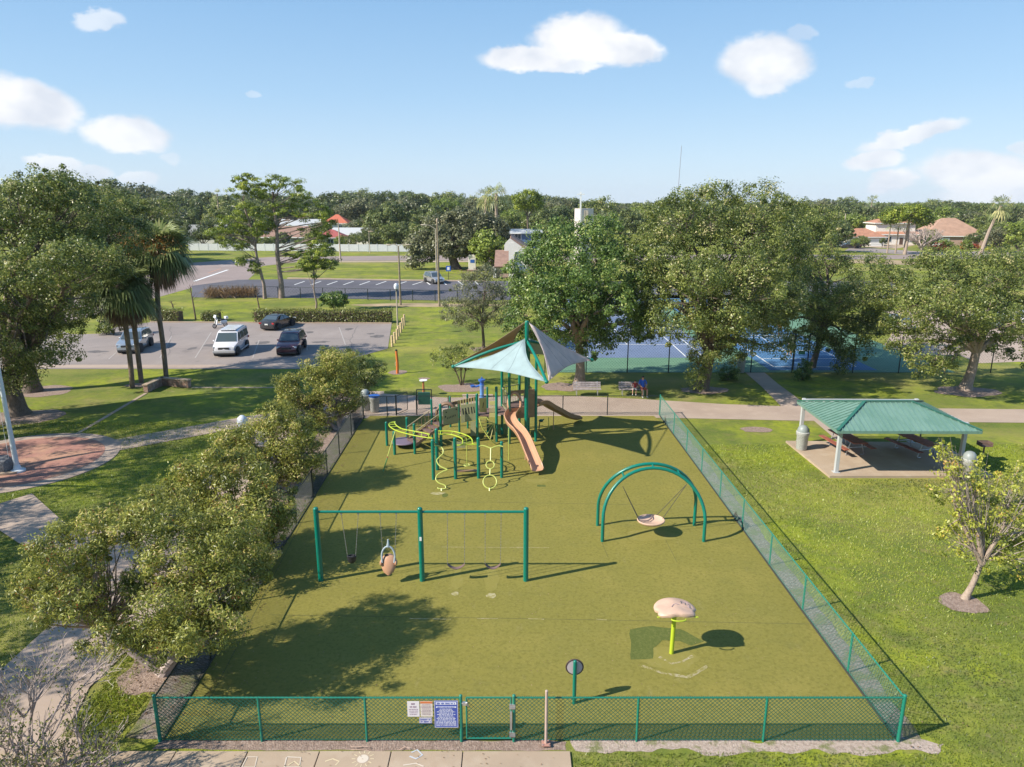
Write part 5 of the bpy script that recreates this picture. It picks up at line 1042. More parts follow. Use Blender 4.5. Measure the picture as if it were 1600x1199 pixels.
# green cabinet sign at the back gate
q = P(664, 640); t = thing('cabinet', 'dark green cabinet with a black frame by the back gate', 'cabinet', q); x0, x1 = P(653, 642).x, P(672, 642).x
b = MB(); b.box(((x0 + x1) / 2, q.y, .72), (x1 - x0, .12, .78)); b.build('cabinet_body', mat('dark_green_box', (.02, .08, .06), .4), t, bevel=.01)
for x in (x0 - .08, x1 + .08): b = MB(); b.cyl((x, q.y, 0), (x, q.y, 1.3), .03, n=8); b.build('leg', M_black, t)
b = MB(); b.bar((x0 - .08, q.y, 1.28), (x1 + .08, q.y, 1.28), .05); b.build('frame_rail', M_black, t)
q = P(662, 618); t = thing('pedestal', 'rusty orange pedestal carrying a round white dish near the back gate', 'pedestal', q); b = MB(); b.tube([q, q + Vector((0, 0, 1.0))], [.09, .06], 10); b.build('stem', mat('rust_orange', (.40, .15, .05), .8), t, smooth=True); b = MB(); b.lathe([(.05, .98), (.26, 1.02), (.27, 1.06), (.22, 1.05), (0, 1.04)], q, 20); b.build('dish', M_white, t, smooth=True); b = MB(); b.lathe([(.3, 0), (.3, .06), (0, .07)], q, 16); b.build('footing', M_conc, t)
q = P(621, 584); t = thing('exercise_post', 'tall slim orange marker post in a round mulch ring', 'post', q); b = MB(); b.tube([q, q + Vector((.03, 0, .9)), q + Vector((-.02, 0, 1.75))], [.11, .10, .09], 10); b.build('post', M_orange, t, smooth=True); b = MB(); b.ell(q + Vector((-.02, 0, 1.8)), (.1, .1, .08), 10, 6); b.build('cap', M_dark, t); b = MB(); b.box(q + Vector((-.12, 0, .75)), (.06, .1, .3)); b.build('side_plate', M_post, t)
for i, (u, v) in enumerate(((613, 542), (617, 536.5), (620.5, 531), (623.5, 525.5), (626.5, 520), (629.5, 514.5), (632, 509))):
    q = P(u, v); hh = 1.0 if i < 5 else 1.15; t = thing('timber_bollard', ('squat yellowish timber bollard, the one nearest the car park corner', 'second timber bollard from the car park corner', 'third timber bollard from the car park corner', 'middle timber bollard of the row, just before the lamp post', 'timber bollard standing beside the lamp post foot', 'timber bollard second from the hedge end', 'last timber bollard, at the hedge end of the row')[i], 'bollard', q, 0, 'timber bollards along the car park edge')
    b = MB(); b.cyl(q, q + Vector((random.uniform(-.03, .03), 0, hh)), .12, .115, n=10); b.build('post', M_post, t, smooth=True); b = MB(); b.lathe([(.115, hh), (.07, hh + .03), (0, hh + .04)], q, 10); b.build('cap', M_tanl, t, smooth=True)
# ================================================================== POLES
def pole(name, label, u, v, vt, r, m, arms=(), cat='pole', r2=None):
    q = P(u, v); h = hgt(q.y, vt); t = thing(name, label, cat, q); b = MB(); b.cyl(q, q + Vector((0, 0, h)), r, (r2 or r * .6), n=10); b.build('pole', m, t, smooth=True); return t, q, h
t, q, h = pole('street_lamp', 'short lamp post with a white acorn globe beside the timber bollards', 622, 524, 453, .09, M_cpole, cat='lamp post'); b = MB(); b.lathe([(.09, 0), (.2, .08), (.24, .3), (.2, .5), (.08, .62), (0, .64)], q + Vector((0, 0, h)), 14); b.build('globe', mat('milk_glass', (.62, .64, .68), .25), t, smooth=True); b = MB(); b.lathe([(.09, 0), (.17, .02), (.12, .12), (.09, .14)], q + Vector((0, 0, h - .1)), 12); b.build('collar', M_black, t)
q0_ = Vector((xat(377, 33.5, 2.6), 33.5, 0)); t = thing('street_lamp', 'lamp post with a white globe rising among the bottlebrush crowns', 'lamp post', q0_); h = hgt(33.5, 668); b = MB(); b.cyl(q0_, q0_ + Vector((0, 0, h)), .07, n=8); b.build('pole', M_cpole, t, smooth=True); b = MB(); b.lathe([(.09, 0), (.22, .08), (.27, .3), (.22, .5), (.08, .62), (0, .64)], q0_ + Vector((0, 0, h)), 14); b.build('globe', mat('milk_glass', (.62, .64, .68), .25), t, smooth=True)
t, q, h = pole('street_lamp', 'brown concrete street lamp with a double arm behind the bollards', 626, 477, 385, .14, M_pole, cat='lamp post')
for s in (-1, 1): b = MB(); b.tube([q + Vector((0, 0, h)), q + Vector((s * .5, 0, h + .25)), q + Vector((s * 1.0, 0, h + .2))], .05, 6); b.ell(q + Vector((s * 1.2, 0, h + .17)), (.35, .15, .09), 10, 6); b.build('lamp_arm', M_cpole, t, smooth=True)
t, q, h = pole('utility_pole', 'tall dark wooden utility pole standing before the back car park', 686.5, 479, 345, .16, M_pole); b = MB(); b.ell(q + Vector((0, 0, h)), (.16, .16, .3), 8, 6); b.build('insulator', M_conc, t)
t, q, h = pole('street_lamp', 'grey lamp pole with a side lamp at the edge of the back car park', 682.5, 437, 358, .14, M_cpole, cat='lamp post'); b = MB(); b.tube([q + Vector((0, 0, h)), q + Vector((-1.0, 0, h + .6)), q + Vector((-1.9, 0, h + .7))], .06, 6); b.ell(q + Vector((-2.0, 0, h + .65)), (.5, .2, .14), 10, 6); b.build('lamp_arm', M_cpole, t, smooth=True)
t, q, h = pole('utility_pole', 'pale concrete utility pole by the grass verge near the red roofed house', 532, 405.5, 348, .2, M_cpole)
t, q, h = pole('utility_pole', 'leaning pale utility pole among dark trees near the white fence', 279, 385, 320, .22, M_cpole)
t, q, h = pole('street_lamp', 'thin grey street lamp before the white fence', 578, 396, 362, .12, M_cpole, cat='lamp post'); b = MB(); b.ell(q + Vector((.5, 0, h)), (.8, .2, .12), 8, 5); b.build('lamp_head', M_conc, t)
t, q, h = pole('utility_pole', 'pale utility pole standing over the houses beyond the tennis courts', 1316, 383, 334, .22, M_cpole)
t, q, h = pole('sign_post', 'thin post with a small blue disabled parking sign at the back car park kerb', 701, 437.5, 418, .05, M_black, cat='sign'); b = MB(); b.box(q + Vector((0, -.03, h - .2)), (.8, .03, .9)); b.build('sign_board', M_blue, t); b = MB(); b.box(q + Vector((0, -.05, h - .2)), (.4, .02, .5)); b.build('symbol', M_white, t)
q = P(1062, 318.0 + 7); t = thing('radio_mast', 'very thin guyed radio mast far beyond the oaks', 'radio mast', (480, 2000, 0)); b = MB(); H3 = hgt(2000, 228); X3 = xat(1064, 2000, 200); t.location.x = X3; b.cyl((X3, 2000, 0), (X3 + 4, 2000, H3), 1.1, .7, n=5); b.build('mast', mat('mast_grey', (.25, .25, .3), .7), t)
# white obelisk sign by the leaning tree, stone sign
q = P(738, 424); t = thing('monument_sign', 'white upright monument sign with dark lettering marks on the far grass', 'sign', q); b = MB(); b.box(q + Vector((0, 0, 1.6)), (1.4, .6, 3.0)); b.build('sign_board', M_wallw, t, bevel=.05); b = MB(); b.box(q + Vector((.05, -.32, 1.9)), (.8, .03, .6)); b.build('logo_patch', M_blue, t); b = MB(); b.box(q + Vector((0, 0, .15)), (2, 1, .3)); b.build('base', M_roof_b, t)
# ================================================================== VEHICLES
def vehicle(name, label, q, rz, L, W, H, prof, belt, roofs, paint, wheel_r, wx, cat='car', glass_side=(), ws=None, rw=None, group=None, plate_rear=True, detail=True):
    """prof: closed side outline (x forward, z); belt: height where the cabin starts to lean in; roofs: width factor at the roof
       ws / rw: ((x0,z0),(x1,z1)) windscreen and rear window lines; glass_side: side window polygons"""
    t = thing(name, label, cat, (q[0], q[1], q[2]), rz, group)
    def hw(z): return W / 2 * (1 - .06 * max(0, (.45 - z) / .45)) if z < belt else W / 2 * (1 - (1 - roofs) * (z - belt) / (H - belt)) * .975
    b = MB(); n = len(prof); vs_ = []
    zs = [(-1, 1.0), (-.93, None), (.93, None), (1, 1.0)]
    xm0, xm1 = min(p[0] for p in prof), max(p[0] for p in prof)
    def taper(x, z):
        e = 0
        if z < belt + .05: e = .10 * max(0, (abs(x) - L / 2 + .45) / .45) ** 2
        return e
    for sgn, f in ((-1, 1.0), (-1, .86), (0, 0), (1, .86), (1, 1.0)):
        for (x, z) in prof:
            y = sgn * hw(z) * f - sgn * taper(x, z) * W
            ed = .03 if f == 1.0 else 0; xx = x * (1 - ed * .35) if abs(x) > L * .3 else x; crown = 0
            zz = z - (ed if z > .5 else -ed * .5); 
            if f == 0 and z < belt * .95: xx = x * 1.02
            if f == 0 and z >= H - .01: zz = z + .02
            vs_.append((xx, y, zz))
    fs = [(i * n + k, i * n + (k + 1) % n, (i + 1) * n + (k + 1) % n, (i + 1) * n + k) for i in range(4) for k in range(n)] + [tuple(range(n))[::-1], tuple(4 * n + k for k in range(n))]
    b.add(vs_, fs); b.build('body', paint, t, smooth=True, world=False)
    def g_quad(nm, p0, p1, m, ins=.09, off=.012):
        (xa, za), (xb, zb_) = p0, p1; ya, yb = hw(za) - ins, hw(zb_) - ins; d = Vector((xb - xa, 0, zb_ - za)).normalized(); nn = Vector((-d.z, 0, d.x))
        if nn.z < 0: nn = -nn
        b = MB(); o_ = nn * (off + .02); b.add([Vector((xa, -ya, za)) + o_, Vector((xa, ya, za)) + o_, Vector((xb, yb, zb_)) + o_, Vector((xb, -yb, zb_)) + o_], [(0, 1, 2, 3)]); o = b.build(nm, m, t, world=False); s_ = o.modifiers.new('thick', 'SOLIDIFY'); s_.thickness = .01
    if ws: g_quad('windscreen', ws[0], ws[1], M_cglass)
    if rw: g_quad('rear_window', rw[0], rw[1], M_cglass)
    for poly in glass_side:
        for s in (-1, 1):
            b = MB(); b.add([(x, s * (hw(z) + .006), z) for x, z in poly], [tuple(range(len(poly))) if s > 0 else tuple(range(len(poly)))[::-1]]); o = b.build('side_window', M_cglass, t, world=False); s_ = o.modifiers.new('thick', 'SOLIDIFY'); s_.thickness = .008
    for x in wx:
        for s in (-1, 1):
            b = MB(); b.cyl((x, s * (W / 2 - .02) - s * .1, wheel_r + .01), (x, s * (W / 2 + .012), wheel_r + .01), wheel_r * 1.17, n=20); b.build('wheel_arch', M_blackp, t, world=False)
            b = MB(); b.lathe([(wheel_r * .55, -.10), (wheel_r, -.09), (wheel_r, .09), (wheel_r * .9, .11), (wheel_r * .62, .11)], (0, 0, 0), 22); w = b.build('wheel', M_tyre, t, smooth=True, world=False); w.location = (x, s * (W / 2 - .08), wheel_r); w.rotation_euler = (s * -math.pi / 2, 0, 0)
            b = MB(); b.lathe([(0, .10), (wheel_r * .2, .105), (wheel_r * .62, .08), (wheel_r * .62, .0), (0, .0)], (0, 0, 0), 18)
            for k in range(5): b.box((wheel_r * .36 * math.cos(k * 1.2566), wheel_r * .36 * math.sin(k * 1.2566), .095), (wheel_r * .5, .05, .02), rz=k * 1.2566)
            r_ = b.build('rim', M_rim, w, smooth=True, world=False)
    xf = L / 2
    for s in (-1, 1):
        b = MB(); b.box((xf - .10, s * (W / 2 - .27), belt * .74), (.1, .34, .14), rz=-s * .25); b.build('headlight', M_lamp, t, world=False, bevel=.02)
        b = MB(); b.box((-xf + .07, s * (W / 2 - .2), belt * .82), (.08, .28, .17), rz=s * .25); b.build('tail_lamp', M_red, t, world=False, bevel=.02)
        b = MB(); b.ell((xf * .24 if not name.endswith('van') else xf * .5, s * (W / 2 + .1), belt + .06), (.06, .1, .075), 8, 6); b.build('side_mirror', paint, t, smooth=True, world=False)
    b = MB(); b.box((xf + .0, 0, belt * .66), (.05, W * .45, .16)); b.build('grille', M_blackp, t, world=False); b = MB(); b.box((xf - .01, 0, .30), (.08, W * .8, .12)); b.build('lower_grille', M_blackp, t, world=False)
    b = MB(); b.box((-xf - .0, 0, belt * .72), (.03, .34, .14)); b.build('number_plate', M_plate, t, world=False)
    b = MB(); b.box((0, 0, .24), (L * .9, W * .86, .16)); b.build('underbody', M_blackp, t, world=False)
    if detail:
        for s in (-1, 1):
            for x in (-.15, -L * .2):
                b = MB(); b.box((x + .12, s * (W / 2 - .005), belt - .14), (.16, .03, .03)); b.build('door_handle', paint, t, world=False)
            b = MB(); b.bar((-L * .3, s * hw(belt - .02), belt), (L * .2, s * hw(belt - .02), belt), .02, .025); b.build('window_trim', M_blackp, t, world=False)
    return t
def suv_prof(L, H):
    h = L / 2; return [(h - .06, .25), (h, .5), (h - .05, .78), (h - .2, .90), (h - 1.0, 1.02), (h - 1.22, 1.06), (h - 1.85, H - .08), (h - 2.2, H), (-h + 1.4, H), (-h + .62, H - .07), (-h + .25, 1.12), (-h + .07, 1.02), (-h + .02, .55), (-h + .08, .28)]
def suv(label, q, rz, paint, L=4.6, H=1.68, group=None, name='parked_suv'):
    h = L / 2
    t = vehicle(name, label, q, rz, L, 1.86, H, suv_prof(L, H), 1.04, .80, paint, .36, (h - .92, -h + .95), 'car', [[(h - 1.40, 1.08), (h - 1.92, H - .14), (h - 2.35, H - .09), (h - 2.38, 1.08)], [(h - 2.46, 1.08), (h - 2.44, H - .09), (-h + 1.5, H - .09), (-h + 1.38, 1.10)], [(-h + 1.28, 1.10), (-h + 1.4, H - .1), (-h + .85, H - .15), (-h + .55, 1.14)]], ((h - 1.26, 1.10), (h - 1.84, H - .12)), ((-h + .27, 1.16), (-h + .58, H - .13)), group)
    for s in (-1, 1): b = MB(); b.tube([(h - 2.3, s * .62, H + .0), (h - 2.4, s * .62, H + .06), (-h + 1.2, s * .62, H + .06), (-h + 1.1, s * .62, H)], .018, 6); b.build('roof_rail', M_blackp, t, world=False)
    return t
def sedan(label, q, rz, paint, L=4.65, H=1.42, group=None, name='parked_sedan'):
    h = L / 2; pr = [(h - .06, .22), (h, .45), (h - .06, .68), (h - .25, .76), (h - 1.15, .92), (h - 1.35, .95), (h - 2.1, H - .05), (h - 2.5, H), (-h + 1.75, H), (-h + 1.3, H - .06), (-h + .62, 1.02), (-h + .15, .98), (-h + .02, .6), (-h + .08, .25)]
    return vehicle(name, label, q, rz, L, 1.8, H, pr, .93, .76, paint, .33, (h - .9, -h + .98), 'car', [[(h - 1.5, .97), (h - 2.15, H - .11), (h - 2.55, H - .07), (h - 2.55, .97)], [(h - 2.63, .97), (h - 2.63, H - .07), (-h + 1.75, H - .07), (-h + 1.15, 1.0), (-h + 1.3, .97)]], ((h - 1.38, .98), (h - 2.07, H - .08)), ((-h + .68, 1.03), (-h + 1.28, H - .08)), group)
PS = mat('silver_blue_paint', (.38, .43, .47), .22, .55, coat=.8); PW = mat('white_van_paint', (.66, .65, .68), .25, coat=.7); PB = mat('charcoal_paint', (.055, .05, .052), .2, .4, coat=.9); PM = mat('burgundy_paint', (.13, .045, .052), .2, .5, coat=.9); PS2 = mat('silver_paint', (.5, .5, .5), .25, .6, coat=.6)
q = P(200, 553); suv('silver blue crossover parked behind the palm trunks', (q.x - .3, q.y + 2.0, .02), math.radians(-80), PS, 4.75, 1.72)
q = P(452, 556); suv('dark burgundy sport utility car parked beside the bottlebrush end tree', (q.x - .3, q.y + 1.9, .02), math.radians(-84), PM, 4.8, 1.76)
q = P(420, 517); sedan('charcoal sedan seen from behind, parked by the long hedge', (q.x + .4, q.y + 1.9, .02), math.radians(78), PB)
# van
def van(label, q, rz, paint):
    L, W, H = 4.85, 1.96, 1.98; h = L / 2
    pr = [(h - .05, .3), (h, .55), (h - .04, .86), (h - .16, .96), (h - .85, 1.12), (h - 1.55, H - .12), (h - 1.9, H), (-h + .5, H + .02), (-h + .16, H - .08), (-h + .04, 1.1), (-h, .5), (-h + .06, .3)]
    t = vehicle('parked_van', label, q, rz, L, W, H, pr, 1.12, .84, paint, .35, (h - .85, -h + .95), 'van', [[(h - 1.12, 1.18), (h - 1.62, H - .2), (h - 1.98, H - .18), (h - 1.98, 1.18)], [(h - 2.15, 1.2), (h - 2.15, H - .2), (h - 3.0, H - .2), (h - 3.0, 1.2)], [(h - 3.15, 1.2), (h - 3.15, H - .2), (-h + .45, H - .22), (-h + .38, 1.22)]], ((h - .9, 1.15), (h - 1.52, H - .18)), ((-h + .06, 1.22), (-h + .15, H - .2)))
    b = MB(); b.box((h + .02, 0, .45), (.1, W * .92, .2)); b.build('bumper', mat('grey_bumper', (.38, .38, .38), .5), t, world=False, bevel=.03)
    for s in (-1, 1): b = MB(); b.box((-.2, s * (W / 2 + .03), .34), (L * .5, .1, .1)); b.build('running_board', mat('grey_bumper', (.38, .38, .38)), t, world=False, bevel=.02)
    b = MB(); b.box((-.5, 0, H + .05), (2.6, 1.35, .07)); b.build('raised_roof', paint, t, world=False, bevel=.03)
    return t
q = P(346, 557); van('white conversion van with tinted side windows parked in the sun', (q.x + .2, q.y + 1.9, .02), math.radians(-84), PW)
q = P(344, 513); t = thing('scooter', 'white motor scooter standing behind the van by the small hedge', 'scooter', (q.x - .1, q.y + .3, .02), math.radians(-125))
for x in (-.62, .62): b = MB(); b.tube([(x + .2 * math.cos(k / 8 * math.pi), 0, .24 + .2 * math.sin(k / 8 * math.pi)) for k in range(16)], .05, 8, closed=True); w = b.build('wheel', M_tyre, t, smooth=True, world=False); b = MB(); b.cyl((x, -.04, .24), (x, .04, .24), .1, n=12); b.build('rim', M_rim, t, world=False)
b = MB(); b.ell((-.45, 0, .55), (.42, .17, .24), 12, 8); b.ell((.0, 0, .33), (.4, .14, .07), 12, 6); b.build('body', M_white, t, smooth=True, world=False); b = MB(); b.box((.4, 0, .66), (.08, .4, .62), ry=-.3); b.build('leg_shield', M_white, t, world=False, bevel=.03)
b = MB(); b.tube([(.62, 0, .3), (.36, 0, 1.0)], .035, 8); b.tube([(.34, -.34, 1.08), (.36, 0, 1.02), (.34, .34, 1.08)], .025, 8); b.build('handlebar', M_black, t, smooth=True, world=False); b = MB(); b.ell((.42, 0, 1.04), (.13, .13, .12), 10, 6); b.build('headlight', M_white, t, smooth=True, world=False)
b = MB(); b.ell((-.35, 0, .8), (.42, .15, .08), 12, 6); b.build('seat', M_blackp, t, smooth=True, world=False); b = MB(); b.box((.5, 0, 1.22), (.02, .4, .3), ry=-.4); b.build('windshield', M_lamp, t, world=False); b = MB(); b.box((-.78, 0, .95), (.32, .36, .28)); b.build('top_box', M_white, t, world=False, bevel=.05)
q = P(677, 443); suv('silver sport utility car alone in the back car park', (q.x, q.y + .8, .02), math.radians(-60), PS2, 4.9, 1.8)
q = P(309, 381); sedan('pale blue car behind the white fence near the grey green house', (q.x, q.y + 18, 0), math.radians(10), PS)
q = P(1328, 388); suv('dark pickup parked on the far house street', (q.x, q.y, .02), math.radians(175), PB, 5.4, 1.8, name='parked_pickup')
q = P(521, 372); sedan('bright red car glimpsed beside the red roofed house', (q.x - 2, q.y + 10, 0), math.radians(20), mat('red_paint', (.5, .03, .02), .25, coat=.8))
for i, (u, v, rz, pm, lab) in enumerate(((1400, 512, 80, PS2, 'silver car half hidden by oak leaves beyond the tennis courts'), (1542, 508, 95, PS, 'grey blue car behind the broad oak beyond the tennis fence'), (1585, 505, 95, PW, 'white car at the frame edge behind the broad oak'))):
    q = P(u, v); sedan(lab, (q.x, q.y, .02), math.radians(rz), pm)
# ================================================================== BACK FENCES, HOUSES
fence('car_park_fence', 'low black chain link fence between the grass and the back car park', [P(330, 463), P(470, 466), P(700, 472), P(800, 474)], 1.5, M_black, M_black, [(*P(330 + 35 * k, 463 + 35 * k * .0246)[:2], 1) for k in range(14)], s=.45, w=.006, pr=.05, rr=.03)
t = thing('white_fence', 'long white panel fence across the road in front of the houses', 'fence', P(300, 392)); fp = [P(296, 392), P(400, 392.5), P(470, 393), P(560, 393.5), P(680, 394)]
for a, c in zip(fp, fp[1:]):
    L = (c - a).length; n = int(L / 2.4); d = (c - a).normalized()
    for k in range(n):
        p = a + d * (L * (k + .5) / n); b = MB(); b.box((p.x, p.y, 1.0), (L / n - .16, .06, 1.85), rz=math.atan2(d.y, d.x)); b.build('fence_panel', M_fencew, t)
        p = a + d * (L * k / n); b = MB(); b.box((p.x, p.y, 1.05), (.16, .16, 2.1), rz=math.atan2(d.y, d.x)); b.build('post', M_fencew, t)
def house(name, label, q, rz, w, d, h, rh, wall, roof, kind='hip', wins=(), door=None, garage=None, over=.6, chimney=None, upper=None, cat='house'):
    t = thing(name, label, cat, q, rz)
    def blk(x0, x1, y0, y1, z0, z1, rh, kind, nm='wall'):
        b = MB(); b.box(((x0 + x1) / 2, (y0 + y1) / 2, (z0 + z1) / 2), (x1 - x0, y1 - y0, z1 - z0)); b.build(nm, wall, t, world=False)
        X0, X1, Y0, Y1 = x0 - over, x1 + over, y0 - over, y1 + over; ym = (Y0 + Y1) / 2; b = MB()
        ins = min((Y1 - Y0) / 2, (X1 - X0) * .45) if kind == 'hip' else 0
        vs_ = [(X0, Y0, z1), (X1, Y0, z1), (X1, Y1, z1), (X0, Y1, z1), (X0 + ins, ym, z1 + rh), (X1 - ins, ym, z1 + rh)]
        b.add(vs_, [(0, 1, 5, 4), (1, 2, 5), (2, 3, 4, 5), (3, 0, 4), (0, 3, 2, 1)]); rf = b.build('roof', roof, t, world=False)
        b = MB(); 
        for (a, c) in ((0, 1), (1, 2), (2, 3), (3, 0)): b.bar(Vector(vs_[a]) - Vector((0, 0, .1)), Vector(vs_[c]) - Vector((0, 0, .1)), .06, .22)
        b.build('fascia', M_white, t, world=False); return rf
    rf = blk(-w / 2, w / 2, 0, d, 0, h, rh, kind)
    if upper: blk(*upper, rh * .8, kind, 'upper_wall')
    for (x, z, ww, hh) in wins:
        b = MB(); b.box((x, -.03, z), (ww + .24, .08, hh + .24)); f = b.build('window', M_white, t, world=False); b = MB(); b.box((x, -.085, z), (ww, .03, hh)); b.build('pane', M_glass, f, world=False)
        b = MB(); b.box((x, -.11, z), (.07, .03, hh)); b.build('mullion', M_white, f, world=False)
    if door: b = MB(); b.box((door, -.05, 1.05), (1.0, .1, 2.1)); b.build('door', mat('dark_door', (.09, .05, .035), .6), t, world=False)
    if garage:
        gx, gw = garage; b = MB(); b.box((gx, -.05, 1.15), (gw, .1, 2.3)); g = b.build('garage_door', M_white, t, world=False)
        for k in range(3): b = MB(); b.box((gx, -.105, .55 + .6 * k), (gw, .015, .03)); b.build('panel_joint', M_wallg, g, world=False)
    if chimney: b = MB(); b.box((chimney[0], d / 2, h + rh * .8), (1.2, 1.2, 2.4)); b.build('chimney', wall, rf, world=False)
    return t
def hs(u, v, D=None):
    q = P(u, v); return q if D is None else Vector((xat(u, D, 0), D, 0))
house('house', 'white house with a flat tan roof deep among the dark trees', hs(237, 0, 330), .1, 13, 9, 5.6, 1.8, M_wallw, mat('tan_roof', (.40, .30, .22), .85), 'gable', [(-3, 3.6, 1.6, 1.2), (1, 3.6, 1.6, 1.2), (4.5, 3.6, 1.4, 1.2)], None)
house('house', 'low grey green house with a weathered grey roof behind the white fence', hs(306, 0, 224), .05, 16, 10, 3.0, 3.0, M_wallg, M_roof_g, 'gable', [(-3, 1.7, 2, 1.2)], None, (3.5, 4.5))
house('house', 'house with a faded orange roof behind the grey green one', hs(322, 0, 285), 0, 13, 8, 3.4, 3.0, M_wallc, mat('orange_roof', (.42, .22, .12), .85), 'hip', [(-3, 2, 1.6, 1.2)])
house('house', 'brown roofed house behind the white fence and the two pines', hs(448, 0, 212), -.06, 21, 10, 2.9, 3.0, M_wallg, M_roof_b, 'hip', [(-6, 1.7, 2, 1.2), (0, 1.7, 2.4, 1.2), (6, 1.7, 2, 1.2)], 3)
house('house', 'two storey white house with a pale grey roof seen between pine branches', hs(470, 0, 258), .1, 13, 9, 4.8, 2.2, M_wallw, mat('pale_grey_roof', (.44, .45, .45), .8), 'gable', [(-4, 3.4, 1.6, 1.3), (0, 3.4, 1.6, 1.3), (4, 3.4, 1.6, 1.3)])
house('house', 'tall house topped by an orange red tile roof among trees', hs(525, 0, 275), 0, 9, 8, 5.2, 3.2, M_wallw, M_roof_r, 'hip', [(-2, 3.8, 1.5, 1.2), (2, 3.8, 1.5, 1.2)])
house('house', 'small house with a dull red roof over the white fence', hs(517, 0, 214), .1, 8, 8, 2.7, 2.2, M_wallw, mat('dull_red_roof', (.36, .09, .08), .8), 'hip', [(0, 1.6, 1.6, 1.1)])
house('house', 'low white house with a pale roof at the end of the white fence', hs(547, 0, 228), -.1, 12, 8, 3.0, 2.0, M_wallw, mat('pale_grey_roof', (.44, .45, .45)), 'gable', [(-3, 1.7, 1.8, 1.2), (2, 1.7, 1.8, 1.2)])
house('house', 'two storey white villa with terracotta roofs and a chimney across the far street', hs(1402, 0, 225), -.06, 15, 10, 3.2, 2.0, M_wallw, M_roof_t, 'hip', [(-5.5, 1.7, 1.6, 1.5), (-2.8, 1.7, 1.4, 1.5), (3.5, 1.7, 1.6, 1.6)], 1.0, None, .7, (-5.5,), (-6.5, 5.5, 1.5, 9, 3.2, 6.6))
house('house', 'small white wing with a terracotta roof beside the two storey villa', hs(1353, 0, 216), .05, 11, 8, 2.8, 2.4, M_wallw, M_roof_t, 'hip', [(-3.4, 1.6, 1.6, 1.2), (-.5, 1.6, 1.4, 1.2)], None, (3, 3.6))
house('house', 'wide house with a big brown tiled roof and a white garage door', hs(1492, 0, 220), -.12, 17, 13, 2.9, 5.2, M_wallpk, mat('brown_tile_roof', (.36, .22, .15), .85, var=.12, vscale=.8), 'hip', [(3, 1.6, 1.8, 1.2)], 6, (-4.2, 4.8))
# church
ch = thing('church', 'white church with a tall gabled wall, lower brown roof wing and narrow windows', 'church', P(790, 440)); y0 = 128.0
def cx_(u): return xat(u, y0, 5)
def cz_(v): return hgt(y0, v)
b = MB(); b.plate([(cx_(788), 0), (cx_(806), 0), (cx_(824), 0), (cx_(824), cz_(392)), (cx_(797), cz_(373)), (cx_(790), cz_(380)), (cx_(788), cz_(384))], Matrix.Translation((0, y0 + .4, 0)), .8); b.build('gable_wall', M_wallw, ch)
b = MB(); b.box((cx_(812), y0 + 9, cz_(404) / 2), (cx_(828) - cx_(790), 16, cz_(404))); b.build('wall', M_wallc, ch)
b = MB(); b.add([(cx_(797), y0 + .8, cz_(374)), (cx_(797), y0 + 18, cz_(374)), (cx_(840), y0 + 18, cz_(402)), (cx_(840), y0 + .8, cz_(402))], [(0, 1, 2, 3)]); o = b.build('roof', M_roof_b, ch); s_ = o.modifiers.new('thick', 'SOLIDIFY'); s_.thickness = .3
b = MB(); b.add([(cx_(773), y0 - 5, cz_(413)), (cx_(797), y0 - 5, cz_(413)), (cx_(796), y0 + .3, cz_(391)), (cx_(774), y0 + .3, cz_(391))], [(0, 1, 2, 3)]); o = b.build('roof', M_roof_b, ch); s_ = o.modifiers.new('thick', 'SOLIDIFY'); s_.thickness = .3
b = MB(); b.box((cx_(786), y0 - 2.3, cz_(413) / 2), (cx_(796) - cx_(776), 4.6, cz_(413) - .2)); b.build('wing_wall', M_wallpk, ch); b = MB(); b.box((cx_(773.5), y0 - 4.6, cz_(413) / 2), (.5, .5, cz_(413) - .1)); b.build('pillar', M_wallw, ch); b = MB(); b.box((cx_(799), y0 - 4.6, 3), (.9, .5, 6)); b.build('pillar', M_wallw, ch)
for (u, v0, v1, w) in ((806.5, 393, 405, .7), (804, 411, 416, .5)): b = MB(); b.box((cx_(u), y0 - .03, (cz_(v0) + cz_(v1)) / 2), (w, .08, cz_(v0) - cz_(v1))); f = b.build('window', M_white, ch); b = MB(); b.box((0, 0, 0), (.1, .1, .1))
for (u, v0, v1, w) in ((806.5, 393.6, 404.6, .5), (804, 411.5, 415.6, .35)): b = MB(); b.box((cx_(u), y0 - .09, (cz_(v0) + cz_(v1)) / 2), (w, .04, cz_(v0) - cz_(v1))); b.build('pane', M_glass, ch)
tw = thing('church_tower', 'square white tower block with a tall cross rising above the oak crowns', 'tower', (xat(911, 150, 8), 150, 0)); X = xat(912, 150, 8)
b = MB(); b.box((X, 150, hgt(150, 326) / 2), (2.9, 2.6, hgt(150, 326)), rz=.5); b.build('wall', mat('tower_stucco', (.62, .55, .52), .85), tw)
for k in range(3): b = MB(); b.box((X + .05 + .3 * k, 148.4, hgt(150, 338)), (.12, .1, 2.4), rz=.5); b.build('louvre', M_wallc, tw)
b = MB(); b.box((X - .9, 148.3, hgt(150, 318) / 2 + 1), (.28, .28, hgt(150, 298) + 0), rz=0); b.build('cross_mast', M_white, tw); b = MB(); b.box((X - .9, 148.2, hgt(150, 304)), (1.5, .2, .2)); b.build('cross_arm', M_white, tw)
house('building', 'blue sided low building with a white roof edge behind the church', hs(822, 0, 175), 0, 7, 8, 5.6, .8, M_bluewall, mat('pale_grey_roof', (.44, .45, .45)), 'gable', [(-2, 4.5, 1.4, 1.6), (2, 4.5, 1.4, 1.6)], cat='building')
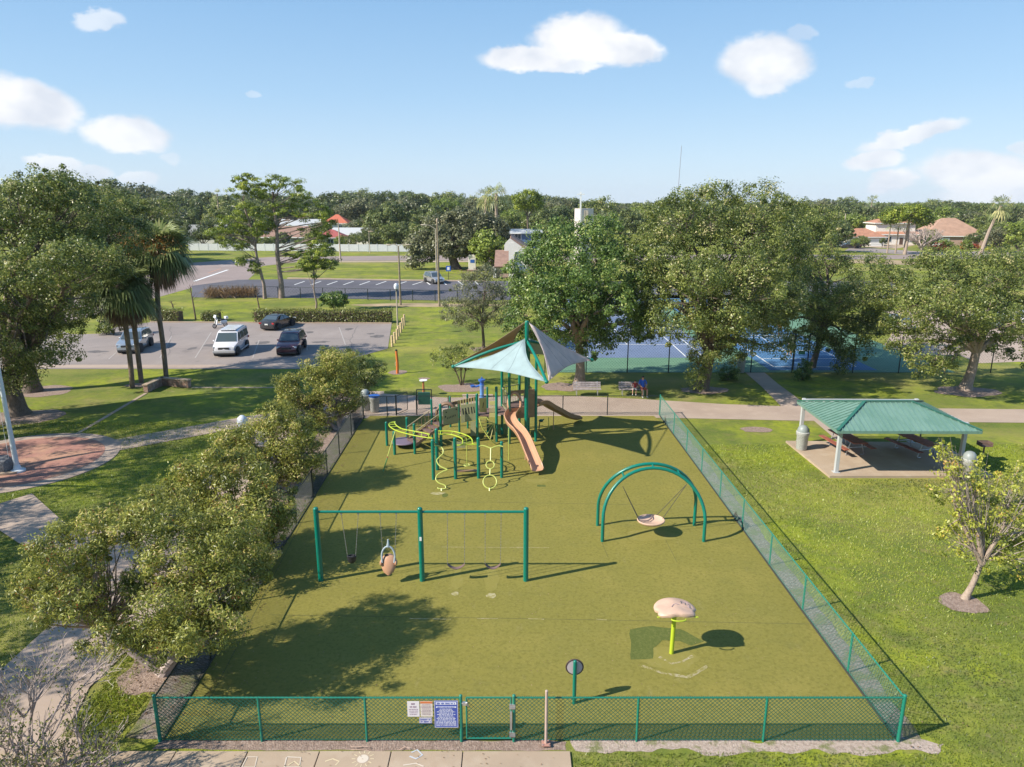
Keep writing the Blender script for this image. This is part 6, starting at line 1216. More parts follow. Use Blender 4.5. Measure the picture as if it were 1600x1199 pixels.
# ================================================================== TREES
def LB(base, items):
    """lobes of a crown as (u, v, depth offset, half width px, half height px, half depth m), turned into metres from the tree's foot"""
    out = []
    for (u, v, dy, ru, rv, rd) in items:
        y = base.y + dy; z = hgt(y, v); x = xat(u, y, z); d = y * _c - (z - CAMH) * _s
        out.append((x - base.x, dy, z, ru * d / FPX, rd, rv * d / FPX))
    return out
def lobes_auto(w, h0, h1, n, depth=None):
    out = []; depth = depth or w
    for k in range(n):
        a = k * 2.4 + random.uniform(-.4, .4); r = (.18 + .34 * random.random()) * w * .9; z = h0 + (h1 - h0) * random.uniform(.3, .78)
        s = random.uniform(.2, .3); out.append((r * math.cos(a), r * math.sin(a) * depth / w, z, w * s, w * s * .9, min((h1 - h0) * .3, w * s * .8)))
    out.append((0, 0, h0 + (h1 - h0) * .68, w * .3, w * .3, (h1 - h0) * .32)); return out
# --- three big oaks behind the playground
b0 = P(905, 602); L_ = LB(b0, [(905, 400, 0, 62, 44, 3), (850, 430, -.5, 52, 50, 2.6), (960, 430, 0, 62, 52, 3), (825, 485, 0, 40, 42, 2.3), (895, 490, -2, 62, 50, 2.2), (965, 495, -.5, 56, 42, 2.8), (870, 375, 1, 42, 28, 2.4), (940, 370, 1, 46, 30, 2.4), (850, 525, 0, 28, 22, 1.8), (925, 535, -1, 26, 22, 1.4), (1000, 470, 1, 34, 44, 2.5), (905, 455, -1.5, 60, 40, 2), (870, 470, -4.4, 50, 34, 2), (950, 470, -4.2, 48, 34, 2), (915, 420, -4, 44, 26, 1.8), (1005, 420, 0, 36, 40, 2.4), (1010, 500, 0, 30, 30, 2), (830, 420, 0, 36, 40, 2.2), (815, 520, -.5, 26, 24, 1.6)])
tree('oak_tree', 'dense dark green oak with a smooth pale trunk right behind the shade sails', b0, L_, L_dark, M_barkp, 900, 95, .62, .17, .10, .36, 3.3, every=5, flare=1.5)
b0 = P(1095, 609); L_ = LB(b0, [(1060, 345, 1, 50, 42, 3), (1115, 335, 1, 56, 44, 3), (1180, 330, 1.5, 46, 38, 3), (1035, 405, 0, 42, 50, 3), (1100, 410, -1, 70, 56, 3), (1175, 400, -.5, 62, 56, 3), (1060, 470, -1, 54, 46, 2.5), (1130, 480, -2, 62, 44, 2.5), (1195, 470, -1, 52, 44, 3), (1110, 535, -2, 36, 32, 1.8), (1085, 575, -1.5, 18, 26, 1.0), (1165, 520, -1, 42, 26, 2), (1060, 305, 1.5, 22, 18, 1.6), (1190, 300, 1.5, 20, 15, 1.4), (1115, 302, 1.5, 26, 16, 1.6), (1215, 535, 0, 26, 18, 2), (1015, 445, 0, 28, 40, 2), (1060, 500, -4.6, 44, 30, 1.8), (1135, 495, -5.2, 50, 30, 1.8), (1190, 440, -4.8, 46, 34, 2), (1090, 430, -5, 46, 34, 2), (1220, 380, 1, 40, 46, 2.6), (1215, 460, 0, 38, 44, 2.4), (1010, 400, .5, 34, 44, 2.4), (1150, 540, -1, 30, 22, 1.6)])
tree('oak_tree', 'tallest spreading live oak with a dark leaning trunk over the tennis court path', b0, L_, L_oak2, M_bark, 1450, 80, .62, .15, .08, .46, 2.6, lean=(.5, 0), every=4, rt=.04)
b0 = P(1268, 575); L_ = LB(b0, [(1230, 365, 3, 46, 46, 3), (1265, 400, 2, 48, 50, 3), (1225, 440, 1, 52, 50, 3), (1290, 440, 1, 48, 44, 3), (1345, 430, 0, 42, 34, 2.6), (1330, 480, -1, 44, 44, 2.3), (1250, 495, 0, 50, 38, 2.6), (1330, 530, -2, 30, 34, 1.6), (1205, 500, 0, 34, 30, 2), (1312, 560, -2.4, 12, 26, .8), (1295, 515, -1.5, 30, 24, 1.8), (1240, 330, 3, 26, 16, 1.6), (1365, 460, 0, 24, 30, 2), (1290, 470, -4.4, 40, 28, 1.8), (1345, 455, -4.6, 34, 26, 1.8), (1235, 450, -4, 36, 30, 1.8), (1275, 345, 3, 34, 26, 2), (1370, 500, -.5, 24, 28, 1.6), (1270, 530, -1, 26, 20, 1.5), (1180, 430, 1, 34, 40, 2.2)])
tree('oak_tree', 'wide ragged oak hanging low over the bright blue tennis court', b0, L_, L_oak2, M_bark, 1250, 80, .62, .15, .08, .24, 3.4, lean=(.6, 0), every=4, rt=.04)
b0 = P(1508, 609); L_ = LB(b0, [(1455, 440, 0, 52, 42, 3), (1520, 430, 0, 62, 44, 3), (1590, 440, 0, 54, 44, 3), (1420, 485, 0, 40, 42, 2.5), (1480, 500, -1.5, 62, 42, 2.6), (1555, 495, -1, 60, 40, 2.8), (1450, 550, -1, 40, 34, 2), (1620, 500, 0, 50, 40, 2.5), (1580, 540, 0, 32, 22, 1.8), (1470, 580, -1, 24, 20, 1.2), (1600, 400, 1, 40, 22, 2), (1480, 405, .5, 36, 18, 2), (1410, 530, 0, 22, 26, 1.4), (1395, 450, 0, 26, 34, 1.8), (1450, 470, -4.8, 46, 28, 1.8), (1530, 480, -5, 52, 30, 1.8)])
tree('oak_tree', 'broad rounded oak with a pale flared trunk behind the pavilion', b0, L_, L_oak2, M_barkp, 860, 80, .58, .15, .08, .34, 2.9, lean=(.4, 0), every=4)
# --- left oaks
b0 = P(28, 648); L_ = LB(b0, [(80, 300, 2, 60, 28, 3), (30, 330, 1, 60, 40, 3), (120, 340, 2, 66, 42, 3), (-20, 380, 0, 60, 60, 3), (60, 400, 0, 70, 50, 3), (150, 400, 2, 58, 46, 3), (0, 450, -2, 60, 44, 3), (90, 470, -1, 52, 36, 2.5), (20, 520, -2, 56, 46, 2.2), (75, 535, -1.5, 44, 36, 2), (-10, 580, -2, 36, 36, 2), (185, 370, 3, 40, 32, 2.5), (30, 590, -1, 24, 22, 1.4), (95, 285, 2, 26, 16, 1.4), (60, 420, -5, 56, 36, 2), (130, 400, -4, 46, 32, 2), (110, 300, 3, 16, 26, 1), (40, 285, 2, 20, 18, 1.2)])
tree('oak_tree', 'huge oak with a thick dark trunk beside the flagpole plaza', b0, L_, L_oak2, M_bark, 1050, 85, .58, .14, .08, .52, 2.2, every=4, flare=1.6, rt=.04)
b0 = P(50, 612); L_ = LB(b0, [(150, 330, 6, 58, 34, 3), (200, 345, 8, 52, 36, 3), (120, 400, 3, 60, 44, 3), (185, 410, 5, 46, 36, 2.6), (60, 430, 1, 60, 50, 3), (110, 460, 0, 42, 36, 2.5), (240, 340, 9, 36, 30, 2.5), (95, 520, 0, 30, 26, 1.6)])
tree('oak_tree', 'second oak with a grey trunk just behind the huge one, reaching over the car park', b0, L_, L_oak2, M_bark, 620, 80, .62, .15, .08, .48, 3.6, every=4, flare=1.5, rt=.04)
protoak = None
for i, (x, y, w, h) in enumerate(((-30, 28.5, 12, 14), (-27.5, 20.5, 11, 12), (-34.5, 35.5, 11, 14), (-26, 13.5, 9, 10))):
    tree('oak_tree', ('oak just outside the view that shades the plaza', 'oak outside the view that shades the lawn beside the plaza path', 'oak outside the view behind the huge trunk', 'oak outside the view over the walkway corner')[i], (x, y, 0), lobes_auto(w, 3.5, h, 8), L_oak, M_bark, 360, 60, .7, .18, .10, .4, 2.4, every=8)
# --- bottlebrush row along the fence
BB = [((255, 1052), [(115, 850, -.3, 58, 46, 1.1), (70, 905, 0, 42, 40, .9), (175, 822, .3, 52, 34, 1.1), (285, 850, .3, 62, 56, 1.4), (350, 850, .6, 62, 60, 1.4), (120, 930, -1.2, 54, 44, 1.0), (262, 945, -1.6, 44, 42, 1.2), (330, 945, -.9, 70, 56, 1.5), (222, 905, -.2, 30, 22, .6), (232, 850, .2, 26, 30, .8), (385, 900, .2, 34, 44, .9), (170, 985, -1.6, 50, 34, .9), (270, 990, -1.2, 46, 34, .9), (245, 800, .8, 60, 28, 1.1), (330, 985, -.1, 34, 24, .7)], 720, 'nearest and largest bottlebrush tree with red flower spikes at the fence corner', ((-.05, 0), (.15, .1)), .13),
      ((345, 880), [(300, 770, 0, 52, 36, 1.1), (370, 760, 0, 62, 44, 1.2), (420, 800, 0, 42, 40, 1.0), (330, 820, -.3, 62, 36, 1.1), (395, 830, -.3, 46, 34, 1.0), (350, 725, .4, 50, 30, 1.0), (300, 735, .3, 36, 26, .9), (385, 860, -1.6, 44, 36, 1.1), (400, 800, -.8, 36, 34, 1.0)], 380, 'second bottlebrush tree along the fence, rounded and yellow green', ((0, 0),), .10),
      ((455, 768), [(400, 690, 0, 40, 30, 1.1), (450, 680, 0, 46, 38, 1.2), (480, 705, 0, 38, 34, 1.0), (420, 730, -.2, 42, 32, 1.0), (380, 720, 0, 34, 34, 1.0), (470, 735, 0, 26, 18, .7), (430, 655, .3, 36, 26, 1.0), (365, 685, 0, 28, 26, .9)], 420, 'third bottlebrush tree, with a bare forked trunk showing over the gravel', ((0, 0),), .10),
      ((530, 672), [(480, 605, 0, 40, 26, 1.1), (520, 600, 0, 40, 30, 1.2), (545, 625, 0, 24, 24, .9), (495, 640, 0, 42, 26, 1.0), (455, 625, 0, 30, 22, 1.0), (500, 575, .3, 34, 22, 1.0), (530, 565, .4, 26, 22, 1.0), (450, 600, .2, 24, 18, .9)], 420, 'fourth bottlebrush tree, dense and tall beside the litter bins', ((0, 0),), .11),
      ((565, 628), [(540, 565, 0, 34, 24, 1.2), (575, 580, 0, 26, 24, 1.1), (560, 600, 0, 28, 20, 1.0), (515, 560, .5, 24, 18, 1.0)], 210, 'small darker bottlebrush tree at the far end of the row, beyond the back walkway', ((0, 0),), .09)]
for bi, ((u, v), items, nc, lab, stems, r) in enumerate(BB):
    b0 = P(u, v); L_ = LB(b0, items); cz = sum(l[2] for l in L_) / len(L_); cxm = sum(l[0] for l in L_) / len(L_)
    st = []
    for k in range(4): l = L_[(k * 3 + 1) % len(L_)]; st.append(((.1 * math.cos(k * 1.6), .1 * math.sin(k * 1.6)), (l[0] * .6, l[1] * .6, l[2] * .62), r * .8))
    tree('bottlebrush_tree', lab, b0, [(a_, b_, c_, d_ * .86, e_, f_ * .86) for a_, b_, c_, d_, e_, f_ in L_], L_bottle if bi < 4 else L_oak2, M_barkg, int(nc * .85), 135 if bi < 2 else 110, .34 if bi == 0 else .40, .10 if bi == 0 else .12, .030 if bi == 0 else .042, r, 1.0, group='bottlebrush trees along the playground fence', every=1, shell=(.6, 1.05), flowers=(70 if bi < 2 else 20, L_redf, .07, 22, .05) if bi < 4 else None, stems=st, up=.2)
# --- small trees
b0 = P(755, 548); L_ = LB(b0, [(745, 455, 0, 38, 28, 2), (715, 485, 0, 30, 22, 1.8), (780, 480, 0, 36, 28, 1.8), (760, 435, 1, 28, 20, 1.6), (735, 500, 0, 26, 16, 1.4), (800, 465, 0, 20, 22, 1.4)])
tree('crape_myrtle', 'loose grey green tree on the lawn with a patch of pink blossom', b0, L_, L_farg, M_bark, 330, 55, .5, .17, .06, .14, 2.4, every=3, flowers=(7, L_pink, .35, 60, .1))
b0 = P(721, 602); L_ = LB(b0, [(690, 556, 0, 20, 14, .9), (712, 560, 0, 22, 16, .9), (732, 552, 0, 20, 16, .9), (705, 548, 0, 16, 10, .8), (745, 566, 0, 12, 9, .6)])
tree('shrub_tree', 'small multi stemmed shrub tree in a mulch ring beside the aqua sail', b0, L_, L_oak2, M_barkb, 110, 40, .3, .12, .05, .05, .6, every=2, stems=[((-.05, 0), (-.5, 0, 1.3), .045), ((.05, 0), (0, 0, 1.35), .05), ((.1, 0), (.35, .1, 1.3), .045)])
# sparse tree on the sunny lawn
b0 = P(1508, 936); L_ = LB(b0, [(1500, 760, 0, 34, 44, .7), (1530, 800, .3, 44, 44, .8), (1575, 820, .3, 44, 50, .9), (1490, 840, 0, 28, 34, .6), (1600, 870, .3, 44, 40, .8), (1545, 870, 0, 34, 26, .6), (1480, 710, 0, 14, 22, .4), (1590, 760, .3, 30, 40, .8), (1640, 820, .5, 44, 56, .9), (1520, 730, 0, 20, 20, .5)])
t = tree('sparse_tree', 'half bare young tree with yellowing leaves in a mulch ring on the sunny lawn', b0, L_, L_yel, M_barkp, 300, 30, .26, .11, .06, .10, 1.35, lean=(.35, 0), every=1, rt=.014, flare=1.5, shell=(.3, 1.1))
b = MB()
for k in range(150):
    l = L_[k % len(L_)]; p = Vector((.35, 0, 1.35)); c = Vector(l[:3]) + Vector((random.uniform(-1, 1) * l[3], random.uniform(-1, 1) * l[4], random.uniform(-.6, 1.15) * l[5])); s = Vector((random.uniform(-1, 1), random.uniform(-1, 1), random.uniform(-.3, 1))) * .12; m_ = p.lerp(c, random.uniform(.35, .55)); b.tube([m_, m_.lerp(c, .5) + s, c + Vector((0, 0, .15))], [.012, .007, .003], 4, cap=False)
b.build('twigs', M_barkg, t, world=False)['kind'] = 'stuff'
# bare shrub at the near left corner
def bare_shrub(label, loc, h, w, n, leafn, seed, mt=M_barkg):
    random.seed(seed); t = thing('bare_shrub', label, 'shrub', loc); b = MB(); ends = []
    def grow(p, d, L, r, lv):
        q = p; pts = [p]; 
        for k in range(3): d = (d + Vector((random.uniform(-1, 1), random.uniform(-1, 1), random.uniform(-.25, .35))) * .22).normalized(); q = q + d * L / 3; pts.append(q)
        b.tube(pts, [r, r * .85, r * .7, r * .55], 5 if r > .012 else 3, cap=False); ends.append(q)
        if lv > 0:
            for k in range(3 if lv > 1 else 4): grow(pts[random.choice((1, 2, 3, 3))], (d + Vector((random.uniform(-1, 1), random.uniform(-1, 1), random.uniform(-.3, .6))) * .75).normalized(), L * random.uniform(.55, .8), r * .62, lv - 1)
    for k in range(n):
        a = 2 * math.pi * k / n; grow(Vector((.12 * math.cos(a), .12 * math.sin(a), 0)), Vector((math.cos(a) * w, math.sin(a) * w, 1)).normalized(), h * .42, .042, 4)
    b.build('branches', mt, t, smooth=True, world=False); E_ = np.array([tuple(e) for e in ends]); sel = RNG.choice(len(E_), leafn); C = E_[sel] + RNG.normal(0, .05, (leafn, 3)); C = C[C[:, 2] < h * 1.2]
    f = leaves_mesh('foliage', C, .07, .04, sph(len(C)), L_hedge, RNG.random(len(C)), parent=t); return t
bare_shrub('leafless grey shrub with tangled twigs by the walkway corner', (-10.9, 12.9, 0), 3.4, .4, 9, 1500, 5)
bare_shrub('thin grey twiggy shrub with a few dark leaves at the lower frame corner', (-9.3, 12.3, 0), 2.1, .6, 8, 2200, 11)
random.seed(21)
# leafy sapling by the pavilion, wild growth beside it
b0 = P(1478, 752); L_ = LB(b0, [(1474, 705, 0, 10, 14, .3), (1482, 718, 0, 14, 14, .35), (1488, 735, 0, 12, 12, .3)])
tree('sapling', 'bright yellow green sapling growing at the pavilion slab edge', b0, L_, L_yel, M_barkb, 46, 26, .18, .10, .05, .02, .3, every=2, shell=(.3, 1))
b0 = P(1560, 790); L_ = LB(b0, [(1530, 745, 0, 26, 18, .5), (1570, 755, 0, 30, 22, .6), (1600, 740, 0, 26, 26, .6), (1545, 775, 0, 30, 18, .5), (1590, 785, 0, 30, 20, .6)])
tree('wild_shrub', 'tangled orange and yellow shrub beyond the sparse tree near the litter bin', b0, L_, L_yel, M_barkg, 150, 24, .24, .10, .05, .03, .4, every=1, shell=(.3, 1.1))
def bush(name, label, loc, items, leaf, nc=60, per=60, crad=.3, ls=.12, lw=.07, group=None):
    t = thing(name, label, 'bush', loc, 0, group); C, out, cc, tint = crown_points(items, nc, per, crad, (.5, 1)); leaves_mesh('foliage', C, ls, lw, out, leaf, tint, parent=t)
    b = MB()
    for k in range(5): b.tube([(0, 0, -.03), (.1 * math.cos(k), .1 * math.sin(k), .3), tuple(Vector(items[k % len(items)][:3]) * .9)], [.04, .03, .015], 5)
    b.build('stems', M_barkb, t, world=False); return t
bush('round_bush', 'round dark bush standing just behind the long hedge', P(523, 487), [(0, 0, 1.5, 1.35, 1.2, 1.1), (-.6, 0, 1.2, .8, .8, .8), (.7, 0, 1.3, .8, .8, .8)], L_dark, 120, 60, .4, .2, .12)
bush('dark_bush', 'dark spiky bush near the trunk of the tallest oak', P(1137, 594), [(0, 0, .55, .75, .5, .5), (-.5, 0, .4, .4, .4, .35), (.5, 0, .45, .45, .4, .4)], L_dark, 60, 50, .25, .16, .04)
bush('dark_bush', 'dark bush at the tennis fence under the low oak branch', P(1254, 594), [(0, 0, .6, .65, .5, .6), (.2, 0, 1.0, .4, .4, .5), (-.4, 0, .4, .4, .4, .35)], L_dark, 60, 50, .25, .16, .05)
bush('leafy_bush', 'reddish green bush beside the palms at the car park edge', P(178, 523), [(0, 0, 1.0, 1.4, 1.0, .9), (-.8, 0, .8, .9, .8, .7), (1, 0, 1.6, .8, .8, .9)], L_oak2, 90, 50, .4, .18, .1)
def hedge(label, a, c, h, w):
    a, c = Vector(a[:2]), Vector(c[:2]); L = (c - a).length; d = (c - a) / L; ang = math.atan2(d.y, d.x); t = thing('clipped_hedge', label, 'hedge', (a.x, a.y, 0), ang, 'clipped hedges along the car park')
    n = int(L * 520); C = np.stack([RNG.uniform(0, L, n), RNG.uniform(-w / 2, w / 2, n), RNG.uniform(.05, h, n)], 1); m = RNG.integers(0, 3, n)
    C[m == 0, 2] = h + RNG.normal(0, .05, (m == 0).sum()); C[m == 1, 1] = -w / 2 + RNG.normal(0, .06, (m == 1).sum()); out = np.zeros((n, 3)); out[m == 0, 2] = 1; out[m == 1, 1] = -1; out[m == 2] = (0, 0, .6)
    hv = np.array([noise.noise(Vector((x * .8, 1, a.x))) for x in C[:, 0]]); C[:, 2] *= 1 + .13 * hv; C[:, 2] += .05 * RNG.normal(0, 1, n) * (C[:, 2] > h * .9)
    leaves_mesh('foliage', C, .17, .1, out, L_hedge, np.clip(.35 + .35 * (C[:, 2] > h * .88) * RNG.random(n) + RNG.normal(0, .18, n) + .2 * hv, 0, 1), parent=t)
    b = MB(); b.box((L / 2, 0, h * .45), (L - .3, w * .7, h * .8)); b.build('inner_twigs', M_barkb, t, world=False); return t
hedge('long clipped hedge at the far edge of the car park', P(398, 503.5), P(614, 504), 1.35, 1.3); hedge('short square hedge behind the white scooter', P(318, 501), P(346, 501), 1.0, 1.3); hedge('clipped hedge half hidden behind the palm trunks', P(236, 501), P(285, 502), 1.25, 1.4)
# --- pines
def pine(label, base, top_v, items, r, limbs=None, puff=.75, nc=90, name='pine_tree', lean=0, group=None):
    t = thing(name, label, 'pine', base, 0, group); L_ = LB(base, items); C, out, cc, tint = crown_points(L_, nc, 75, puff, (.35, 1.0), .42)
    leaves_mesh('crown', C, .42, .10, out, L_pine, tint, parent=t, up=.5)
    H_ = hgt(base.y, top_v); b = MB(); pts = [Vector((lean * (k / 7) ** 1.5 + .12 * math.sin(k * 1.7), 0, H_ * k / 7)) for k in range(8)]; b.tube(pts, [r * (1.25 - k / 7 * .85) if k else r * 1.5 for k in range(8)], 9)
    for c in cc[::3]:
        c = Vector(c); f = min(.95, max(.25, (c.z - random.uniform(.8, 2.6)) / H_)) * 7; i = min(6, int(f)); p = pts[i].lerp(pts[i + 1], f - i); m_ = p.lerp(c, .5) + Vector((0, 0, -.3 + random.random() * .5)); rr = .02 + .010 * (c - p).length
        b.tube([p, m_, c], [rr, rr * .7, rr * .3], 5, cap=False)
    b.build('trunk', mat('pine_bark', (.25, .19, .16), .9, var=.3, vscale=4), t, smooth=True, world=False); return t
b0 = P(440, 466); pine('tall pine with flat topped bright needle clusters and a stout grey trunk', b0, 300, [(425, 285, 0, 34, 12, 1.8), (452, 290, 0, 22, 14, 1.6), (470, 305, 0, 18, 14, 1.5), (410, 300, 0, 26, 12, 1.6), (440, 330, 0, 40, 14, 2.4), (490, 330, 0, 26, 20, 2), (505, 350, 0, 20, 22, 1.8), (420, 350, 0, 20, 12, 1.8), (500, 385, 0, 22, 24, 1.8), (460, 395, 0, 16, 8, 1.2), (480, 360, 0, 14, 12, 1.4), (515, 410, 0, 12, 14, 1.2)], .30, nc=230, puff=.72)
b0 = P(414, 467); pine('slimmer pine leaning beside the stout one, with a forked flat crown', b0, 310, [(380, 283, 0, 24, 10, 1.6), (400, 290, 0, 22, 12, 1.6), (372, 300, 0, 16, 10, 1.3), (390, 330, 0, 30, 14, 2), (360, 345, 0, 24, 10, 1.8), (345, 362, 0, 26, 10, 1.8), (370, 380, 0, 26, 9, 1.8), (395, 360, 0, 22, 12, 1.6), (385, 410, 0, 14, 9, 1.2), (400, 420, 0, 12, 8, 1)], .19, nc=180, lean=-1.8, puff=.68)
b0 = P(494, 486); pine('young bright green pine with a thin trunk in front of the car park fence', b0, 400, [(490, 400, 0, 22, 10, 1.1), (480, 415, 0, 16, 10, 1), (505, 412, 0, 14, 12, 1), (492, 432, 0, 8, 5, .5)], .1, nc=70, puff=.5)
for i, (u, vb, vt, cu, rw) in enumerate(((405, 482, 455, 402, 5), (306, 500, 445, 302, 9), (272, 486, 470, 270, 5))):
    b0 = P(u, vb); t = thing('staked_tree', ('thin bare stake like tree trunk behind the hedge end', 'thin leafless young tree on the grass by the small hedge', 'thin young trunk behind the orange fruited palm')[i], 'tree', b0); H_ = hgt(b0.y, vt); b = MB(); b.tube([(0, 0, 0), (-.1, 0, H_ * .5), (-.25, 0, H_)], [.09, .07, .03], 6)
    for k in range(6): a = k * 1.1; b.tube([(-.1 - .02 * k, 0, H_ * (.55 + .07 * k)), (-.1 + .6 * math.cos(a), .5 * math.sin(a), H_ * (.7 + .07 * k))], [.03, .01], 4, cap=False)
    b.build('trunk', M_barkb, t, smooth=True, world=False)
# --- palms
def fan_frond(b_, idx, p, d, L, droop, tints, base_t, n=17, spread=1.35):
    """costa-palmate leaf: stalk and a fan of pointed segments, appended to vertex list"""
    d = d.normalized(); side = d.cross(Vector((0, 0, 1))); side = side.normalized() if side.length > .05 else Vector((1, 0, 0)); up = side.cross(d)
    hub = p + d * L * .45 + Vector((0, 0, -droop * .15)); w = .022
    b_.extend([p - side * w, p + side * w, hub + side * w, hub - side * w]); tints.append(base_t)
    for k in range(n):
        a = spread * (k / (n - 1) * 2 - 1); l = L * .75 * (1 - .35 * abs(a) / spread); q = (d * math.cos(a) + side * math.sin(a) - up * .12 * abs(a))
        m_ = hub + q * l * .6; tip = hub + q * l + Vector((0, 0, -droop * (.35 + .4 * random.random()))); s_ = (q.cross(up)).normalized() * .034 * L
        b_.extend([hub, m_ + s_ * .9, tip, m_ - s_ * .9]); tints.append(min(1, max(0, base_t + random.uniform(-.22, .22))))
def sabal(label, base, trunk_pts, R, nf, group, orange=False, skirt=.5):
    t = thing('palm_tree', label, 'palm', base, 0, group); top = Vector(trunk_pts[-1]); b = MB(); n = len(trunk_pts)
    b.tube([Vector(p) for p in catmull([Vector(p) for p in trunk_pts], 3)], .17, 10); b.ell(top, (.28, .28, .45), 10, 6); b.build('trunk', M_palmbark, t, smooth=True, world=False)
    V, T = [], []
    for k in range(nf):
        el = random.uniform(-.55, 1.35); a = k * 2.39996; d = Vector((math.cos(a) * math.cos(el), math.sin(a) * math.cos(el), math.sin(el))); fan_frond(V, None, top + d * .15 + Vector((0, 0, .15)), d, R * random.uniform(.8, 1.1), R * (.35 + .35 * (el < .2)), T, .45 + .2 * el)
    quad_mesh('fronds', np.array([tuple(v) for v in V]), len(T), L_palm, np.array(T), t)
    V, T = [], []
    for k in range(int(nf * skirt)):
        el = random.uniform(-1.45, -.75); a = k * 2.39996 + .7; d = Vector((math.cos(a) * math.cos(el), math.sin(a) * math.cos(el), math.sin(el))); fan_frond(V, None, top + Vector((0, 0, -.1)) + d * .1, d, R * random.uniform(.6, .85), R * .5, T, random.random() * .8, 9, .7)
    f = quad_mesh('dead_fronds', np.array([tuple(v) for v in V]), len(T), L_palmd, np.array(T), t)
    if orange:
        C = RNG.normal(0, 1, (2600, 3)) * np.array([.85, .6, .38]) + np.array([top.x - .5, top.y - 1.2, top.z + .55]); leaves_mesh('seed_stalks', C, .2, .045, sph(2600), L_palmo, RNG.random(2600), parent=t)
    return t
def TRK(base, pts): 
    out = [(0, 0, 0)]
    for (u, v) in pts: z = hgt(base.y, v); out.append((xat(u, base.y, z) - base.x, 0, z))
    return out
b0 = P(207, 606); sabal('shorter cabbage palm with a dark drooping crown and a slightly curved trunk', b0, TRK(b0, [(203, 560), (196, 510), (184, 450)]), 2.25, 95, 'cabbage palms by the car park', skirt=.7)
b0 = P(221, 598); sabal('slim cabbage palm between the other two, crown tucked behind', b0, TRK(b0, [(215, 550), (209, 505), (204, 465)]), 1.7, 60, 'cabbage palms by the car park', skirt=.6)
b0 = P(260, 592); sabal('tallest cabbage palm with orange seed stalks in its crown', b0, TRK(b0, [(255, 540), (247, 480), (246, 428), (250, 395)]), 2.15, 95, 'cabbage palms by the car park', True, skirt=.75)
def thin_palm(label, u, vb, vt, R, group=None, D=None, lean=0, nf=34, name='palm_tree'):
    b0 = P(u, vb) if D is None else hs(u, 0, D); H_ = hgt(b0.y, vt); t = thing(name, label, 'palm', b0, 0, group); b = MB(); b.tube([(0, 0, 0), (lean * .4, 0, H_ * .5), (lean, 0, H_)], [R * .14, R * .11, R * .09], 8); b.build('trunk', M_barkp, t, smooth=True, world=False); V, T = [], []; top = Vector((lean, 0, H_))
    for k in range(nf): el = random.uniform(-.9, 1.3); a = k * 2.39996; d = Vector((math.cos(a) * math.cos(el), math.sin(a) * math.cos(el), math.sin(el))); fan_frond(V, None, top, d, R * random.uniform(.8, 1.1), R * .5, T, .6 + .3 * random.random(), 7, 1.0)
    quad_mesh('crown', np.array([tuple(v) for v in V]), len(T), L_palm, np.array(T), t); return t
thin_palm('tall leaning washingtonia palm with a pale trunk near the wide brown roofed house', 1531, 400, 322, 3.3, lean=3.2)
thin_palm('paired feathery palm above the treeline, the one with the fuller crown', 776, 0, 303, 3.6, 'feathery palms above the treeline', 170, 0, 26); thin_palm('paired feathery palm above the treeline, the slightly lower one', 760, 0, 308, 3.4, 'feathery palms above the treeline', 175, 0, 26)
for i, (u, lab) in enumerate(((1386, 'thin palm trunk at the villa drive, nearest the small wing'), (1399, 'second thin palm trunk before the villa'), (1412, 'third thin palm trunk before the villa door'))): thin_palm(lab, u, 396, 352, 1.6, 'thin palms before the villa', nf=16)
thin_palm('slim palm rising out of the dark trees behind the villa', 1357, 0, 312, 3.0, None, 330, 0, 24); thin_palm('small dark palm top over the trees behind the pines', 346, 0, 303, 2.4, None, 260, 0, 20)
# --- middle distance trees with a character of their own
b0 = P(712, 421); L_ = LB(b0, [(690, 360, 0, 34, 22, 3.5), (730, 350, 0, 40, 24, 4), (665, 385, 0, 30, 22, 3), (710, 380, -2, 38, 22, 3), (765, 365, 0, 34, 24, 3.5), (650, 405, 0, 16, 12, 2), (760, 395, 0, 28, 18, 3)]); tree('oak_tree', 'spreading grey green oak with a short leaning trunk on the far grass', b0, L_, L_farg, M_bark, 420, 55, 1.2, .5, .3, .9, 4.2, lean=(-1.2, 0), every=6)
b0 = P(770, 425); L_ = LB(b0, [(760, 385, 0, 26, 22, 3), (785, 395, 0, 16, 22, 2.4)]); tree('oak_tree', 'light green bushy tree next to the white church gable', b0, L_, L_farl, M_bark, 160, 50, 1.0, .45, .28, .3, 2.4, every=6)
b0 = P(825, 400); L_ = LB(b0, [(824, 312, 0, 22, 14, 3), (812, 318, 0, 12, 9, 2.4), (836, 320, 0, 12, 9, 2.4)]); tree('umbrella_pine', 'round topped bright green pine rising above the church', hs(825, 0, 190), [(l[0] + b0.x * 0, l[1], l[2], l[3], l[4], l[5]) for l in LB(hs(825, 0, 190), [(824, 312, 0, 22, 14, 3), (812, 318, 0, 12, 9, 2.4), (836, 320, 0, 12, 9, 2.4)])], L_pine, M_bark, 130, 50, 1.1, .5, .25, .3, 9, every=5)
bz = P(1414, 398); L_ = LB(bz, [(1425, 332, 0, 26, 10, 3.5), (1395, 338, 0, 20, 10, 3), (1440, 342, 0, 16, 8, 2.6)]); tree('umbrella_pine', 'flat topped bright green pine over the white villa', bz, L_, L_pine, M_barkp, 170, 50, 1.2, .55, .28, .32, 9.5, every=3)
bz = P(1440, 392); t = thing('dead_tree', 'wide grey leafless tree between the villa and the brown roofed house', 'tree', bz); random.seed(4); b = MB()
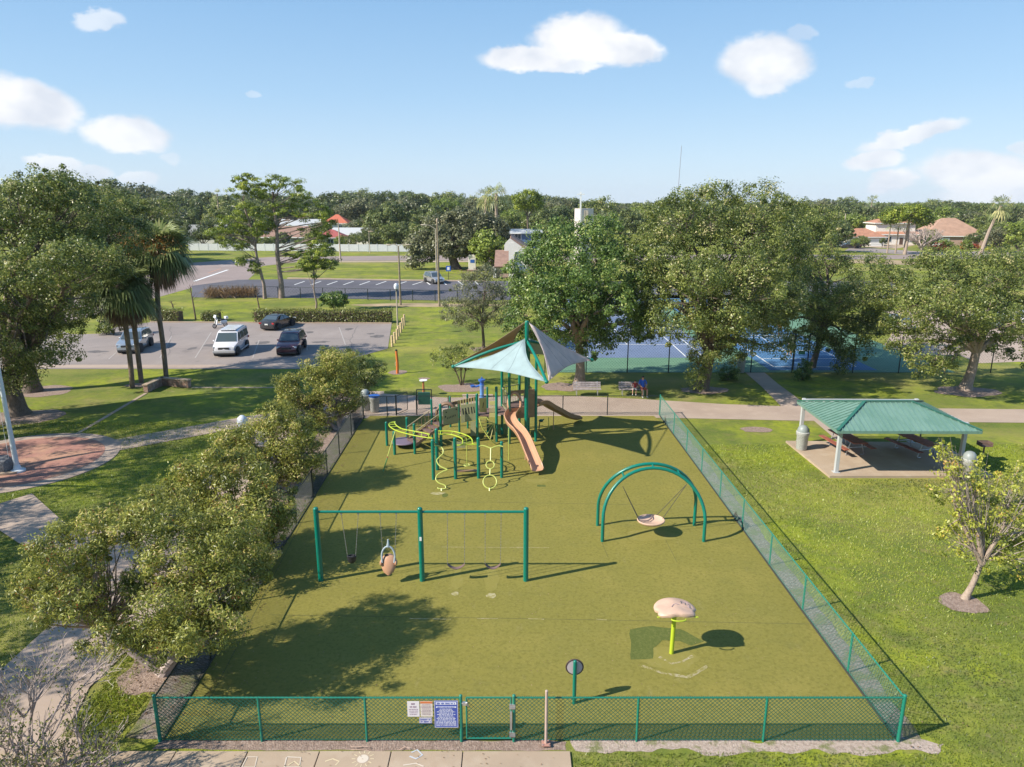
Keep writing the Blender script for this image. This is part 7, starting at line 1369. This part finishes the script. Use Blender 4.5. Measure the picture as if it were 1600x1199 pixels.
def dg_(p, d, L, r, lv):
    q = p + d * L; b.tube([p, p.lerp(q, .5) + Vector((random.uniform(-.1, .1), 0, .1)) * L, q], [r, r * .8, r * .6], 4, cap=False)
    if lv:
        for k in range(3): dg_(p.lerp(q, random.uniform(.5, 1)), (d + Vector((random.uniform(-1, 1), random.uniform(-1, 1), random.uniform(-.2, .6))) * .8).normalized(), L * .68, r * .6, lv - 1)
for k in range(7): dg_(Vector((0, 0, 0)), Vector((math.cos(k * .9) * .8, math.sin(k * .9) * .5, 1)).normalized(), 3.2, .26, 4)
b.build('branches', mat('dead_branch', (.42, .34, .30), .9), t, world=False)
# --- far tree prototypes
random.seed(33)
def far_proto(leaf, w, h0, h1, nl, nc, per, cr, ls, nm='far_tree', trunk=True):
    lb = lobes_auto(w, h0, h1, nl); C, out, cc, tint = crown_points(lb, nc, per, cr, (.7, 1.0)); t = thing(nm, 'x', 'tree', (0, 0, -500)); leaves_mesh('crown', C, ls, ls * .6, out, leaf, tint, parent=t)
    b = MB(); b.tube([(0, 0, -.1), (.1, 0, h0 * .7), (0, 0, h1 * .6)], [w * .04, w * .03, w * .012], 7)
    for l in lb: b.tube([(0, 0, h0 * .6), tuple(Vector(l[:3]) * .8), tuple(l[:3])], [w * .02, w * .013, w * .006], 4, cap=False)
    b.build('trunk', M_bark, t, smooth=True, world=False); return t
protos = [far_proto(L_far, 11, 2, 11, 8, 150, 42, 1.1, .62), far_proto(L_far, 12, 2, 11, 9, 150, 42, 1.2, .62), far_proto(L_farg, 11, 1.5, 11, 8, 140, 42, 1.1, .6), far_proto(L_farl, 9, 2, 11, 7, 110, 42, 1.0, .6), far_proto(L_oak2, 12, 2, 11, 9, 150, 42, 1.2, .62), far_proto(L_far, 8, 3, 11, 6, 110, 42, .9, .55)]
def far_tree(u, D, vt, k, label, group, wf=1.0, jit=0):
    q = hs(u, 0, D); H_ = max(3.0, hgt(D, vt)); s = H_ / 11.3; return dup(protos[k], (q.x, q.y, 0), random.uniform(0, 6.28), label, (s * wf, s * wf, s), group)
NF = {}
ADJ = ['dark rounded', 'deep green spreading', 'grey green', 'light green', 'olive', 'narrow dark']
def zone(u, D):
    if D < 260: d = 'among the houses'
    elif D < 400: d = 'behind the houses'
    elif D < 620: d = 'in the distant treeline'
    else: d = 'on the horizon'
    z = 'beyond the big roadside oaks' if u < 260 else 'past the two pines' if u < 560 else 'past the church grass' if u < 800 else 'behind the church tower' if u < 1000 else 'over the tennis courts' if u < 1300 else 'behind the villa' if u < 1450 else 'by the leaning palm'
    return d, z
def row(D, u0, u1, step, vts, ks, wf=1.0, skip=()):
    u = u0
    while u < u1:
        uu = u + random.uniform(-.3, .3) * step
        if not any(a < uu < b_ for a, b_ in skip):
            k = random.choice(ks); Dd = D * random.uniform(.94, 1.06); d, z = zone(uu, Dd); vt = np.interp(uu, [p[0] for p in vts], [p[1] for p in vts]) + random.uniform(-5, 5)
            far_tree(uu, Dd, vt, k, f'{ADJ[k]} tree {d}, {z}', f'{ADJ[k]} trees {d}, {z}', wf)
        u += step
row(158, -60, 235, 42, [(-60, 285), (130, 288), (235, 300)], [0, 2, 4], 1.0)
row(225, -40, 1700, 44, [(-40, 300), (150, 296), (260, 320), (330, 340), (550, 345), (600, 318), (800, 322), (1000, 325), (1250, 332), (1340, 345), (1700, 350)], [0, 1, 2, 3, 4, 5], 1.0, [(215, 335), (405, 560), (1320, 1525)])
row(300, -60, 1700, 38, [(-60, 295), (130, 282), (190, 280), (250, 292), (300, 308), (560, 312), (600, 304), (790, 306), (1000, 318), (1250, 318), (1500, 322), (1700, 322)], [0, 1, 2, 4, 5, 3], 1.1, [(222, 252), (462, 484), (512, 536)])
row(400, -60, 1700, 30, [(-60, 296), (250, 292), (330, 298), (430, 306), (560, 300), (620, 301), (700, 308), (840, 306), (930, 316), (1250, 312), (1400, 318), (1700, 322)], [0, 1, 1, 4, 5, 2], 1.15)
row(540, -60, 1700, 26, [(-60, 302), (560, 302), (780, 308), (850, 306), (900, 317), (1000, 318), (1260, 312), (1360, 312), (1500, 318), (1700, 322)], [0, 1, 5, 4], 1.25)
for u, D, vt, k in ((352, 199, 366, 4), (366, 199, 372, 0), (398, 203, 360, 3), (416, 200, 370, 4), (444, 205, 362, 0), (468, 200, 374, 3), (492, 202, 360, 4), (508, 200, 372, 1), (528, 200, 374, 3), (552, 202, 364, 4), (572, 200, 360, 0), (600, 200, 350, 4), (632, 202, 346, 0), (660, 200, 350, 4), (318, 208, 356, 0), (270, 212, 340, 4), (1350, 207, 370, 4), (1378, 209, 374, 5), (1436, 208, 366, 1), (1455, 212, 358, 4), (1475, 205, 376, 3), (1520, 208, 364, 0), (1540, 214, 352, 4), (430, 203, 368, 3), (480, 204, 372, 4), (505, 236, 345, 4), (560, 240, 338, 2), (455, 236, 350, 3), (380, 262, 322, 0), (340, 255, 326, 4), (298, 262, 322, 0), (535, 206, 366, 3), (418, 285, 318, 1), (446, 300, 314, 0), (1338, 300, 322, 0), (1375, 262, 330, 0), (1440, 250, 338, 4), (1468, 262, 336, 3), (1525, 255, 336, 4), (1335, 205, 372, 3), (1300, 222, 345, 2), (1420, 270, 328, 1), (1500, 280, 330, 0), (1600, 200, 345, 0), (1640, 190, 350, 4), (595, 225, 340, 0), (625, 228, 335, 2), (655, 226, 338, 4), (680, 230, 335, 0), (740, 232, 330, 0), (790, 228, 335, 4), (800, 150, 385, 3), (870, 180, 345, 4), (930, 170, 350, 3), (585, 205, 352, 2), (620, 210, 362, 3), (345, 200, 372, 3), (372, 200, 380, 2), (606, 196, 378, 3), (1345, 208, 368, 0), (1450, 205, 372, 0), (1510, 200, 374, 3), (1560, 190, 352, 2), (1590, 185, 340, 3), (1480, 196, 384, 3), (258, 180, 336, 1), (390, 240, 340, 4), (1300, 190, 345, 0), (1250, 170, 340, 4), (640, 205, 345, 5), (330, 230, 348, 1), (288, 208, 346, 5), (1330, 240, 330, 3), (500, 290, 322, 0), (410, 250, 338, 0)):
    d, z = zone(u, D); far_tree(u, D, vt, k, f'{ADJ[k]} tree {d}, {z}', f'{ADJ[k]} trees {d}, {z}')
for t in protos:
    for c in list(t.children): bpy.data.objects.remove(c)
    bpy.data.objects.remove(t)
# far woods beyond the single trees, one mass
C = []; 
n = 26000; D = RNG.uniform(650, 1700, n); U = RNG.uniform(-250, 1850, n); xx = (U - 800) / FPX * D; hh = 10.3 + 1.6 * np.array([noise.noise(Vector((x * .012, d * .01, 0))) + .6 * noise.noise(Vector((x * .05, d * .03, 3))) for x, d in zip(xx, D)])
C = np.stack([xx, D, hh - RNG.random(n) ** 2 * 5], 1); f = leaves_mesh('distant_woods', C, 7, 5, RNG.normal(0, .6, (n, 3)) + np.array([-.3, -.6, .8]), L_far, np.clip(RNG.normal(.4, .2, n), 0, 1)); f['kind'] = 'stuff'
# bits between: yellow shrubs and red shrubs by the wide house
for u, v, lf, lab in ((1512, 384, L_redf, 'dark red shrub bed before the wide brown roofed house'), (1545, 388, L_yel, 'orange yellow shrub at the foot of the leaning palm'), (1466, 386, L_redf, 'small red shrub beside the white garage door'), (1318, 378, L_palmo, 'orange shrub beside the small white wing'), (1497, 372, L_yel, 'yellow leaved shrub before the brown tiled roof')):
    bush('garden_shrub', lab, P(u, v + 6), [(0, 0, 1.0, 2.2, 1.4, 1.1), (1.6, 0, .8, 1.6, 1.2, .9)], lf, 40, 40, .5, .3, .2)
# reeds on the bank behind the small hedge
n = 1100; U = RNG.uniform(322, 400, n); q0, q1 = P(322, 466), P(402, 464); f_ = RNG.random(n); B0 = np.stack([q0.x + (q1.x - q0.x) * f_, q0.y + (q1.y - q0.y) * f_ + RNG.normal(0, .6, n), RNG.uniform(.2, 1.2, n)], 1)
o = leaves_mesh('reeds', B0, 1.5, .06, sph(n) * np.array([1, 1, .05]), L_palmd, RNG.random(n), up=0, jitter=.1); o['kind'] = 'stuff'
# ================================================================== GRASS BLADES on the near lawns
def in_poly(px_, py_, poly):
    ins = np.zeros(len(px_), bool); n = len(poly)
    for i in range(n):
        x0, y0 = poly[i][:2]; x1, y1 = poly[(i + 1) % n][:2]; c = ((y0 > py_) != (y1 > py_)) & (px_ < (x1 - x0) * (py_ - y0) / (y1 - y0 + 1e-12) + x0); ins ^= c
    return ins
def blades(x0, x1, y0, y1, n, h, w, polys_out, keep=None):
    X = RNG.uniform(x0, x1, n); Y = y0 + (y1 - y0) * RNG.random(n) ** 1.35; m = np.abs(X) < Y * .80 + 1.5
    for pl in polys_out: m &= ~in_poly(X, Y, pl)
    X, Y = X[m], Y[m]; n = len(X); f = 1 + Y / 50; a = RNG.uniform(0, 6.28, n); hh = h * RNG.uniform(.5, 1.4, n) * f; ww = w * f * RNG.uniform(.6, 1.3, n); lx, ly = RNG.normal(0, .5, n) * hh, RNG.normal(0, .5, n) * hh
    cs, sn = np.cos(a) * ww, np.sin(a) * ww; Z = np.zeros(n); V = np.stack([np.stack([X - cs, Y - sn, Z], 1), np.stack([X + cs, Y + sn, Z], 1), np.stack([X + lx, Y + ly, hh], 1)], 1).reshape(-1, 3)
    q = np.array([noise.noise(Vector((x * .35, y * .35, 0))) + .6 * noise.noise(Vector((x * 1.7, y * 1.7, 4))) for x, y in zip(X[::1], Y[::1])]); q2 = np.array([noise.noise(Vector((x * .11 + 9, y * .11, 1))) for x, y in zip(X, Y)]); T = np.clip(.45 + .32 * q + .6 * q2 + RNG.normal(0, .16, n), 0, .86)
    o = quad_mesh('grass', V, n, L_grass, T, None, 3); o['kind'] = 'stuff'
PLAY = [(-10.2, 14.3), (9.8, 14.3), (9.7, 41.6), (-10.2, 41.6)]
WALK = [(-14.6, 9), (1.4, 9), (1.4, 14.45), (-9.7, 14.45), (-10.9, 14.5), (-11.1, 17.5), (-11.2, 22), (-11.6, 30), (-12.0, 38), (-14.6, 40), (-14.3, 30), (-14.1, 24), (-14.1, 17)]
blades(1.3, 30, 12.8, 36, 210000, .038, .010, [PLAY, WALK, [(14.7, 31), (22.7, 31), (22.9, 36.3), (14.7, 36.3)], blob(P(1506, 943).x, P(1506, 943).y, .68, .56, 0), [(1.38, 14.0), (10.1, 14.0), (10.1, 14.5), (1.38, 14.5)]])
blades(-30, -8.3, 13.5, 40, 150000, .04, .011, [PLAY[:], WALK, blob(PZ.x, PZ.y, 4.5, 4.5, 0), [P(-40, 800)[:2], P(50, 772)[:2], P(112, 828)[:2], (-13.9, 25.5), (-13.9, 22.0), P(30, 850)[:2], P(-60, 790)[:2]]])
blades(-10.9, -8.6, 14.5, 19, 9000, .06, .012, [WALK, blob(-9.7, 17, 1.15, 1, 0), [(-9.5, 14.4), (-8, 14.4), (-8, 30), (-9.5, 30)]])
print('objects', len(bpy.data.objects), 'tris', sum(len(m.polygons) * 2 * m.users for m in bpy.data.meshes), sum(len(m.polygons) * 2 for m in bpy.data.meshes))

# ================================================================== fallen leaves and dry clippings
def litter(n, x0, x1, y0, y1, z, sz, m, pw=1.0):
    X = RNG.uniform(x0, x1, n) if pw == 1 else x0 + (x1 - x0) * RNG.random(n) ** pw; Y = RNG.uniform(y0, y1, n); C = np.stack([X, Y, np.full(n, z)], 1)
    o = leaves_mesh('fallen_leaves', C, sz, sz * .5, np.tile([0, 0, 1.], (n, 1)), m, RNG.random(n), jitter=.25, up=1); o['kind'] = 'stuff'
litter(1500, -8.0, 8.8, 15, 41, .03, .05, L_palmd, 2.6); litter(240, -14, 1.3, 12.5, 14.0, .065, .045, L_palmd); litter(1300, -10.6, -8.2, 15, 41, .03, .08, L_palmd); litter(500, -14, -11, 15, 40, .045, .07, L_palmd)
litter(1200, 9.4, 24, 14, 31, .05, .06, L_palmd)

# ================================================================== clear summer air: a thin even haze round everything
hz = MB(); hz.box((0, 2400, 49.0), (7600, 4900, 102)); hz_ = hz.build('haze', [])
hz_.data.materials.clear(); hm = bpy.data.materials.new('haze_air'); hm.use_nodes = True; nt = hm.node_tree
for n_ in list(nt.nodes): nt.nodes.remove(n_)
ho = nt.nodes.new('ShaderNodeOutputMaterial'); hv_ = nt.nodes.new('ShaderNodeVolumePrincipled'); hv_.inputs['Density'].default_value = .00009; hv_.inputs['Color'].default_value = (.78, .88, 1, 1); nt.links.new(hv_.outputs[0], ho.inputs['Volume'])
hz_.data.materials.append(hm); hz_['kind'] = 'stuff'
